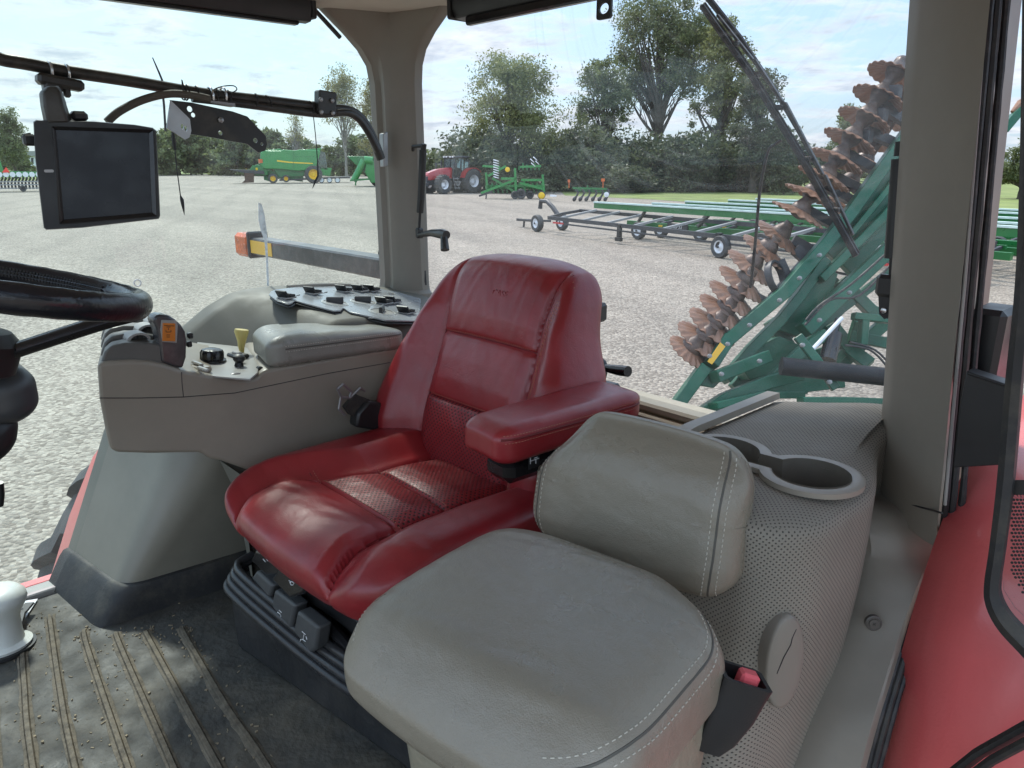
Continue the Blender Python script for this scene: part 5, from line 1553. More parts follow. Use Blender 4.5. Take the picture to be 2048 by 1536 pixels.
# ================================================================= BAR, BRACKET, MONITOR
bar = thing('mounting_bar', 'black tubular bar across the side window, wrapped in cable ties, with two loose hanging leads', 'mounting bar', (-1.85, .8, .14))
bx = -1.85
B_ = lambda px, py, dx=0.0: aX(px, py, bx + dx)
t = MB()
t.tube(catmull([B_(-60, 96), B_(-15, 112), B_(8, 120), B_(50, 127), B_(130, 142), B_(260, 162), B_(400, 186), B_(520, 200), B_(620, 212), B_(665, 217), B_(700, 222), B_(725, 240), B_(745, 275), B_(762, 318)], 6), .0128, 14)
t.build('main_tube', M_blackmetal, bar, angle=60)
t = MB()
t.tube(catmull([B_(384, 196, .01), B_(470, 206, .01), B_(560, 218, .01), B_(640, 228, .01), B_(690, 225, .015), B_(715, 236, .015), B_(735, 262, .015), B_(756, 302, .015)], 6), .0095, 12)
t.build('second_tube', M_blackmetal, bar, angle=60)
t = MB(); t.tube(catmull([B_(214, 244, .02), B_(240, 222, .02), B_(285, 200, .02), B_(335, 188, .02), B_(380, 190, .02), B_(420, 198, .02)], 6), [.0085] * 31, 12)
t.build('corrugated_hose', mat('hose_grey', (.085, .075, .06), .6, bump=.5, bscale=260), bar, angle=60)
t = MB(); t.box(B_(651, 207, .012), (.03, .052, .060), rotz(0) @ Matrix.Rotation(rad(-5), 3, 'X'), bev=.004)
ub_ = t.build('clamp_block', M_blackmetal, bar)
t = MB()
for a, b in ((641, 199), (664, 201), (642, 224), (665, 226)):
    t.lathe(B_(a, b, .028), (1, 0, 0), [(.006, 0), (.006, .004), (.003, .006)], 6)
t.build('clamp_bolt', M_steel, ub_)
t = MB(); t.prism([tuple(B_(a, b, -.06)) for a, b in ((758, 268), (768, 264), (769, 332), (760, 334))], (.02, 0, 0)); t.build('bar_foot', M_steel, bar, bevel=.002)
t = Multi()
rnd = random.Random(5)
for px in (366, 372, 390, 430, 455, 508, 535, 620, 628):
    c_ = B_(px, 186 + (px - 400) * .125, .003)
    tilt = rnd.uniform(-.3, .3)
    pts = [c_ + Vector((.0165 * math.cos(a) + .003, tilt * .015 * math.sin(a), .0165 * math.sin(a) - .003)) for a in np.linspace(0, 2 * math.pi, 17)]
    t.tube(pts, .0019, 5, cap=False)
t.tube(catmull([B_(418, 190, .02), B_(430, 178, .02), B_(450, 172, .02), B_(468, 172, .02), B_(473, 180, .02), B_(455, 190, .02)], 5), .0014, 5)
t.tube([B_(366, 180, .02), B_(364, 160, .02), B_(369, 176, .02)], .002, 5)
t.build('cable_tie', M_black, bar)
t = Multi(); t.tube([B_(305, 115, .015), B_(318, 145, .015), B_(325, 162, .015)], [.0012, .0022, .0024], 6); t.tube([B_(325, 182, .015), B_(328, 210, .015), B_(331, 262, .015)], .0026, 6)
t.build('tie_tail', mat('tie_grey', (.10, .10, .12), .5), bar)
t = MB()
t.tube([B_(345, 262, .02), B_(348, 285, .02), B_(350, 300, .02)], [.003, .0045, .003], 8)
t.tube([B_(350, 300, .02), B_(354, 340, .02), B_(361, 392, .02)], .0013, 6)
t.tube([B_(361, 392, .02), B_(364, 400, .02), B_(366, 412, .02), B_(369, 430, .02)], [.002, .0045, .0035, .0005], 8)
t.build('hanging_lead', M_black, bar)
t = MB(); t.tube([B_(626, 225, .015), B_(631, 270, .015), B_(635, 320, .015), B_(636, 352, .015), B_(630, 364, .015), B_(625, 377, .015)], [.0013, .0013, .0015, .0028, .003, .0006], 6)
t.build('hanging_lead', M_black, bar)
# mirror/receiver bracket with punched holes
brk = thing('punched_bracket', 'black steel bracket with punched holes and a grey folded flap, clamped under the bar', 'bracket', tuple(B_(440, 240)))
Mx = frame(B_(430, 240, .0), (0, 1, 0), (0, 0, 1))
def loc(pts, dx=0.0): return [local2(Mx, B_(a, b, dx)) for a, b in pts]
def hole(px, py, r, dx=0.0):
    c_ = local2(Mx, B_(px, py, dx)); return circ(c_[0], c_[1], r)
plate('bracket_plate', loc([(339, 200), (382, 205), (465, 223), (494, 233), (531, 272), (533, 290), (529, 302), (516, 305), (494, 288), (430, 276), (380, 268), (379, 240)]),
      [hole(379, 218, .0065), hole(386, 230, .0052), hole(440, 266, .0052), hole(510, 281, .006), hole(523, 288, .004)], .004, Mx, M_blackmetal, brk)
Mx2 = frame(B_(350, 240, .03), (-.35, 1, 0), (0, 0, 1))
def loc2(pts): return [local2(Mx2, aP(a, b, B_(350, 240, .03), Mx2.to_3x3() @ Vector((0, 0, 1)))) for a, b in pts]
plate('folded_flap', loc2([(341, 201), (379, 238), (382, 262), (378, 275), (370, 279), (333, 256), (337, 225)]), [circ(*loc2([(364, 253)])[0], .004, .006), circ(*loc2([(371, 257)])[0], .004, .006)], .003, Mx2, M_steel, brk)
t = MB(); t.lathe(B_(441, 240, .003), (1, 0, 0), [(.007, 0), (.007, .004), (.003, .006)], 6); t.build('bracket_bolt', M_steel, brk)
t = MB(); t.box(B_(441, 205, .004), (.03, .062, .012), Matrix.Rotation(rad(-6), 3, 'X'), bev=.002); t.build('saddle', M_steel, brk)
t = MB()
for px in (420, 446):
    pts = [B_(px, 192, .004) + Vector((.019 * math.cos(a), 0, .019 * math.sin(a))) for a in np.linspace(rad(-30), rad(210), 16)]
    t.tube(pts, .0028, 8)
t.build('u_bolt', M_chrome, brk)

mon = thing('display_monitor', 'black tablet-like display monitor with a dark blank screen hanging from the bar', 'monitor', tuple(aR(190, 350, 1.55)))
def monitor():
    back = ray(190, 350).normalized()
    nrm = (-back + Vector((0, 0, .02))).normalized()
    P0 = aR(190, 350, 1.50)
    T = lambda px, py, h=0.0: aP(px, py, P0 + nrm * h, nrm)
    outer = [(66, 243), (72, 239), (88, 240), (188, 242), (270, 249), (306, 255), (313, 261), (317, 340), (321, 432), (318, 438), (240, 447), (164, 456), (92, 460), (87, 456), (79, 392), (70, 320)]
    scr = [(112, 260), (297, 266), (303, 425), (128, 439)]
    b = MB()
    A_ = [T(a, c_, 0) for a, c_ in outer]; cen = sum(A_, Vector()) / len(A_)
    rings = [[tuple(cen + (p - cen) * .90 - nrm * .052) for p in A_], [tuple(cen + (p - cen) * .985 - nrm * .040) for p in A_], [tuple(p - nrm * .006) for p in A_], [tuple(cen + (p - cen) * .985) for p in A_]]
    b.loft(rings)
    b.build('casing', M_black, mon, bevel=.0)
    s_ = MB(); Q = [T(a, c_, .001) for a, c_ in scr]
    s_.prism([tuple(p) for p in Q], tuple(-nrm * .002))
    ms = mat('screen_glass', (0.010, 0.013, 0.020), 0.30, spec=.35, var=.1, vscale=8, dirt=.3, dcol=(.04, .038, .036), dscale=4)
    s_.build('screen', ms, mon, smooth=False)
    bz = MB()
    inn = Q; outq = [T(a, c_, .006) for a, c_ in ((103, 252), (307, 259), (314, 433), (119, 449))]
    for i in range(4):
        j = (i + 1) % 4
        bz.loft([[tuple(inn[i] - nrm * .001), tuple(inn[i] + nrm * .001), tuple(outq[i] + (inn[i] - outq[i]) * .5), tuple(outq[i]), tuple(outq[i] - nrm * .008)], [tuple(inn[j] - nrm * .001), tuple(inn[j] + nrm * .001), tuple(outq[j] + (inn[j] - outq[j]) * .5), tuple(outq[j]), tuple(outq[j] - nrm * .008)]])
    bz.build('bezel', M_blackgloss, mon, bevel=.001)
    bd = MB(); c_ = T(98, 342, .0015); ex = (T(110, 342, .0015) - c_).normalized(); ey = nrm.cross(ex)
    pts = [c_ + ex * ((.0055 if math.cos(a) > 0 else -.0055) + .0028 * math.cos(a)) + ey * .0028 * math.sin(a) for a in np.linspace(0, 2 * math.pi, 20, endpoint=False)]
    bd.prism([tuple(p) for p in pts], tuple(nrm * .0008)); bd.build('badge', mat('badge_silver', (.45, .45, .45), .5), mon)
    ar = MB()
    ar.loft([[tuple(T(a, c_, h)) for a, c_, h in r_] for r_ in ([(118, 172, -.02), (112, 172, .0), (98, 172, .0), (92, 172, -.02), (98, 172, -.04), (112, 172, -.04)],
             [(125, 184, -.02), (120, 184, .005), (86, 184, .005), (77, 186, -.02), (86, 184, -.045), (120, 184, -.045)],
             [(134, 210, -.02), (126, 212, .006), (88, 212, .006), (80, 212, -.02), (88, 212, -.046), (126, 212, -.046)],
             [(145, 244, -.02), (138, 246, .002), (96, 246, .002), (87, 246, -.02), (96, 246, -.05), (138, 246, -.05)])])
    ar.build('ball_arm', mat('arm_casting', (.05, .047, .042), .45, bump=.4, bscale=200, dirt=.3, dcol=(.1, .09, .075)), mon, bevel=.004)
    kn = MB(); kn.box(T(157, 233, -.03), (.03, .03, .02), bev=.006); kn.build('arm_knob', M_black, mon)
    sd_ = MB(); sd_.box(T(58, 280, -.03), (.02, .022, .022), bev=.004); sd_.tube([T(62, 268, -.03), T(48, 270, -.03), T(44, 276, -.03)], .003, 6); sd_.build('side_plug', M_black, mon)
    cl = MB()
    cl.tube([B_(80, 152, .01), B_(88, 158, .01), B_(95, 176, .01)], .008, 8)
    cl.box(B_(120, 165, .01), (.035, .085, .022), Matrix.Rotation(rad(-8), 3, 'X'), bev=.006)
    cl.box(B_(104, 172, .01), (.03, .035, .03), bev=.006)
    cl.box(B_(133, 180, .01), (.012, .014, .03), bev=.004)
    cl.build('bar_clamp', M_blackmetal, mon)
    ub = MB()
    for px, py in ((100, 140), (134, 145)):
        pts = [B_(px, py + 1, .002) + Vector((.0165 * math.cos(a), 0, .0165 * math.sin(a))) for a in np.linspace(rad(-35), rad(215), 18)]
        pts = [pts[0] - Vector((0, 0, .018))] + pts + [pts[-1] - Vector((0, 0, .018))]
        ub.tube(pts, .0028, 8)
    ub.build('u_bolt', M_chrome, mon)
monitor()

# ================================================================= STEERING
sw = thing('steering_wheel', 'black steering wheel with a thick gripped rim, seen edge-on at the left of the cab', 'steering wheel', (-1.2, .12, -.5))
def steering():
    C_ = Vector((-1.2, .158, -.148)); nz = Vector((0.0, .27, 1)).normalized(); ex = Vector((1, 0, 0)); ey = nz.cross(ex)
    R_ = .190; rt = .0195
    m_ = MB(); rings = []
    for i in range(96):
        th = 2 * math.pi * i / 96
        rad_ = ex * math.cos(th) + ey * math.sin(th)
        rings.append([tuple(C_ + rad_ * (R_ + rt * .85 * math.cos(a)) + nz * rt * math.sin(a) * (1 + .02 * math.sin(th * 30))) for a in np.linspace(0, 2 * math.pi, 20, endpoint=False)])
    rings.append(rings[0]); m_.loft(rings, cap=False)
    m_.build('rim', mat('rim_leather', (.012, .012, .016), .26, bump=.3, bscale=160, var=.3, rvar=.12, coat=.2), sw, angle=60)
    g = MB()   # woven grip band on the inside of the far rim
    for i in range(60):
        th = math.pi * (.62 + .5 * i / 60)
        for a in (math.pi * .86, math.pi * .95, math.pi * 1.04):
            rad_ = ex * math.cos(th) + ey * math.sin(th)
            p = C_ + rad_ * (R_ + (rt * .85 + .0006) * math.cos(a)) + nz * (rt + .0006) * math.sin(a)
            g.box(p, (.0045, .0035, .004), rotz(th), bev=.0008)
    g.build('rim_grip', M_rubber, sw)
    hub = C_ - nz * .085 + Vector((0, -.02, 0))
    h_ = MB(); h_.lathe(hub, nz, [(.05, -.04), (.07, -.03), (.075, .01), (.06, .025), (.001, .03)], 32); h_.build('hub', M_black, sw)
    for th in (rad(62), rad(180), rad(-62)):
        rad_ = ex * math.cos(th) + ey * math.sin(th)
        q = MB(); q.tube(catmull([C_ + rad_ * R_ - nz * .01, C_ + rad_ * (R_ - .05) - nz * .035, hub + rad_ * .06], 6), [.018] * 13, 12, flat=.6)
        q.build('spoke', M_blackgloss, sw)
steering()
col_ = thing('steering_column', 'dark rounded steering column shroud with a short stalk, at the left edge below the wheel', 'steering column', (-1.3, .08, FZ))
def column():
    def fn(V, src, D):
        z = V[:, 2]; t = (z + .105) / .21
        V[:, 1] -= .055 * (1 - t) ** 2
        V[:, 0] += .01 * (1 - t)
        return V
    # upper half lighter, lower half darker, split line between
    M_sh = mat('shroud_grey', (.05, .052, .055), .38, bump=.2, bscale=500, var=.1)
    soft('upper_shroud', (.10, .085, .045), (.05, .05, .035), (24, 24, 20), None, Matrix.Translation((-1.30, .120, -.318)), M_sh, col_)
    soft('lower_shroud', (.095, .080, .045), (.05, .05, .04), (24, 24, 24), fn, Matrix.Translation((-1.30, .105, -.375)), M_black, col_)
    m_ = MB(); m_.tube([(-1.30, .05, -.42), (-1.30, -.02, -.75), (-1.30, -.06, FZ)], [.05, .06, .08], 20); m_.build('column_tube', M_black, col_)
    st_ = MB(); st_.tube([aR(-40, 745, 1.25), aR(-6, 732, 1.22), aR(10, 724, 1.20)], [.006, .010, .012], 12); st_.build('stalk', M_black, col_)
    l2 = MB(); l2.tube([aR(0, 965, 1.32), aR(2, 990, 1.33), aR(0, 1010, 1.34)], .006, 8); l2.build('column_lever', M_black, col_)
column()

# ================================================================= SUN BLINDS
def blind_side():
    b = thing('sun_blind', 'dark roller sun blind over the side window, left of the far pillar', 'sun blind', (-1.93, .7, .37), group='roller sun blinds under the roof')
    m_ = MB(); y0, y1 = .15, 1.066
    m_.prism([(-1.955, y0, .41), (-1.955, y0, .372), (-1.935, y0, .350), (-1.905, y0, .352), (-1.895, y0, .378), (-1.895, y0, .41)], (0, y1 - y0, 0))
    m_.build('cassette', M_black, b, bevel=.004)
    m_ = MB(); m_.box((-1.925, (y0 + y1 - .03) / 2, .3485), (.026, y1 - y0 - .03, .012), bev=.004); m_.build('pull_rail', M_blackgloss, b)
    m_ = MB(); m_.box((-1.925, y1 + .005, .388), (.066, .012, .058), bev=.004); m_.build('end_cap', M_black, b)
    p = aX(283, -2, -1.93); 
    m_ = MB(); m_.box((p.x, p.y, p.z), (.01, .036, .014), bev=.003); m_.build('pull_tab', M_black, b)
blind_side()
def blind_rear():
    b = thing('sun_blind', 'dark roller sun blind over the rear window, with a holed pull tab', 'sun blind', (-1.1, 1.31, .35), group='roller sun blinds under the roof')
    x0, x1 = -1.60, -.52
    m_ = MB()
    m_.prism([(x0, 1.34, .40), (x0, 1.34, .355), (x0, 1.325, .345), (x0, 1.295, .348), (x0, 1.285, .37), (x0, 1.285, .40)], (x1 - x0, 0, 0))
    m_.build('cassette', M_black, b, bevel=.004)
    m_ = MB(); m_.box(((x0 + .045 + x1) / 2, 1.30, .338), (x1 - x0 - .045, .020, .022), bev=.004); m_.build('pull_rail', M_blackgloss, b)
    m_ = MB(); m_.box((x0 - .005, 1.31, .374), (.012, .066, .056), bev=.004); m_.build('end_cap', M_black, b)
    Mx = frame(aY(1209, 17, 1.298), (1, 0, 0), (0, 0, 1))
    w, h = .0195, .0205
    out = []
    for sx, sy, a0 in ((1, 1, 0), (-1, 1, 90), (-1, -1, 180), (1, -1, 270)):
        for k in range(5):
            a = rad(a0 + k * 22.5); out.append((sx * (w - .006) + .006 * math.cos(a), sy * (h - .006) + .006 * math.sin(a)))
    plate('pull_tab', out, [circ(0, 0, .0135, .0105)], .006, Mx, M_black, b)
blind_rear()

# ================================================================= LOOSE LAMP ON THE FLOOR
lp = thing('loose_lamp', 'white dome-topped plastic unit with a black mounting bracket, lying on the floor mat', 'lamp unit', tuple(aZ(5, 1290, FZ + .01)))
def loose():
    c_ = aZ(2, 1288, FZ + .018)
    c_ = Vector((c_.x, c_.y, FZ + .012))
    m_ = MB(); tilt = Vector((-.10, .03, 1)).normalized()
    m_.lathe(c_, tilt, [(.058, 0), (.060, .006), (.046, .012), (.044, .03), (.044, .062), (.047, .075), (.060, .095), (.064, .106), (.062, .118), (.050, .130), (.028, .136), (.001, .137)], 40)
    m_.build('dome', M_white, lp, angle=50)
    b = MB(); b.lathe(c_ - tilt * .004, tilt, [(.066, -.004), (.066, .003), (.058, .004)], 32)
    for a, b_, z in ((43, 1290, .012), (60, 1206, .03)):
        q = aZ(a, b_, FZ + z); b.beam(c_ + Vector((0, 0, z - .01)), q, .022, .006, bev=.002)
    b.prism([tuple(aZ(a, b_, FZ + .03)) for a, b_ in ((30, 1235), (44, 1200), (52, 1230), (40, 1275), (28, 1262))], (0, 0, .012))
    b.build('mounting_bracket', M_black, lp)
    w = MB(); 
    for k, (a, b_) in enumerate(((38, 1198), (40, 1212), (34, 1228), (30, 1236), (30, 1244))):
        q = aZ(a, b_, FZ + .048); w.box(q, (.012, .003, .003), rotz(.3 + k))
    w.build('contact_pin', M_paper, lp)
loose()
cd = MB(); cd.prism([tuple(aZ(a, b, FZ + .012)) for a, b in ((41, 1204), (76, 1198), (52, 1235), (44, 1228))], (0, 0, .0012))
tag(cd.build('paper_card', M_paper, None, smooth=False), 'small white three-cornered card under the bracket on the floor mat', 'card')

# ================================================================= OUTDOORS: vegetation
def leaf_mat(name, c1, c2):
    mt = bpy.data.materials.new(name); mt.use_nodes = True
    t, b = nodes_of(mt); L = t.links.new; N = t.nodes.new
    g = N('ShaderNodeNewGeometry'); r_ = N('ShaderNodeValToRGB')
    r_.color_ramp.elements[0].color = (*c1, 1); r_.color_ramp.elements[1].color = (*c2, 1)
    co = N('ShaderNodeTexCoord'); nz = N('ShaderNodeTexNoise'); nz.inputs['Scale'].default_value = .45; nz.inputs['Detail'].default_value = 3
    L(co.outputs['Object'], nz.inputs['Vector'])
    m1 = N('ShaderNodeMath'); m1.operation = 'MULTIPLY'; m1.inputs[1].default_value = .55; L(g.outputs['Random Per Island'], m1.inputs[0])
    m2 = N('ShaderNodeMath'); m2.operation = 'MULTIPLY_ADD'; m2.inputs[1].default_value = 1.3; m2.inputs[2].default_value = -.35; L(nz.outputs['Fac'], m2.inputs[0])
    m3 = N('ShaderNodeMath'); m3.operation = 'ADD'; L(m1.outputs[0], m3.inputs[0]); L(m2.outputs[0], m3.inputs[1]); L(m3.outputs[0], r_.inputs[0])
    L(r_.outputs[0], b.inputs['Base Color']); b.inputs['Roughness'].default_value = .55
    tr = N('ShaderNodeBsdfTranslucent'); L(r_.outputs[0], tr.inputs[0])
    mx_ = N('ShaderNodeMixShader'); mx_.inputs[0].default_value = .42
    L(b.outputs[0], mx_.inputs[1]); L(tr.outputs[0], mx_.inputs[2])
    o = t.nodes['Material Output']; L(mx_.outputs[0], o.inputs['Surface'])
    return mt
L_olive = leaf_mat('leaves_olive', (0.060, 0.080, 0.028), (0.30, 0.31, 0.11))
L_green = leaf_mat('leaves_green', (0.045, 0.065, 0.030), (0.22, 0.25, 0.10))
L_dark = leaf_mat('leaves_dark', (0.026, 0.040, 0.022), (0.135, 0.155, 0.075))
L_autumn = leaf_mat('leaves_yellowing', (0.10, 0.11, 0.045), (0.36, 0.32, 0.13))
M_bark = mat('bark', (0.075, 0.062, 0.048), .9, bump=.6, bscale=6, var=.3, vscale=2)
M_barkp = mat('pale_bark', (0.20, 0.185, 0.16), .9, bump=.4, bscale=6, var=.3, vscale=2)

def tree_meshes(seed, H, W, base, blobs, nleaf, ls, trunk_r, nbr=26, lean=0.0, droop=0.0, fork=1):
    """trunk with limbs growing to clump centres; crown of leaf-sized faces.
       blobs: (x, z, rx, rz, weight) ellipsoids in fractions of W (half width) and H"""
    rn = random.Random(seed); nr = np.random.RandomState(seed)
    # clump centres
    wts = [b[4] for b in blobs]; cl = []
    while len(cl) < nbr * 5:
        b = rn.choices(blobs, wts)[0]
        v = Vector((rn.gauss(0, 1), rn.gauss(0, 1), rn.gauss(0, 1))).normalized() * (rn.random() ** .45)
        cl.append(Vector((b[0] * W + v.x * b[2] * W, v.y * b[2] * W * .85, b[1] * H + v.z * b[3] * H)))
    tb = MB()
    top = Vector((lean * W, 0, H * .80))
    trunk = [Vector((0, 0, 0))]
    for k in range(1, 9):
        f = k / 8; trunk.append(Vector((lean * W * f + rn.uniform(-.03, .03) * W, rn.uniform(-.03, .03) * W, H * .80 * f)))
    tr_ = catmull(trunk, 4)
    tb.tube(tr_, [trunk_r * (1.25 if i < 2 else 1) * (1 - .85 * i / len(tr_)) for i in range(len(tr_))], 9)
    limbs = []
    for f_ in range(fork):
        a = rn.uniform(0, 6.28)
    for k in range(nbr):
        tgt = cl[k * 4 + 1]
        zs = max(base * H * .75, min(H * .62, tgt.z * rn.uniform(.38, .70)))
        i = min(len(tr_) - 1, int(zs / (H * .80) * (len(tr_) - 1)))
        s_ = tr_[i]
        mid = s_.lerp(tgt, .5) + Vector((rn.uniform(-.06, .06) * W, rn.uniform(-.06, .06) * W, -.02 * H + rn.uniform(0, .06) * H))
        pts = catmull([s_, mid, tgt], 5)
        r0 = trunk_r * (1 - .85 * i / len(tr_)) * .50
        tb.tube(pts, [r0 * (1 - .85 * j / len(pts)) for j in range(len(pts))], 5, cap=False)
        for j in (3, 5, 7, 9):
            for _ in range(2):
                c_ = min(cl, key=lambda q: (q - pts[j]).length + rn.random() * .5 * W)
                e_ = pts[j].lerp(c_, .8) + Vector((rn.uniform(-.1, .1), rn.uniform(-.1, .1), rn.uniform(-.05, .12))) * W
                tb.tube(catmull([pts[j], pts[j].lerp(e_, .5) + Vector((0, 0, .02 * H)), e_], 3), [r0 * .34, r0 * .28, r0 * .22, r0 * .18, r0 * .14, r0 * .10, r0 * .06][:7], 4, cap=False)
    tm = bpy.data.meshes.new('trunk'); tm.from_pydata(tb.v, [], tb.f)
    C_ = np.array([tuple(c) for c in cl]); n = nleaf
    idx = nr.randint(0, len(C_), n); sp_ = W * .105 * (0.5 + nr.rand(len(C_)))[idx]
    P_ = C_[idx] + np.clip(nr.normal(0, 1, (n, 3)), -1.7, 1.7) * sp_[:, None] * np.array([1, 1, .8])
    P_ = P_[P_[:, 2] > base * H * .55]; n = len(P_)
    if droop: P_[:, 2] -= droop * np.abs(nr.normal(0, 1, n)) * H
    A_ = nr.normal(0, 1, (n, 3)); A_ /= np.linalg.norm(A_, axis=1, keepdims=True)
    B2 = np.cross(A_, nr.normal(0, 1, (n, 3))); B2 /= np.linalg.norm(B2, axis=1, keepdims=True)
    s = ls * (0.5 + nr.rand(n))[:, None]
    V = np.stack([P_ - A_ * s, P_ + B2 * s * .45 , P_ + A_ * s, P_ - B2 * s * .45], 1).reshape(-1, 3)
    cm = bpy.data.meshes.new('crown')
    cm.vertices.add(4 * n); cm.vertices.foreach_set('co', V.ravel())
    cm.loops.add(4 * n); cm.loops.foreach_set('vertex_index', np.arange(4 * n))
    cm.polygons.add(n); cm.polygons.foreach_set('loop_start', np.arange(0, 4 * n, 4)); cm.polygons.foreach_set('loop_total', np.full(n, 4))
    cm.update(calc_edges=True)
    return tm, cm
def place_tree(name, meshes, px, py, label, cat='tree', group=None, scale=1.0, rot=0.0, lm=L_green, bm=M_bark, dist=None, bury=0.0, sz=None):
    p = gnd(px, py) if dist is None else dist
    o = thing(name, label, cat, (p.x, p.y, GZ - bury), group, rot)
    o.scale = (scale, scale, sz or scale)
    for nm, me, mt in (('trunk', meshes[0], bm), ('crown', meshes[1], lm)):
        if not me.materials: me.materials.append(mt)
        c = bpy.data.objects.new(nm, me); COL.objects.link(c); c.parent = o
        if nm == 'trunk': me.polygons.foreach_set('use_smooth', [True] * len(me.polygons))
    return o
def at_dist(px, d):
    r_ = ray(px, 330); h = Vector((r_.x, r_.y, 0)).normalized(); return h * d
def mpp(px, d):    # metres per photo pixel at horizontal distance d
    r_ = ray(px, 330); h = math.hypot(r_.x, r_.y); return d / h / F
def px_tree(seed, name, px, ytop, ybase, wpx, d, base, blobs, nleaf, leafpx, trpx, label, lm, bm=M_bark, **k):
    """a tree d metres away: wpx its crown's half width, ytop / ybase where it ends in the photo"""
    nleaf = int(nleaf * 1.7); leafpx *= .72
    s = mpp(px, d)
    ztop = -(ytop - 327) * s / math.cos(PITCH) ; H = ztop - GZ
    grp = k.pop('group', None)
    m_ = tree_meshes(seed, H, wpx * s, base, blobs, nleaf, leafpx * s, trpx * s, **k)
    return place_tree(name, m_, 0, 0, label, lm=lm, bm=bm, dist=at_dist(px, d), group=grp)

round_b = [(0, .58, .75, .36, 3), (-.45, .42, .5, .22, 1.4), (.45, .42, .5, .22, 1.4), (0, .82, .5, .16, 1)]
px_tree(11, 'maple_tree', 1022, 126, 385, 124, 78, .16, [(0, .60, .72, .34, 3), (-.5, .48, .45, .26, 1.8), (.52, .48, .42, .26, 1.8), (-.1, .86, .5, .12, 1.2), (.3, .80, .45, .12, 1)], 15000, 3.6, 7,
        'rounded olive-green tree standing apart, left of the taller trees behind the planter', L_olive, nbr=30)
px_tree(12, 'ash_tree', 1203, 128, 385, 70, 84, .30, [(-.1, .80, .65, .16, 2), (.45, .62, .5, .14, 1.6), (-.55, .60, .42, .12, 1.2), (.1, .50, .8, .08, .7), (-.2, .42, .7, .06, .5)], 7500, 3.6, 7,
        'slim open-crowned tree with a dark straight trunk between the rounded tree and the tallest one', L_green, nbr=24)
px_tree(13, 'cottonwood_tree', 1312, 22, 385, 112, 88, .36, [(-.15, .84, .80, .14, 3), (.45, .74, .50, .14, 1.8), (-.60, .66, .38, .12, 1.3), (.5, .56, .45, .10, .9), (-.55, .52, .35, .07, .6)], 16500, 3.7, 11,
        'tallest tree of the row, with a forked pale trunk and a broad leafy top', L_green, bm=M_bark, nbr=34)
px_tree(14, 'poplar_tree', 1432, 58, 390, 70, 82, .2, [(-.1, .80, .75, .15, 2), (.1, .62, .85, .16, 2), (-.1, .42, .9, .16, 1.6)], 12500, 3.7, 9,
        'leafy tree with yellowish lower leaves just right of the tallest tree', L_olive, nbr=28)
px_tree(15, 'elm_tree', 1510, 150, 395, 72, 74, .08, [(-.1, .78, .6, .17, 2), (0, .54, .85, .22, 2.2), (.1, .30, .95, .18, 2)], 14000, 3.6, 8,
        'dark dense tree closing the row on the right, behind the wiper', L_dark, nbr=26)
px_tree(16, 'small_oak_tree', 1690, 218, 380, 52, 95, .1, round_b, 5000, 3.4, 5,
        'small rounded tree seen behind the upper rusty discs', L_green, nbr=18)
px_tree(17, 'roadside_tree', 2052, 286, 400, 60, 70, .1, round_b, 6000, 3.4, 5,
        'bushy green tree to the right of the near pillar', L_green, nbr=18)
px_tree(18, 'lawn_tree', 28, 228, 345, 50, 170, .22, round_b, 7000, 3.2, 3.5,
        'round-topped tree on the lawn at the far left edge', L_green, nbr=20)
px_tree(19, 'bare_tree', 598, 222, 345, 34, 165, .2, [(0, .8, .5, .18, 1), (-.5, .6, .4, .12, 1), (.4, .6, .4, .14, 1)], 500, 2.6, 2.2,
        'thin half-bare tree behind the left end of the combine harvester', L_autumn, bm=M_barkp, nbr=34)
px_tree(20, 'half_bare_tree', 692, 152, 348, 58, 150, .2, [(0, .82, .6, .16, 2), (-.3, .62, .6, .14, 1.2), (.4, .60, .5, .16, 1.2)], 3600, 2.7, 3.0,
        'tall thin-leaved tree with pale limbs above the combine harvester', L_autumn, bm=M_barkp, nbr=36)
px_tree(21, 'half_bare_tree', 752, 165, 348, 42, 150, .15, [(0, .8, .6, .16, 2), (0, .58, .8, .2, 2), (0, .35, .8, .15, 1)], 4200, 2.8, 2.8,
        'yellowing tall tree half hidden behind the far pillar', L_autumn, bm=M_barkp, nbr=26)
px_tree(22, 'spruce_tree', 868, 290, 365, 16, 110, .02, [(0, .75, .25, .14, 1), (0, .5, .55, .18, 2), (0, .25, .95, .18, 3)], 3200, 2.6, 1.5,
        'small dark pointed conifer behind the red tractor', L_dark, nbr=14)

# thickets and tree lines: individuals copied from a few kinds
shr = [tree_meshes(40 + k, 5.0, 3.6, .0, [(0, .55, .8, .40, 2), (-.4, .35, .6, .3, 1), (.4, .40, .55, .3, 1)], 5200, .16, .10, nbr=12) for k in range(3)]
rn = random.Random(8)
def thicket(x0, x1, step, dist, ytop, jitter, label, group, lm, kinds=shr, name='thicket_shrub', Hm=5.0):
    px = x0
    while px < x1:
        d = dist * rn.uniform(.94, 1.08); s = mpp(px, d)
        yt = ytop(px) + rn.uniform(-jitter, jitter)
        H = -(yt - 327) * s / math.cos(PITCH) - GZ
        m_ = rn.choice(kinds); p = at_dist(px, d)
        o = thing(name, label, 'shrub' if 'shrub' in name else 'tree', (p.x, p.y, GZ - .1), group, rn.uniform(0, 6.28))
        sc_ = H / Hm; o.scale = (sc_ * rn.uniform(.95, 1.25) if H > 3 else 1.1, sc_ * 1.1 if H > 3 else 1.1, sc_)
        for nm, me, mt in (('trunk', m_[0], M_bark), ('crown', m_[1], lm)):
            if not me.materials: me.materials.append(mt)
            c = bpy.data.objects.new(nm, me); COL.objects.link(c); c.parent = o
        px += step * rn.uniform(.8, 1.2)
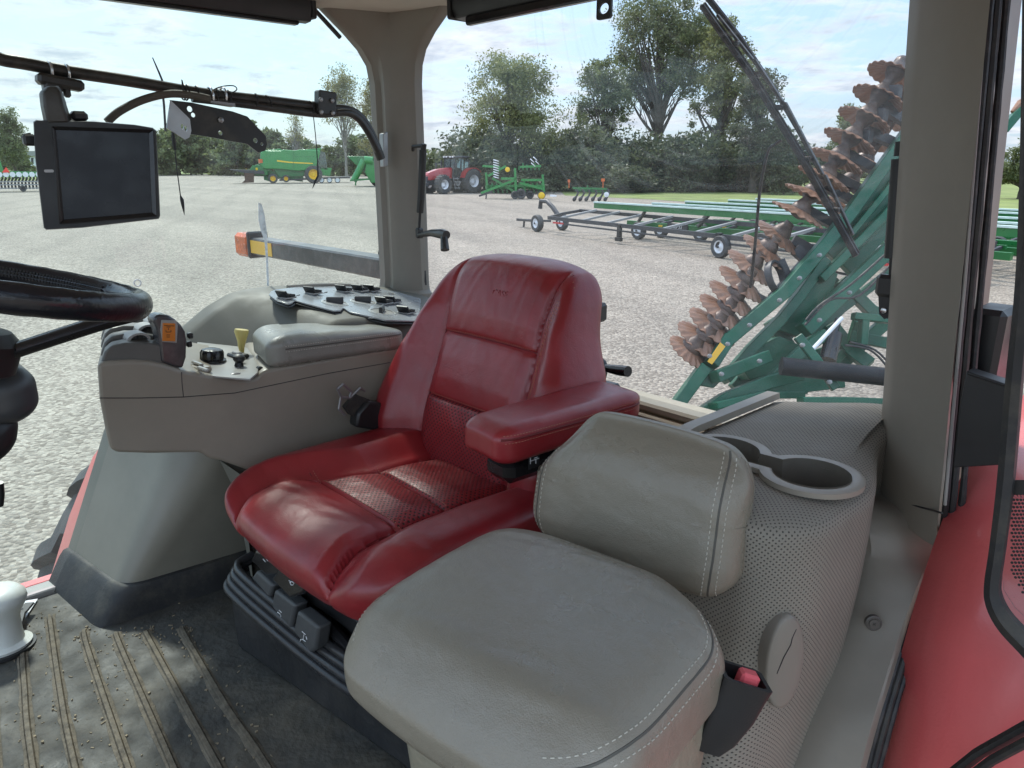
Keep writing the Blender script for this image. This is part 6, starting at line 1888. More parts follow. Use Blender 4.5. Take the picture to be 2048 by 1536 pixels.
shr2 = [tree_meshes(60 + k, 5.0, 3.6, .0, [(0, .55, .8, .40, 2), (-.4, .35, .6, .3, 1), (.4, .40, .55, .3, 1)], 2600, .24, .10, nbr=12) for k in range(2)]
shr3 = [tree_meshes(70 + k, 9.0, 4.2, .0, round_b + [(0, .2, .9, .2, 2.2)], 3800, .36, .16, nbr=16) for k in range(3)]
thicket(855, 960, 26, 95, lambda x: 292 + rn.uniform(-4, 14), 6, 'leafy shrub in the low thicket behind the red tractor', 'shrubs behind the red tractor', L_green, kinds=shr2)
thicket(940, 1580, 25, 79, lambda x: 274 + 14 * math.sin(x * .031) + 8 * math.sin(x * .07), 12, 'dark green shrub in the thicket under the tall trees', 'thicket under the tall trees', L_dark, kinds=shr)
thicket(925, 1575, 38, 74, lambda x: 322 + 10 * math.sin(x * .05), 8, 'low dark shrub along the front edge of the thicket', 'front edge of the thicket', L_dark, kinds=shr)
thicket(1585, 1730, 38, 120, lambda x: 322, 6, 'distant pale green shrub seen between the rusty discs', 'distant shrubs at the right', L_autumn, kinds=shr2)
thicket(1960, 2120, 40, 130, lambda x: 318, 6, 'distant pale green shrub right of the near pillar', 'distant shrubs right of the pillar', L_autumn, kinds=shr2)
thicket(-40, 70, 34, 225, lambda x: 290, 8, 'hazy green tree in the far line at the left edge', 'far trees at the left edge', L_green, kinds=shr3, name='far_tree', Hm=9.0)
thicket(312, 560, 24, 190, lambda x: 262 + 16 * math.sin(x * .045 + 1), 9, 'dark green tree in the line behind the grain cart', 'tree line behind the machines', L_green, kinds=shr3, name='far_tree', Hm=9.0)
thicket(560, 800, 24, 175, lambda x: 280 + 8 * math.sin(x * .05), 8, 'bushy green tree in the line behind the combine harvester', 'tree line behind the combine', L_green, kinds=shr3, name='far_tree', Hm=9.0)

# ================================================================= machines
class Loc:
    """a machine's own frame: x to its right as photographed, y away, z up, scaled in photo pixels at its distance"""
    def __init__(s, px, py, yaw=0.0):
        p = gnd(px, py); s.o = Vector((p.x, p.y, GZ)); s.px = px; s.py = py
        s.s = p.dot(CF) / F
        f = Vector((p.x, p.y, 0)).normalized(); f = Matrix.Rotation(yaw, 3, 'Z') @ f
        s.f = f; s.r = Vector((f.y, -f.x, 0)); s.zk = 1 / math.cos(PITCH)
    def P(s, px, py, dep=0.0):     # photo pixel -> point in the machine's upright plane, dep metres behind it
        p = aP(px, py, s.o + s.f * dep, s.f) ; return p
    def th(s, name, label, cat, group=None): return thing(name, label, cat, tuple(s.o), group)
def W(mb, L, px, py, r, wdt, dep=0, axis=None, rim=.55, hub=None):
    """tyre centred at a pixel; r in pixels"""
    c = L.P(px, py, dep); R_ = r * L.s
    ax_ = axis or L.f
    c = Vector((c.x, c.y, max(c.z, GZ + R_ * .99)))
    mb.lathe(c - ax_ * wdt / 2, ax_, [(R_ * rim, 0), (R_ * .93, 0), (R_, wdt * .2), (R_, wdt * .8), (R_ * .93, wdt), (R_ * rim, wdt), (R_ * rim * .9, wdt * .5), (R_ * rim, 0)], 28, cap=False)
    return c, R_
def wheel(L, par, px, py, r, wdt, rimmat, dep=0, axis=None, rimf=.58, name='wheel'):
    m_ = MB(); ax_ = (axis or L.f).normalized(); c, R_ = W(m_, L, px, py, r, wdt, dep, ax_, rimf)
    w = m_.build(name, M_tyre, par)
    k = MB(); side = -1
    k.lathe(c - ax_ * wdt * .44, ax_, [(.001, wdt * .10), (R_ * .16, wdt * .06), (R_ * .18, wdt * .16), (R_ * .45, wdt * .20), (R_ * .50, 0), (R_ * rimf * 1.03, -.01), (R_ * rimf * 1.03, wdt * .8), (.001, wdt * .8)], 24)
    k.build('rim', rimmat, w)
    return c, R_

# ---- header trailers
def trailer_frame(root, A, u, Ln, v, zl, zh, span, mtl, rung, wmat, wheels, tongue=True):
    pass
pA = gnd(1440, 516); pB = gnd(1092, 467)
u = (pB - pA).normalized(); v = Vector((-u.y, u.x, 0));
if v.dot(pA) < 0: v = -v
up3 = Vector((0, 0, 1))
bt = thing('header_trailer', 'black ladder-framed header trailer with white-rimmed wheels, nearest of the parked trailers', 'trailer', tuple(pA))
def G(along, across, z): return pA + u * along + v * across + up3 * z
m_ = MB()
m_.beam(G(-6.5, .05, .60), G(9.0, .05, .60), .09, .13); m_.beam(G(-6.5, .05, .40), G(8.0, .05, .43), .07, .05)
m_.beam(G(-6.5, 1.75, .86), G(9.3, 1.75, .80), .09, .12)
m_.build('side_rail', M_dark, bt)
m_ = MB()
k = -6.0
while k < 9.2:
    m_.beam(G(k, .09, .64), G(k, 1.72, .88), .10, .07); k += 1.42
m_.build('rung', M_greyp, bt)
m_ = MB(); m_.beam(G(9.0, .05, .60), G(9.35, .9, .7), .09, .1); m_.beam(G(9.3, 1.75, .8), G(9.35, .9, .7), .09, .1)
m_.tube([G(9.3, .7, .66), G(9.7, .7, .95), G(10.1, .7, 1.15), G(10.55, .7, 1.15), G(10.6, .7, .85)], .09, 8)
m_.build('gooseneck', M_dark, bt)
m_ = MB(); m_.beam(G(10.3, .5, .36), G(12.2, .7, .30), .09, .08); m_.beam(G(10.3, 1.0, .36), G(12.2, .8, .30), .09, .08); m_.beam(G(11.9, .75, .3), G(11.95, .75, .02), .06, .06); m_.box(G(12.3, .75, .3), (.3, .12, .1), rotz(math.atan2(u.y, u.x)))
m_.build('drawbar', M_dark, bt)
def tw(par, p, R_, wd, ax_, rm, name='wheel'):
    m_ = MB(); m_.lathe(p - ax_ * wd / 2, ax_, [(R_ * .56, .01), (R_ * .92, 0), (R_, wd * .2), (R_, wd * .8), (R_ * .92, wd), (R_ * .56, wd - .01), (R_ * .5, wd * .5), (R_ * .56, .01)], 32, cap=False)
    w = m_.build(name, M_tyre, par)
    k_ = MB()
    for s_ in (1, -1):
        k_.lathe(p - ax_ * s_ * wd * .46, ax_ * s_, [(.001, -.02), (R_ * .13, -.02), (R_ * .14, .03), (R_ * .40, .06), (R_ * .50, .01), (R_ * .60, 0), (R_ * .58, wd * .46)], 28)
    k_.build('rim', rm, w)
    hb_ = MB()
    for s_ in (1, -1): hb_.lathe(p - ax_ * s_ * wd * .46, ax_ * s_, [(.001, -.05), (R_ * .12, -.045), (R_ * .13, .01)], 12)
    hb_.build('hub', M_dark, w)
tw(bt, G(0, 0, .32), .32, .21, v, M_rim); tw(bt, G(0, 1.7, .32), .32, .21, v, M_rim)
tw(bt, G(9.95, .15, .33), .33, .22, v, M_rim); tw(bt, G(9.95, 1.35, .33), .33, .22, v, M_rim)
m_ = MB(); m_.box(G(4.6, 0, .40), (.14, .12, .5), rotz(math.atan2(u.y, u.x))); m_.box(G(4.5, -.1, .16), (.3, .1, .12), rotz(math.atan2(u.y, u.x))); m_.box(G(.1, 0, .50), (.16, .14, .4), rotz(math.atan2(u.y, u.x)))
m_.build('stand', M_black, bt)
m_ = MB(); m_.beam(G(8.6, -.01, .45), G(7.9, -.01, .45), .02, .06); m_.beam(G(-3.9, -.03, .40), G(-5.2, -.03, .38), .03, .06); m_.build('red_marker', M_redp, bt)

# green ones
a0 = aZ(1190, 405, -1.40); a1 = aZ(1575, 428.5, -1.40); ug = (a1 - a0); ug.z = 0; ug.normalize(); vg = Vector((-ug.y, ug.x, 0))
if vg.dot(a0) < 0: vg = -vg
gt = thing('header_trailer', 'green header trailer with a long top rail, nearest of the green row, marked MD 32', 'trailer', (a0.x, a0.y, GZ), 'green header trailers parked in a row')
def Gg(along, across, z): return Vector((a0.x, a0.y, GZ)) + ug * along + vg * across + up3 * z
m_ = MB(); m_.beam(Gg(0, 0, 1.10), Gg(14.5, 0, 1.10), .10, .20); m_.build('top_rail', M_dgreen, gt)
m_ = MB(); m_.beam(Gg(0, .0, 1.215), Gg(14.5, .0, 1.225), .16, .05); m_.build('rail_highlight', mat('highlight_green', (.60, .72, .66), .4), gt)  # pale strip paints the bright highlight along the rail's top
m_ = MB(); m_.beam(Gg(1.2, .6, .50), Gg(14.0, .6, .50), .16, .18); m_.beam(Gg(1.6, 1.5, .62), Gg(13.5, 1.5, .62), .10, .10); m_.build('main_beam', M_dgreen, gt)
m_ = MB()
for k in (2.6, 5.4, 8.2, 11.0, 13.4):
    m_ = MB(); m_.beam(Gg(k, .02, 1.02), Gg(k - .9, .6, .55), .09, .08); m_.beam(Gg(k, .6, .5), Gg(k, 1.5, .62), .08, .08); m_.build('support_strut', M_dark, gt)
for k, q in ((2.2, .15), (2.2, 1.3), (10.5, .15), (10.5, 1.3)): tw(gt, Gg(k, q, .31), .31, .2, vg, M_rim)
m_ = MB(); m_.box(Gg(3.7, .49, .50), (.9, .06, .26), rotz(math.atan2(ug.y, ug.x))); m_.build('name_plate', M_dark, gt)
pm = Gg(3.7, .455, .52)
text_mesh('lettering', 'MD 32', .17, frame(pm, ug, up3), M_paper, gt, .002)
m_ = MB(); m_.box(Gg(2.9, .50, .50), (.16, .03, .06), rotz(math.atan2(ug.y, ug.x))); m_.box(Gg(7.2, .50, .50), (.16, .03, .06), rotz(math.atan2(ug.y, ug.x))); m_.build('yellow_marker', M_yel, gt)
def copy_tree(o, parent=None, loc=None):
    c = o.copy(); COL.objects.link(c)
    if parent is not None: c.parent = parent
    if loc is not None: c.location = loc
    for ch in list(o.children):
        if ch.name.startswith(('lettering', 'name_plate')): continue
        copy_tree(ch, c)
    return c
for (px, py), lb in zip(((1306, 407), (1372, 403.5), (1458, 400.5), (1513, 398)), ('second green header trailer counting back from the nearest', 'middle one of the five green header trailers', 'fourth green header trailer counting back from the nearest', 'farthest green header trailer, right against the grass')):
    q = aZ(px, py, -1.40); c = copy_tree(gt, None, (q.x, q.y, GZ)); c['label'] = lb

# ---- folded disc harrow
har = thing('disc_harrow', 'folded green disc harrow with rows of rusty wavy blades, parked close behind the rear window', 'disc harrow', tuple(aR(1600, 800, 6.6).xy) + (GZ,))
M_hg = M_grnpaint
def HB(name, pts, wpx, th, t0, t1=None, mt=None, label=None):
    t1 = t1 or t0; n = len(pts); m_ = MB(); P_ = [aR(a, b, t0 + (t1 - t0) * i / max(1, n - 1)) for i, (a, b) in enumerate(pts)]
    for i in range(n - 1):
        w = wpx / F * (t0 + t1) / 2
        d = (P_[i + 1] - P_[i]).normalized() * w * .18
        m_.beam(P_[i] - (d if i else Vector()), P_[i + 1] + (d if i < n - 2 else Vector()), w, th - .004 * i, up=CF, bev=.006)
    return m_.build(name, mt or M_hg, har, label=label)
b0 = None
for k_, (a, b, t) in enumerate(((1420, 712, 6.0), (1456, 688, 6.12), (1500, 650, 6.22), (1560, 600, 6.35), (1600, 556, 6.45), (1640, 510, 6.55), (1444, 748, 5.98), (1520, 722, 6.1), (1640, 640, 6.4), (1700, 585, 6.5), (1606, 690, 5.95), (1660, 764, 5.9))):
    q = aR(a, b, t - .11)
    if b0 is None:
        m_ = MB(); m_.lathe(q, -CF, [(.018, -.03), (.018, .005), (.010, .006), (.010, .018), (.001, .019)], 6); b0 = m_.build('bolt', M_greyp, har); q0 = q
    else:
        c = b0.copy(); COL.objects.link(c); c.parent = har; c.location = q - q0
# discs: gang axis directions differ between the lower and the upper gang
def disc(p, ax_, R_, seed, nseg=108, wav=9):
    rn_ = random.Random(seed); ph = rn_.uniform(0, 6)
    m_ = MB(); wv = wav
    def wave(i, th, r_, h):
        k = max(0, (r_ / R_ - .45) / .55)
        return (r_ * (1 + .018 * k * math.sin(wv * 2 * th + ph + 1)), h + .0075 * k * math.sin(wv * 2 * th + ph))
    prof = [(R_ * .10, .052), (R_ * .3, .046), (R_ * .5, .034), (R_ * .7, .016), (R_ * .85, .006), (R_, -.010), (R_ * .99, -.016), (R_ * .85, 0), (R_ * .7, .010), (R_ * .5, .028), (R_ * .3, .040), (R_ * .10, .046)]
    m_.lathe(p, ax_, prof, nseg, wave=wave)
    o = m_.build('disc_blade', M_disc, har, angle=60)
    h_ = MB(); h_.lathe(p, ax_, [(.001, -.02), (.05, -.02), (.085, .004), (.095, .04), (.080, .08), (.060, .11), (.045, .14), (.045, .16)], 20)
    h_.build('hub', M_hub, o, angle=60)
    return o
lower = [(1378, 702), (1403, 680), (1425, 652), (1445, 624), (1464, 596), (1483, 566), (1500, 533), (1530, 502), (1556, 473)]
n_ = len(lower); ts = np.linspace(6.15, 6.85, n_)
pl_ = [aR(a, b, t) for (a, b), t in zip(lower, ts)]
for i, p in enumerate(pl_):
    ax_ = (CR * .54 + CU * .70 - CF * .52).normalized() 
    disc(p, ax_, .240 if i else .19, i)
upper = [(1596, 428), (1622, 392), (1648, 356), (1674, 320), (1700, 280), (1729, 238), (1758, 195), (1788, 150)]
pu = [aR(a, b, t) for (a, b), t in zip(upper, np.linspace(6.7, 7.0, 8))]
for i, p in enumerate(pu):
    tilt = .36 - .035 * i
    ax_ = (CR * .46 + CU * .86 - CF * max(.06, tilt)).normalized()
    disc(p, ax_, .250, 20 + i)
pu2 = [aR(a, b, t) for (a, b), t in zip([(1668, 410), (1697, 368), (1726, 326), (1754, 284), (1782, 240), (1808, 198)], np.linspace(7.5, 7.8, 6))]
for i, p in enumerate(pu2):
    disc(p, (CR * .46 + CU * .86 - CF * .22).normalized(), .26, 40 + i)
m_ = MB(); m_.tube(pu2, .06, 12); m_.build('gang_shaft', M_hub, har)
m_ = MB(); pts = [aR(1790, 142, 7.0)] + pu[::-1]; 
sp_ = []
for a, b in zip(pu, pu[1:]):
    m_.tube([a, a.lerp(b, .25), a.lerp(b, .5), a.lerp(b, .75), b], [.075, .048, .042, .05, .085], 14)
m_.tube([pu[-1], pu[-1] + (pu[-1] - pu[-2]) * .5], [.06, .05], 12)
m_.lathe(pu[-1] + (pu[-1] - pu[-2]) * .35, (pu[-1] - pu[-2]), [(.05, 0), (.075, .03), (.075, .07), (.05, .10)], 12)
m_.build('gang_spool', M_hub, har, angle=60)
m_ = MB()
for a, b in zip(pl_, pl_[1:]): m_.tube([a, b], [.04, .04], 10)
m_.build('gang_shaft', M_hub, har)
# hangers and scraper bars behind the discs
m_ = MB()
for a, b, c_, d in ((1762, 212, 1812, 232), (1752, 206, 1822, 250), (1732, 262, 1800, 292), (1692, 308, 1756, 344), (1660, 350, 1722, 380), (1640, 366, 1700, 400), (1612, 420, 1690, 462)):
    m_.beam(aR(a, b, 7.0), aR(c_, d, 7.1), .085, .07, up=CF)
for a, b in ((1770, 180), (1742, 226), (1712, 268)):
    m_.box(aR(a + 18, b + 4, 6.9), (.12, .10, .12), bev=.01)
m_.build('gang_hanger', M_dark, har)
m_ = MB()
def ringpart(px, py, t, R_, w):
    ax_ = (CR * .7 + CU * .2 - CF * .7).normalized(); c_ = aR(px, py, t)
    m_.lathe(c_, ax_, [(R_, 0), (R_, w), (R_ * .86, w), (R_ * .86, 0), (R_, 0)], 26) if False else m_.lathe(c_, ax_, [(R_, 0), (R_, w), (R_ * .86, w), (R_ * .86, 0), (R_, 0)], 26, cap=False)
ringpart(1545, 556, 6.6, .15, .06); ringpart(1398, 722, 6.3, .10, .05)
m_.beam(aR(1560, 520, 6.7), aR(1578, 560, 6.7), .07, .05, up=CF); m_.beam(aR(1590, 498, 6.8), aR(1625, 530, 6.8), .10, .06, up=CF); m_.beam(aR(1500, 585, 6.6), aR(1540, 605, 6.6), .05, .05, up=CF)
m_.beam(aR(1585, 480, 6.9), aR(1620, 500, 6.9), .09, .06, up=CF); m_.beam(aR(1545, 592, 6.6), aR(1610, 520, 6.8), .06, .08, up=CF)
m_.build('bearing_hanger', M_dark, har)
# green frame
HB('wing_rail', [(1352, 812), (1409, 735)], 25, .12, 6.0, 6.1)
HB('wing_rail', [(1418, 732), (1450, 683), (1566, 586), (1645, 494), (1700, 425), (1836, 236)], 25, .14, 6.1, 7.0, label='main wing rail, bent upward')
m_ = MB(); P_ = [aR(a, b, 6.08) for a, b in ((1405, 728), (1428, 738), (1442, 762), (1428, 776), (1394, 770), (1390, 748))]; m_.prism(P_, CF * .10); m_.build('gusset', M_hg, har, bevel=.006)
m_ = MB(); P_ = [aR(a, b, 6.02) for a, b in ((1415, 723), (1441, 685), (1451, 693), (1424, 729))]; m_.prism(P_, CF * .01); m_.build('reflector', M_yellow, har)
HB('cross_arm', [(1428, 755), (1478, 735), (1534, 713)], 24, .12, 6.0, 6.2)
HB('inner_rail', [(1448, 760), (1500, 700), (1560, 640), (1600, 590), (1650, 520)], 20, .12, 6.4, 6.8)
m_ = MB(); P_ = [aR(a, b, 6.75) for a, b in ((1636, 512), (1676, 548), (1664, 590), (1622, 652), (1596, 674), (1560, 660), (1575, 610))]; m_.prism(P_, CF * .10); m_.build('hinge_plate', M_hg, har, bevel=.006)
m_ = MB(); P_ = [aR(a, b, 6.9) for a, b in ((1648, 498), (1668, 452), (1740, 352), (1836, 232), (1860, 330), (1790, 430), (1706, 515), (1670, 520))]; m_.prism(P_, CF * .08); m_.build('wing_plate', M_hg, har, bevel=.006)
HB('wing_brace', [(1606, 662), (1660, 610), (1716, 556), (1800, 478)], 30, .12, 6.5, 6.8)
HB('wing_brace', [(1640, 560), (1700, 500), (1760, 440), (1840, 350)], 16, .10, 6.7, 6.9)
HB('wing_brace', [(1600, 700), (1680, 620), (1760, 560), (1830, 500)], 16, .10, 6.9, 7.1)
HB('wing_brace', [(1700, 470), (1770, 385), (1850, 280)], 12, .06, 6.8, 6.9)
HB('inner_brace', [(1470, 780), (1540, 700), (1610, 625), (1668, 556)], 30, .10, 6.9, 7.1)
HB('inner_brace', [(1500, 772), (1560, 735), (1700, 690)], 26, .10, 6.9, 7.1)
HB('inner_brace', [(1540, 640), (1580, 700), (1600, 790)], 26, .10, 6.9, 6.9)
HB('inner_brace', [(1690, 540), (1760, 470), (1840, 380)], 26, .08, 7.2, 7.3)
HB('inner_brace', [(1680, 560), (1740, 620), (1810, 660)], 22, .10, 7.0, 6.9)
HB('inner_brace', [(1640, 770), (1720, 690), (1810, 610)], 24, .10, 7.0, 6.9)
HB('inner_brace', [(1450, 800), (1560, 775), (1680, 760)], 30, .2, 6.6, 6.6)
HB('lock_bar', [(1595, 672), (1634, 722), (1672, 778)], 18, .05, 6.0, 5.9)
HB('lower_brace', [(1538, 764), (1600, 705), (1650, 668)], 22, .10, 6.3, 6.4)
HB('lower_brace', [(1400, 830), (1450, 798), (1530, 766), (1600, 748)], 26, .14, 6.0, 6.2)
HB('lower_brace', [(1425, 812), (1520, 790), (1600, 790)], 14, .14, 5.9, 6.2)
m_ = MB(); P_ = [aR(a, b, 6.6) for a, b in ((1480, 730), (1520, 690), (1560, 672), (1600, 690), (1560, 745), (1500, 760))]; m_.prism(P_, CF * .3); m_.build('pivot_box', M_hg, har, bevel=.01)
m_ = MB(); m_.tube([aR(1562, 732, 5.9), aR(1850, 762, 5.8)], .072, 20); m_.build('chassis_tube', mat('black_tube', (.008, .008, .010), .5, spec=.3), har)
HB('chassis_rail', [(1600, 800), (1700, 800), (1850, 806)], 12, .15, 5.8, 5.8)
HB('rear_frame', [(1706, 632), (1760, 638), (1850, 648)], 14, .10, 6.5, 6.5)
HB('rear_frame', [(1728, 640), (1724, 690)], 14, .10, 6.5, 6.5)
HB('rear_frame', [(1660, 650), (1700, 700), (1740, 730)], 26, .10, 6.9, 6.7)
HB('rear_frame', [(1700, 672), (1760, 684), (1850, 700)], 22, .08, 6.7, 6.6)
HB('rear_frame', [(1650, 742), (1700, 690), (1716, 640)], 16, .08, 6.9, 6.7)
m_ = MB(); m_.tube([aR(1622, 702, 6.0), aR(1684, 636, 6.1)], .017, 8); m_.build('safety_rod', M_rim, har)
m_ = MB(); m_.tube([aR(1655, 722, 6.3), aR(1668, 668, 6.4)], .07, 14); m_.tube([aR(1668, 668, 6.4), aR(1676, 640, 6.5)], .03, 10); m_.build('hydraulic_cylinder', M_blackgloss, har)
for pts in ([(1612, 640), (1640, 610), (1700, 570), (1780, 500)], [(1610, 650), (1660, 600), (1720, 590), (1790, 520)], [(1690, 690), (1740, 700), (1775, 735), (1782, 760)], [(1700, 684), (1750, 700), (1790, 740)]):
    m_ = MB(); m_.tube(catmull([aR(a, b, 6.25) for a, b in pts], 5), .010, 6); m_.build('hydraulic_hose', M_rubber, har)
# transport wheels and chassis down to the ground
g1_ = aR(1702, 770, 6.9); 
for dx in (0, 1.1):
    c_ = Vector((g1_.x, g1_.y, 0)) + CR * dx; Rw = .50
    zc = aR(1702, 716, 6.9).z - Rw
    big_tyre(0, 0, 0, .46, .34, 'transport_wheel', har, M_tyre, 16, 48).location = har.matrix_world.inverted() @ Vector((c_.x, c_.y, zc)) if False else Vector((c_.x, c_.y, zc)) - har.location
    m_ = MB(); m_.beam((c_.x, c_.y, zc), (c_.x, c_.y, GZ + .2), .12, .12)
    m_.build('axle_leg', M_hg, har)
for a, b in ((1380, 830), (1560, 820), (1760, 830)):
    p = aR(a, b, 6.0); m_ = MB(); m_.beam(p, (p.x, p.y, GZ + .02), .12, .12, up=(1, 0, 0)); m_.box((p.x, p.y, GZ + .02), (.3, .3, .04)); m_.build('parking_stand', M_hg, har)
m_ = MB()
for i in range(15):
    a = 1575 + i * 11; b = 640 - i * 16
    p = aR(a + 30, b, 7.3); m_.tube([p, p + CR * .13 - CU * .03, p + CR * .15 - CU * .10], .012, 5)
m_.build('finger_tines', M_dark, har)
# second wing, seen to the right of the near pillar
HB('far_wing_arm', [(2005, 262), (2030, 232), (2060, 205)], 16, .10, 8.0, 8.0)
m_ = MB(); m_.tube([aR(2024, 224, 8), aR(2040, 208, 8), aR(2062, 212, 8)], [.02, .05, .06], 8); m_.build('far_wing_hub', M_disc, har)

# ---- red tractor in the distance
def tractor(px, py, s_, yaw, paint, label, rim, name='parked_tractor', cabm=M_dark, grp=None):
    """built at real size in its own frame: x forward, y to its left"""
    p = gnd(px, py); f = Vector((p.x, p.y, 0)).normalized(); ang = math.atan2(f.y, f.x) + yaw
    o = thing(name, label, 'tractor', (p.x, p.y, GZ), grp, ang)
    o.scale = (s_, s_, s_)
    def bd(m_, nm, mt, par=o, bevel=.03): 
        return m_.build(nm, mt, par, world=False, bevel=bevel)
    m_ = MB(); m_.prism([(.4, -.42, 1.15), (.4, .42, 1.15), (.4, .42, 1.95), (.4, .30, 2.12), (.4, -.30, 2.12), (.4, -.42, 1.95)], (0, 0, 0))
    m_ = MB(); m_.loft([[(.35, -.44, 1.2), (.35, .44, 1.2), (.35, .44, 1.9), (.35, .32, 2.12), (.35, -.32, 2.12), (.35, -.44, 1.9)], [(1.8, -.42, 1.15), (1.8, .42, 1.15), (1.8, .42, 1.75), (1.8, .30, 1.98), (1.8, -.30, 1.98), (1.8, -.42, 1.75)], [(2.75, -.36, 1.10), (2.75, .36, 1.10), (2.75, .36, 1.5), (2.75, .25, 1.72), (2.75, -.25, 1.72), (2.75, -.36, 1.5)], [(2.95, -.30, 1.1), (2.95, .30, 1.1), (2.95, .30, 1.4), (2.95, .2, 1.5), (2.95, -.2, 1.5), (2.95, -.3, 1.4)]])
    bd(m_, 'hood', paint)
    m_ = MB(); m_.box((2.97, 0, 1.15), (.1, .62, .50), bev=.02); m_.box((1.6, 0, .95), (2.6, .60, .5)); m_.box((3.15, 0, .75), (.45, .9, .35), bev=.04); bd(m_, 'grille', M_dark)
    m_ = MB(); m_.loft([[(-.9, -.72, 1.35), (.55, -.55, 1.35), (.55, .55, 1.35), (-.9, .72, 1.35)], [(-1.05, -.80, 2.85), (.35, -.70, 2.85), (.35, .70, 2.85), (-1.05, .80, 2.85)]]); bd(m_, 'cab_glass', M_glass_far, bevel=0)
    m_ = MB()
    for a in ((-.92, -.74, -1.07, -.82), (.56, -.56, .36, -.72), (.56, .56, .36, .72), (-.92, .74, -1.07, .82), (-.2, -.66, -.25, -.78), (-.2, .66, -.25, .78)): m_.beam((a[0], a[1], 1.3), (a[2], a[3], 2.87), .09, .09)
    m_.box((-.25, 0, 1.2), (1.5, 1.4, .35), bev=.03); m_.box((-.5, 0, 1.65), (.5, .5, .8), bev=.05); bd(m_, 'cab_frame', cabm, bevel=0)
    m_ = MB(); m_.box((-.35, 0, 2.95), (1.75, 1.75, .18), bev=.05); bd(m_, 'roof', M_dark if paint.name == 'far_red' else paint)
    m_ = MB(); 
    for y in (-.6, -.25, .25, .6): m_.box((.54, y, 2.95), (.05, .18, .10), bev=.01)
    bd(m_, 'work_lamp', M_rim, bevel=0)
    for sg in (-1, 1):
        m_ = MB(); rg = []
        for a in np.linspace(rad(15), rad(165), 10):
            c_, s2 = math.cos(a), math.sin(a); rg.append([(-1.2 + 1.12 * c_, sg * .62, 1.0 + 1.12 * s2), (-1.2 + 1.12 * c_, sg * 1.28, 1.0 + 1.10 * s2), (-1.2 + 1.05 * c_, sg * 1.28, 1.0 + 1.03 * s2), (-1.2 + 1.05 * c_, sg * .62, 1.0 + 1.05 * s2)])
        m_.loft(rg); bd(m_, 'fender', paint, bevel=0)
        for nm, x, z, R_, w, y in (('rear_wheel', -1.2, 1.0, 1.0, .62, 1.0), ('front_wheel', 1.9, .76, .76, .55, .98)):
            m_ = MB(); m_.lathe((x, sg * (y - w / 2), z), (0, sg, 0), [(R_ * .52, 0), (R_ * .92, 0), (R_, w * .2), (R_, w * .8), (R_ * .92, w), (R_ * .52, w), (R_ * .45, w * .5), (R_ * .52, 0)], 30, cap=False)
            for i in range(20):
                t_ = 2 * math.pi * i / 20; m_.box((x + R_ * 1.01 * math.cos(t_), sg * y, z + R_ * 1.01 * math.sin(t_)), (.07, w * .95, .07), Matrix.Rotation(-t_, 3, 'Y'))
            w_ = bd(m_, nm, M_tyre, bevel=0)
            m_ = MB(); m_.lathe((x, sg * (y - w / 2), z), (0, sg, 0), [(.001, w * .55), (R_ * .2, w * .62), (R_ * .22, w * .5), (R_ * .42, w * .5), (R_ * .52, w * .98), (R_ * .54, w * .98), (R_ * .54, w * .5)], 24)
            bd(m_, 'rim', rim, w_, bevel=0)
    m_ = MB()
    for k in range(4): m_.box((.45, 1.05 - .06 * k, .45 + .25 * k), (.45, .25, .05))
    m_.beam((.25, 1.05, .35), (.25, .8, 1.3), .04, .04); m_.beam((.66, 1.05, .35), (.66, .8, 1.3), .04, .04); bd(m_, 'steps', M_greyp, bevel=0)
    m_ = MB(); m_.beam((.5, .8, 2.4), (.75, 1.35, 2.45), .03, .03); m_.box((.8, 1.38, 2.3), (.06, .2, .35), bev=.01); m_.beam((.5, -.8, 2.4), (.75, -1.35, 2.45), .03, .03); m_.box((.8, -1.38, 2.3), (.06, .2, .35), bev=.01); m_.tube([(.9, -.5, 1.6), (.9, -.5, 2.7)], .07, 8)
    bd(m_, 'mirror', M_dark, bevel=0)
    return o
tractor(908, 386, 1.07, rad(128), mat('far_red', (.33, .018, .022), .35, coat=.5, dirt=.2), 'red tractor parked by the trees, facing left, with wide dark tyres', M_rim)
tractor(411, 347, 1.20, rad(125), M_orngp, 'small orange tractor with a dark cab between the grain cart and the yellow truck', M_dark)

# ---- combine harvester
L = Loc(570, 366)
cb = L.th('combine_harvester', 'large green combine harvester with a yellow stripe and a yellow-hubbed wheel', 'combine harvester')
D_ = 3.0 * L.s / .055
m_ = MB(); m_.prism([L.P(a, b, -D_ / 2) for a, b in ((521, 305), (527, 301), (560, 302), (566, 299), (590, 301), (600, 299), (640, 301), (641, 305), (632, 335), (618, 340), (596, 342), (556, 338), (530, 338), (520, 330))], L.f * D_)
m_.build('body', M_bgreen, cb, bevel=.08)
m_ = MB(); m_.prism([L.P(a, b, -D_ * .35) for a, b in ((524, 301), (560, 297), (566, 302), (525, 304))], L.f * D_ * .7); m_.prism([L.P(a, b, -D_ * .3) for a, b in ((596, 300), (643, 296), (640, 302), (600, 303))], L.f * D_ * .6); m_.build('grain_tank_lid', M_bgreen, cb, bevel=.03)
m_ = MB(); P_ = [L.P(a, b, -D_ / 2 - .03) for a, b in ((554, 320), (580, 323.5), (626, 326), (626, 328), (580, 326), (554, 323))]; m_.prism(P_, L.f * .02); m_.build('stripe', M_yel, cb)
m_ = MB(); m_.beam(L.P(587, 302, -D_ / 2 - .02), L.P(587, 336, -D_ / 2 - .02), .1, .04); m_.beam(L.P(587, 313, -D_ / 2 - .02), L.P(634, 313, -D_ / 2 - .02), .06, .04); m_.build('panel_line', M_dgreen, cb)
m_ = MB()
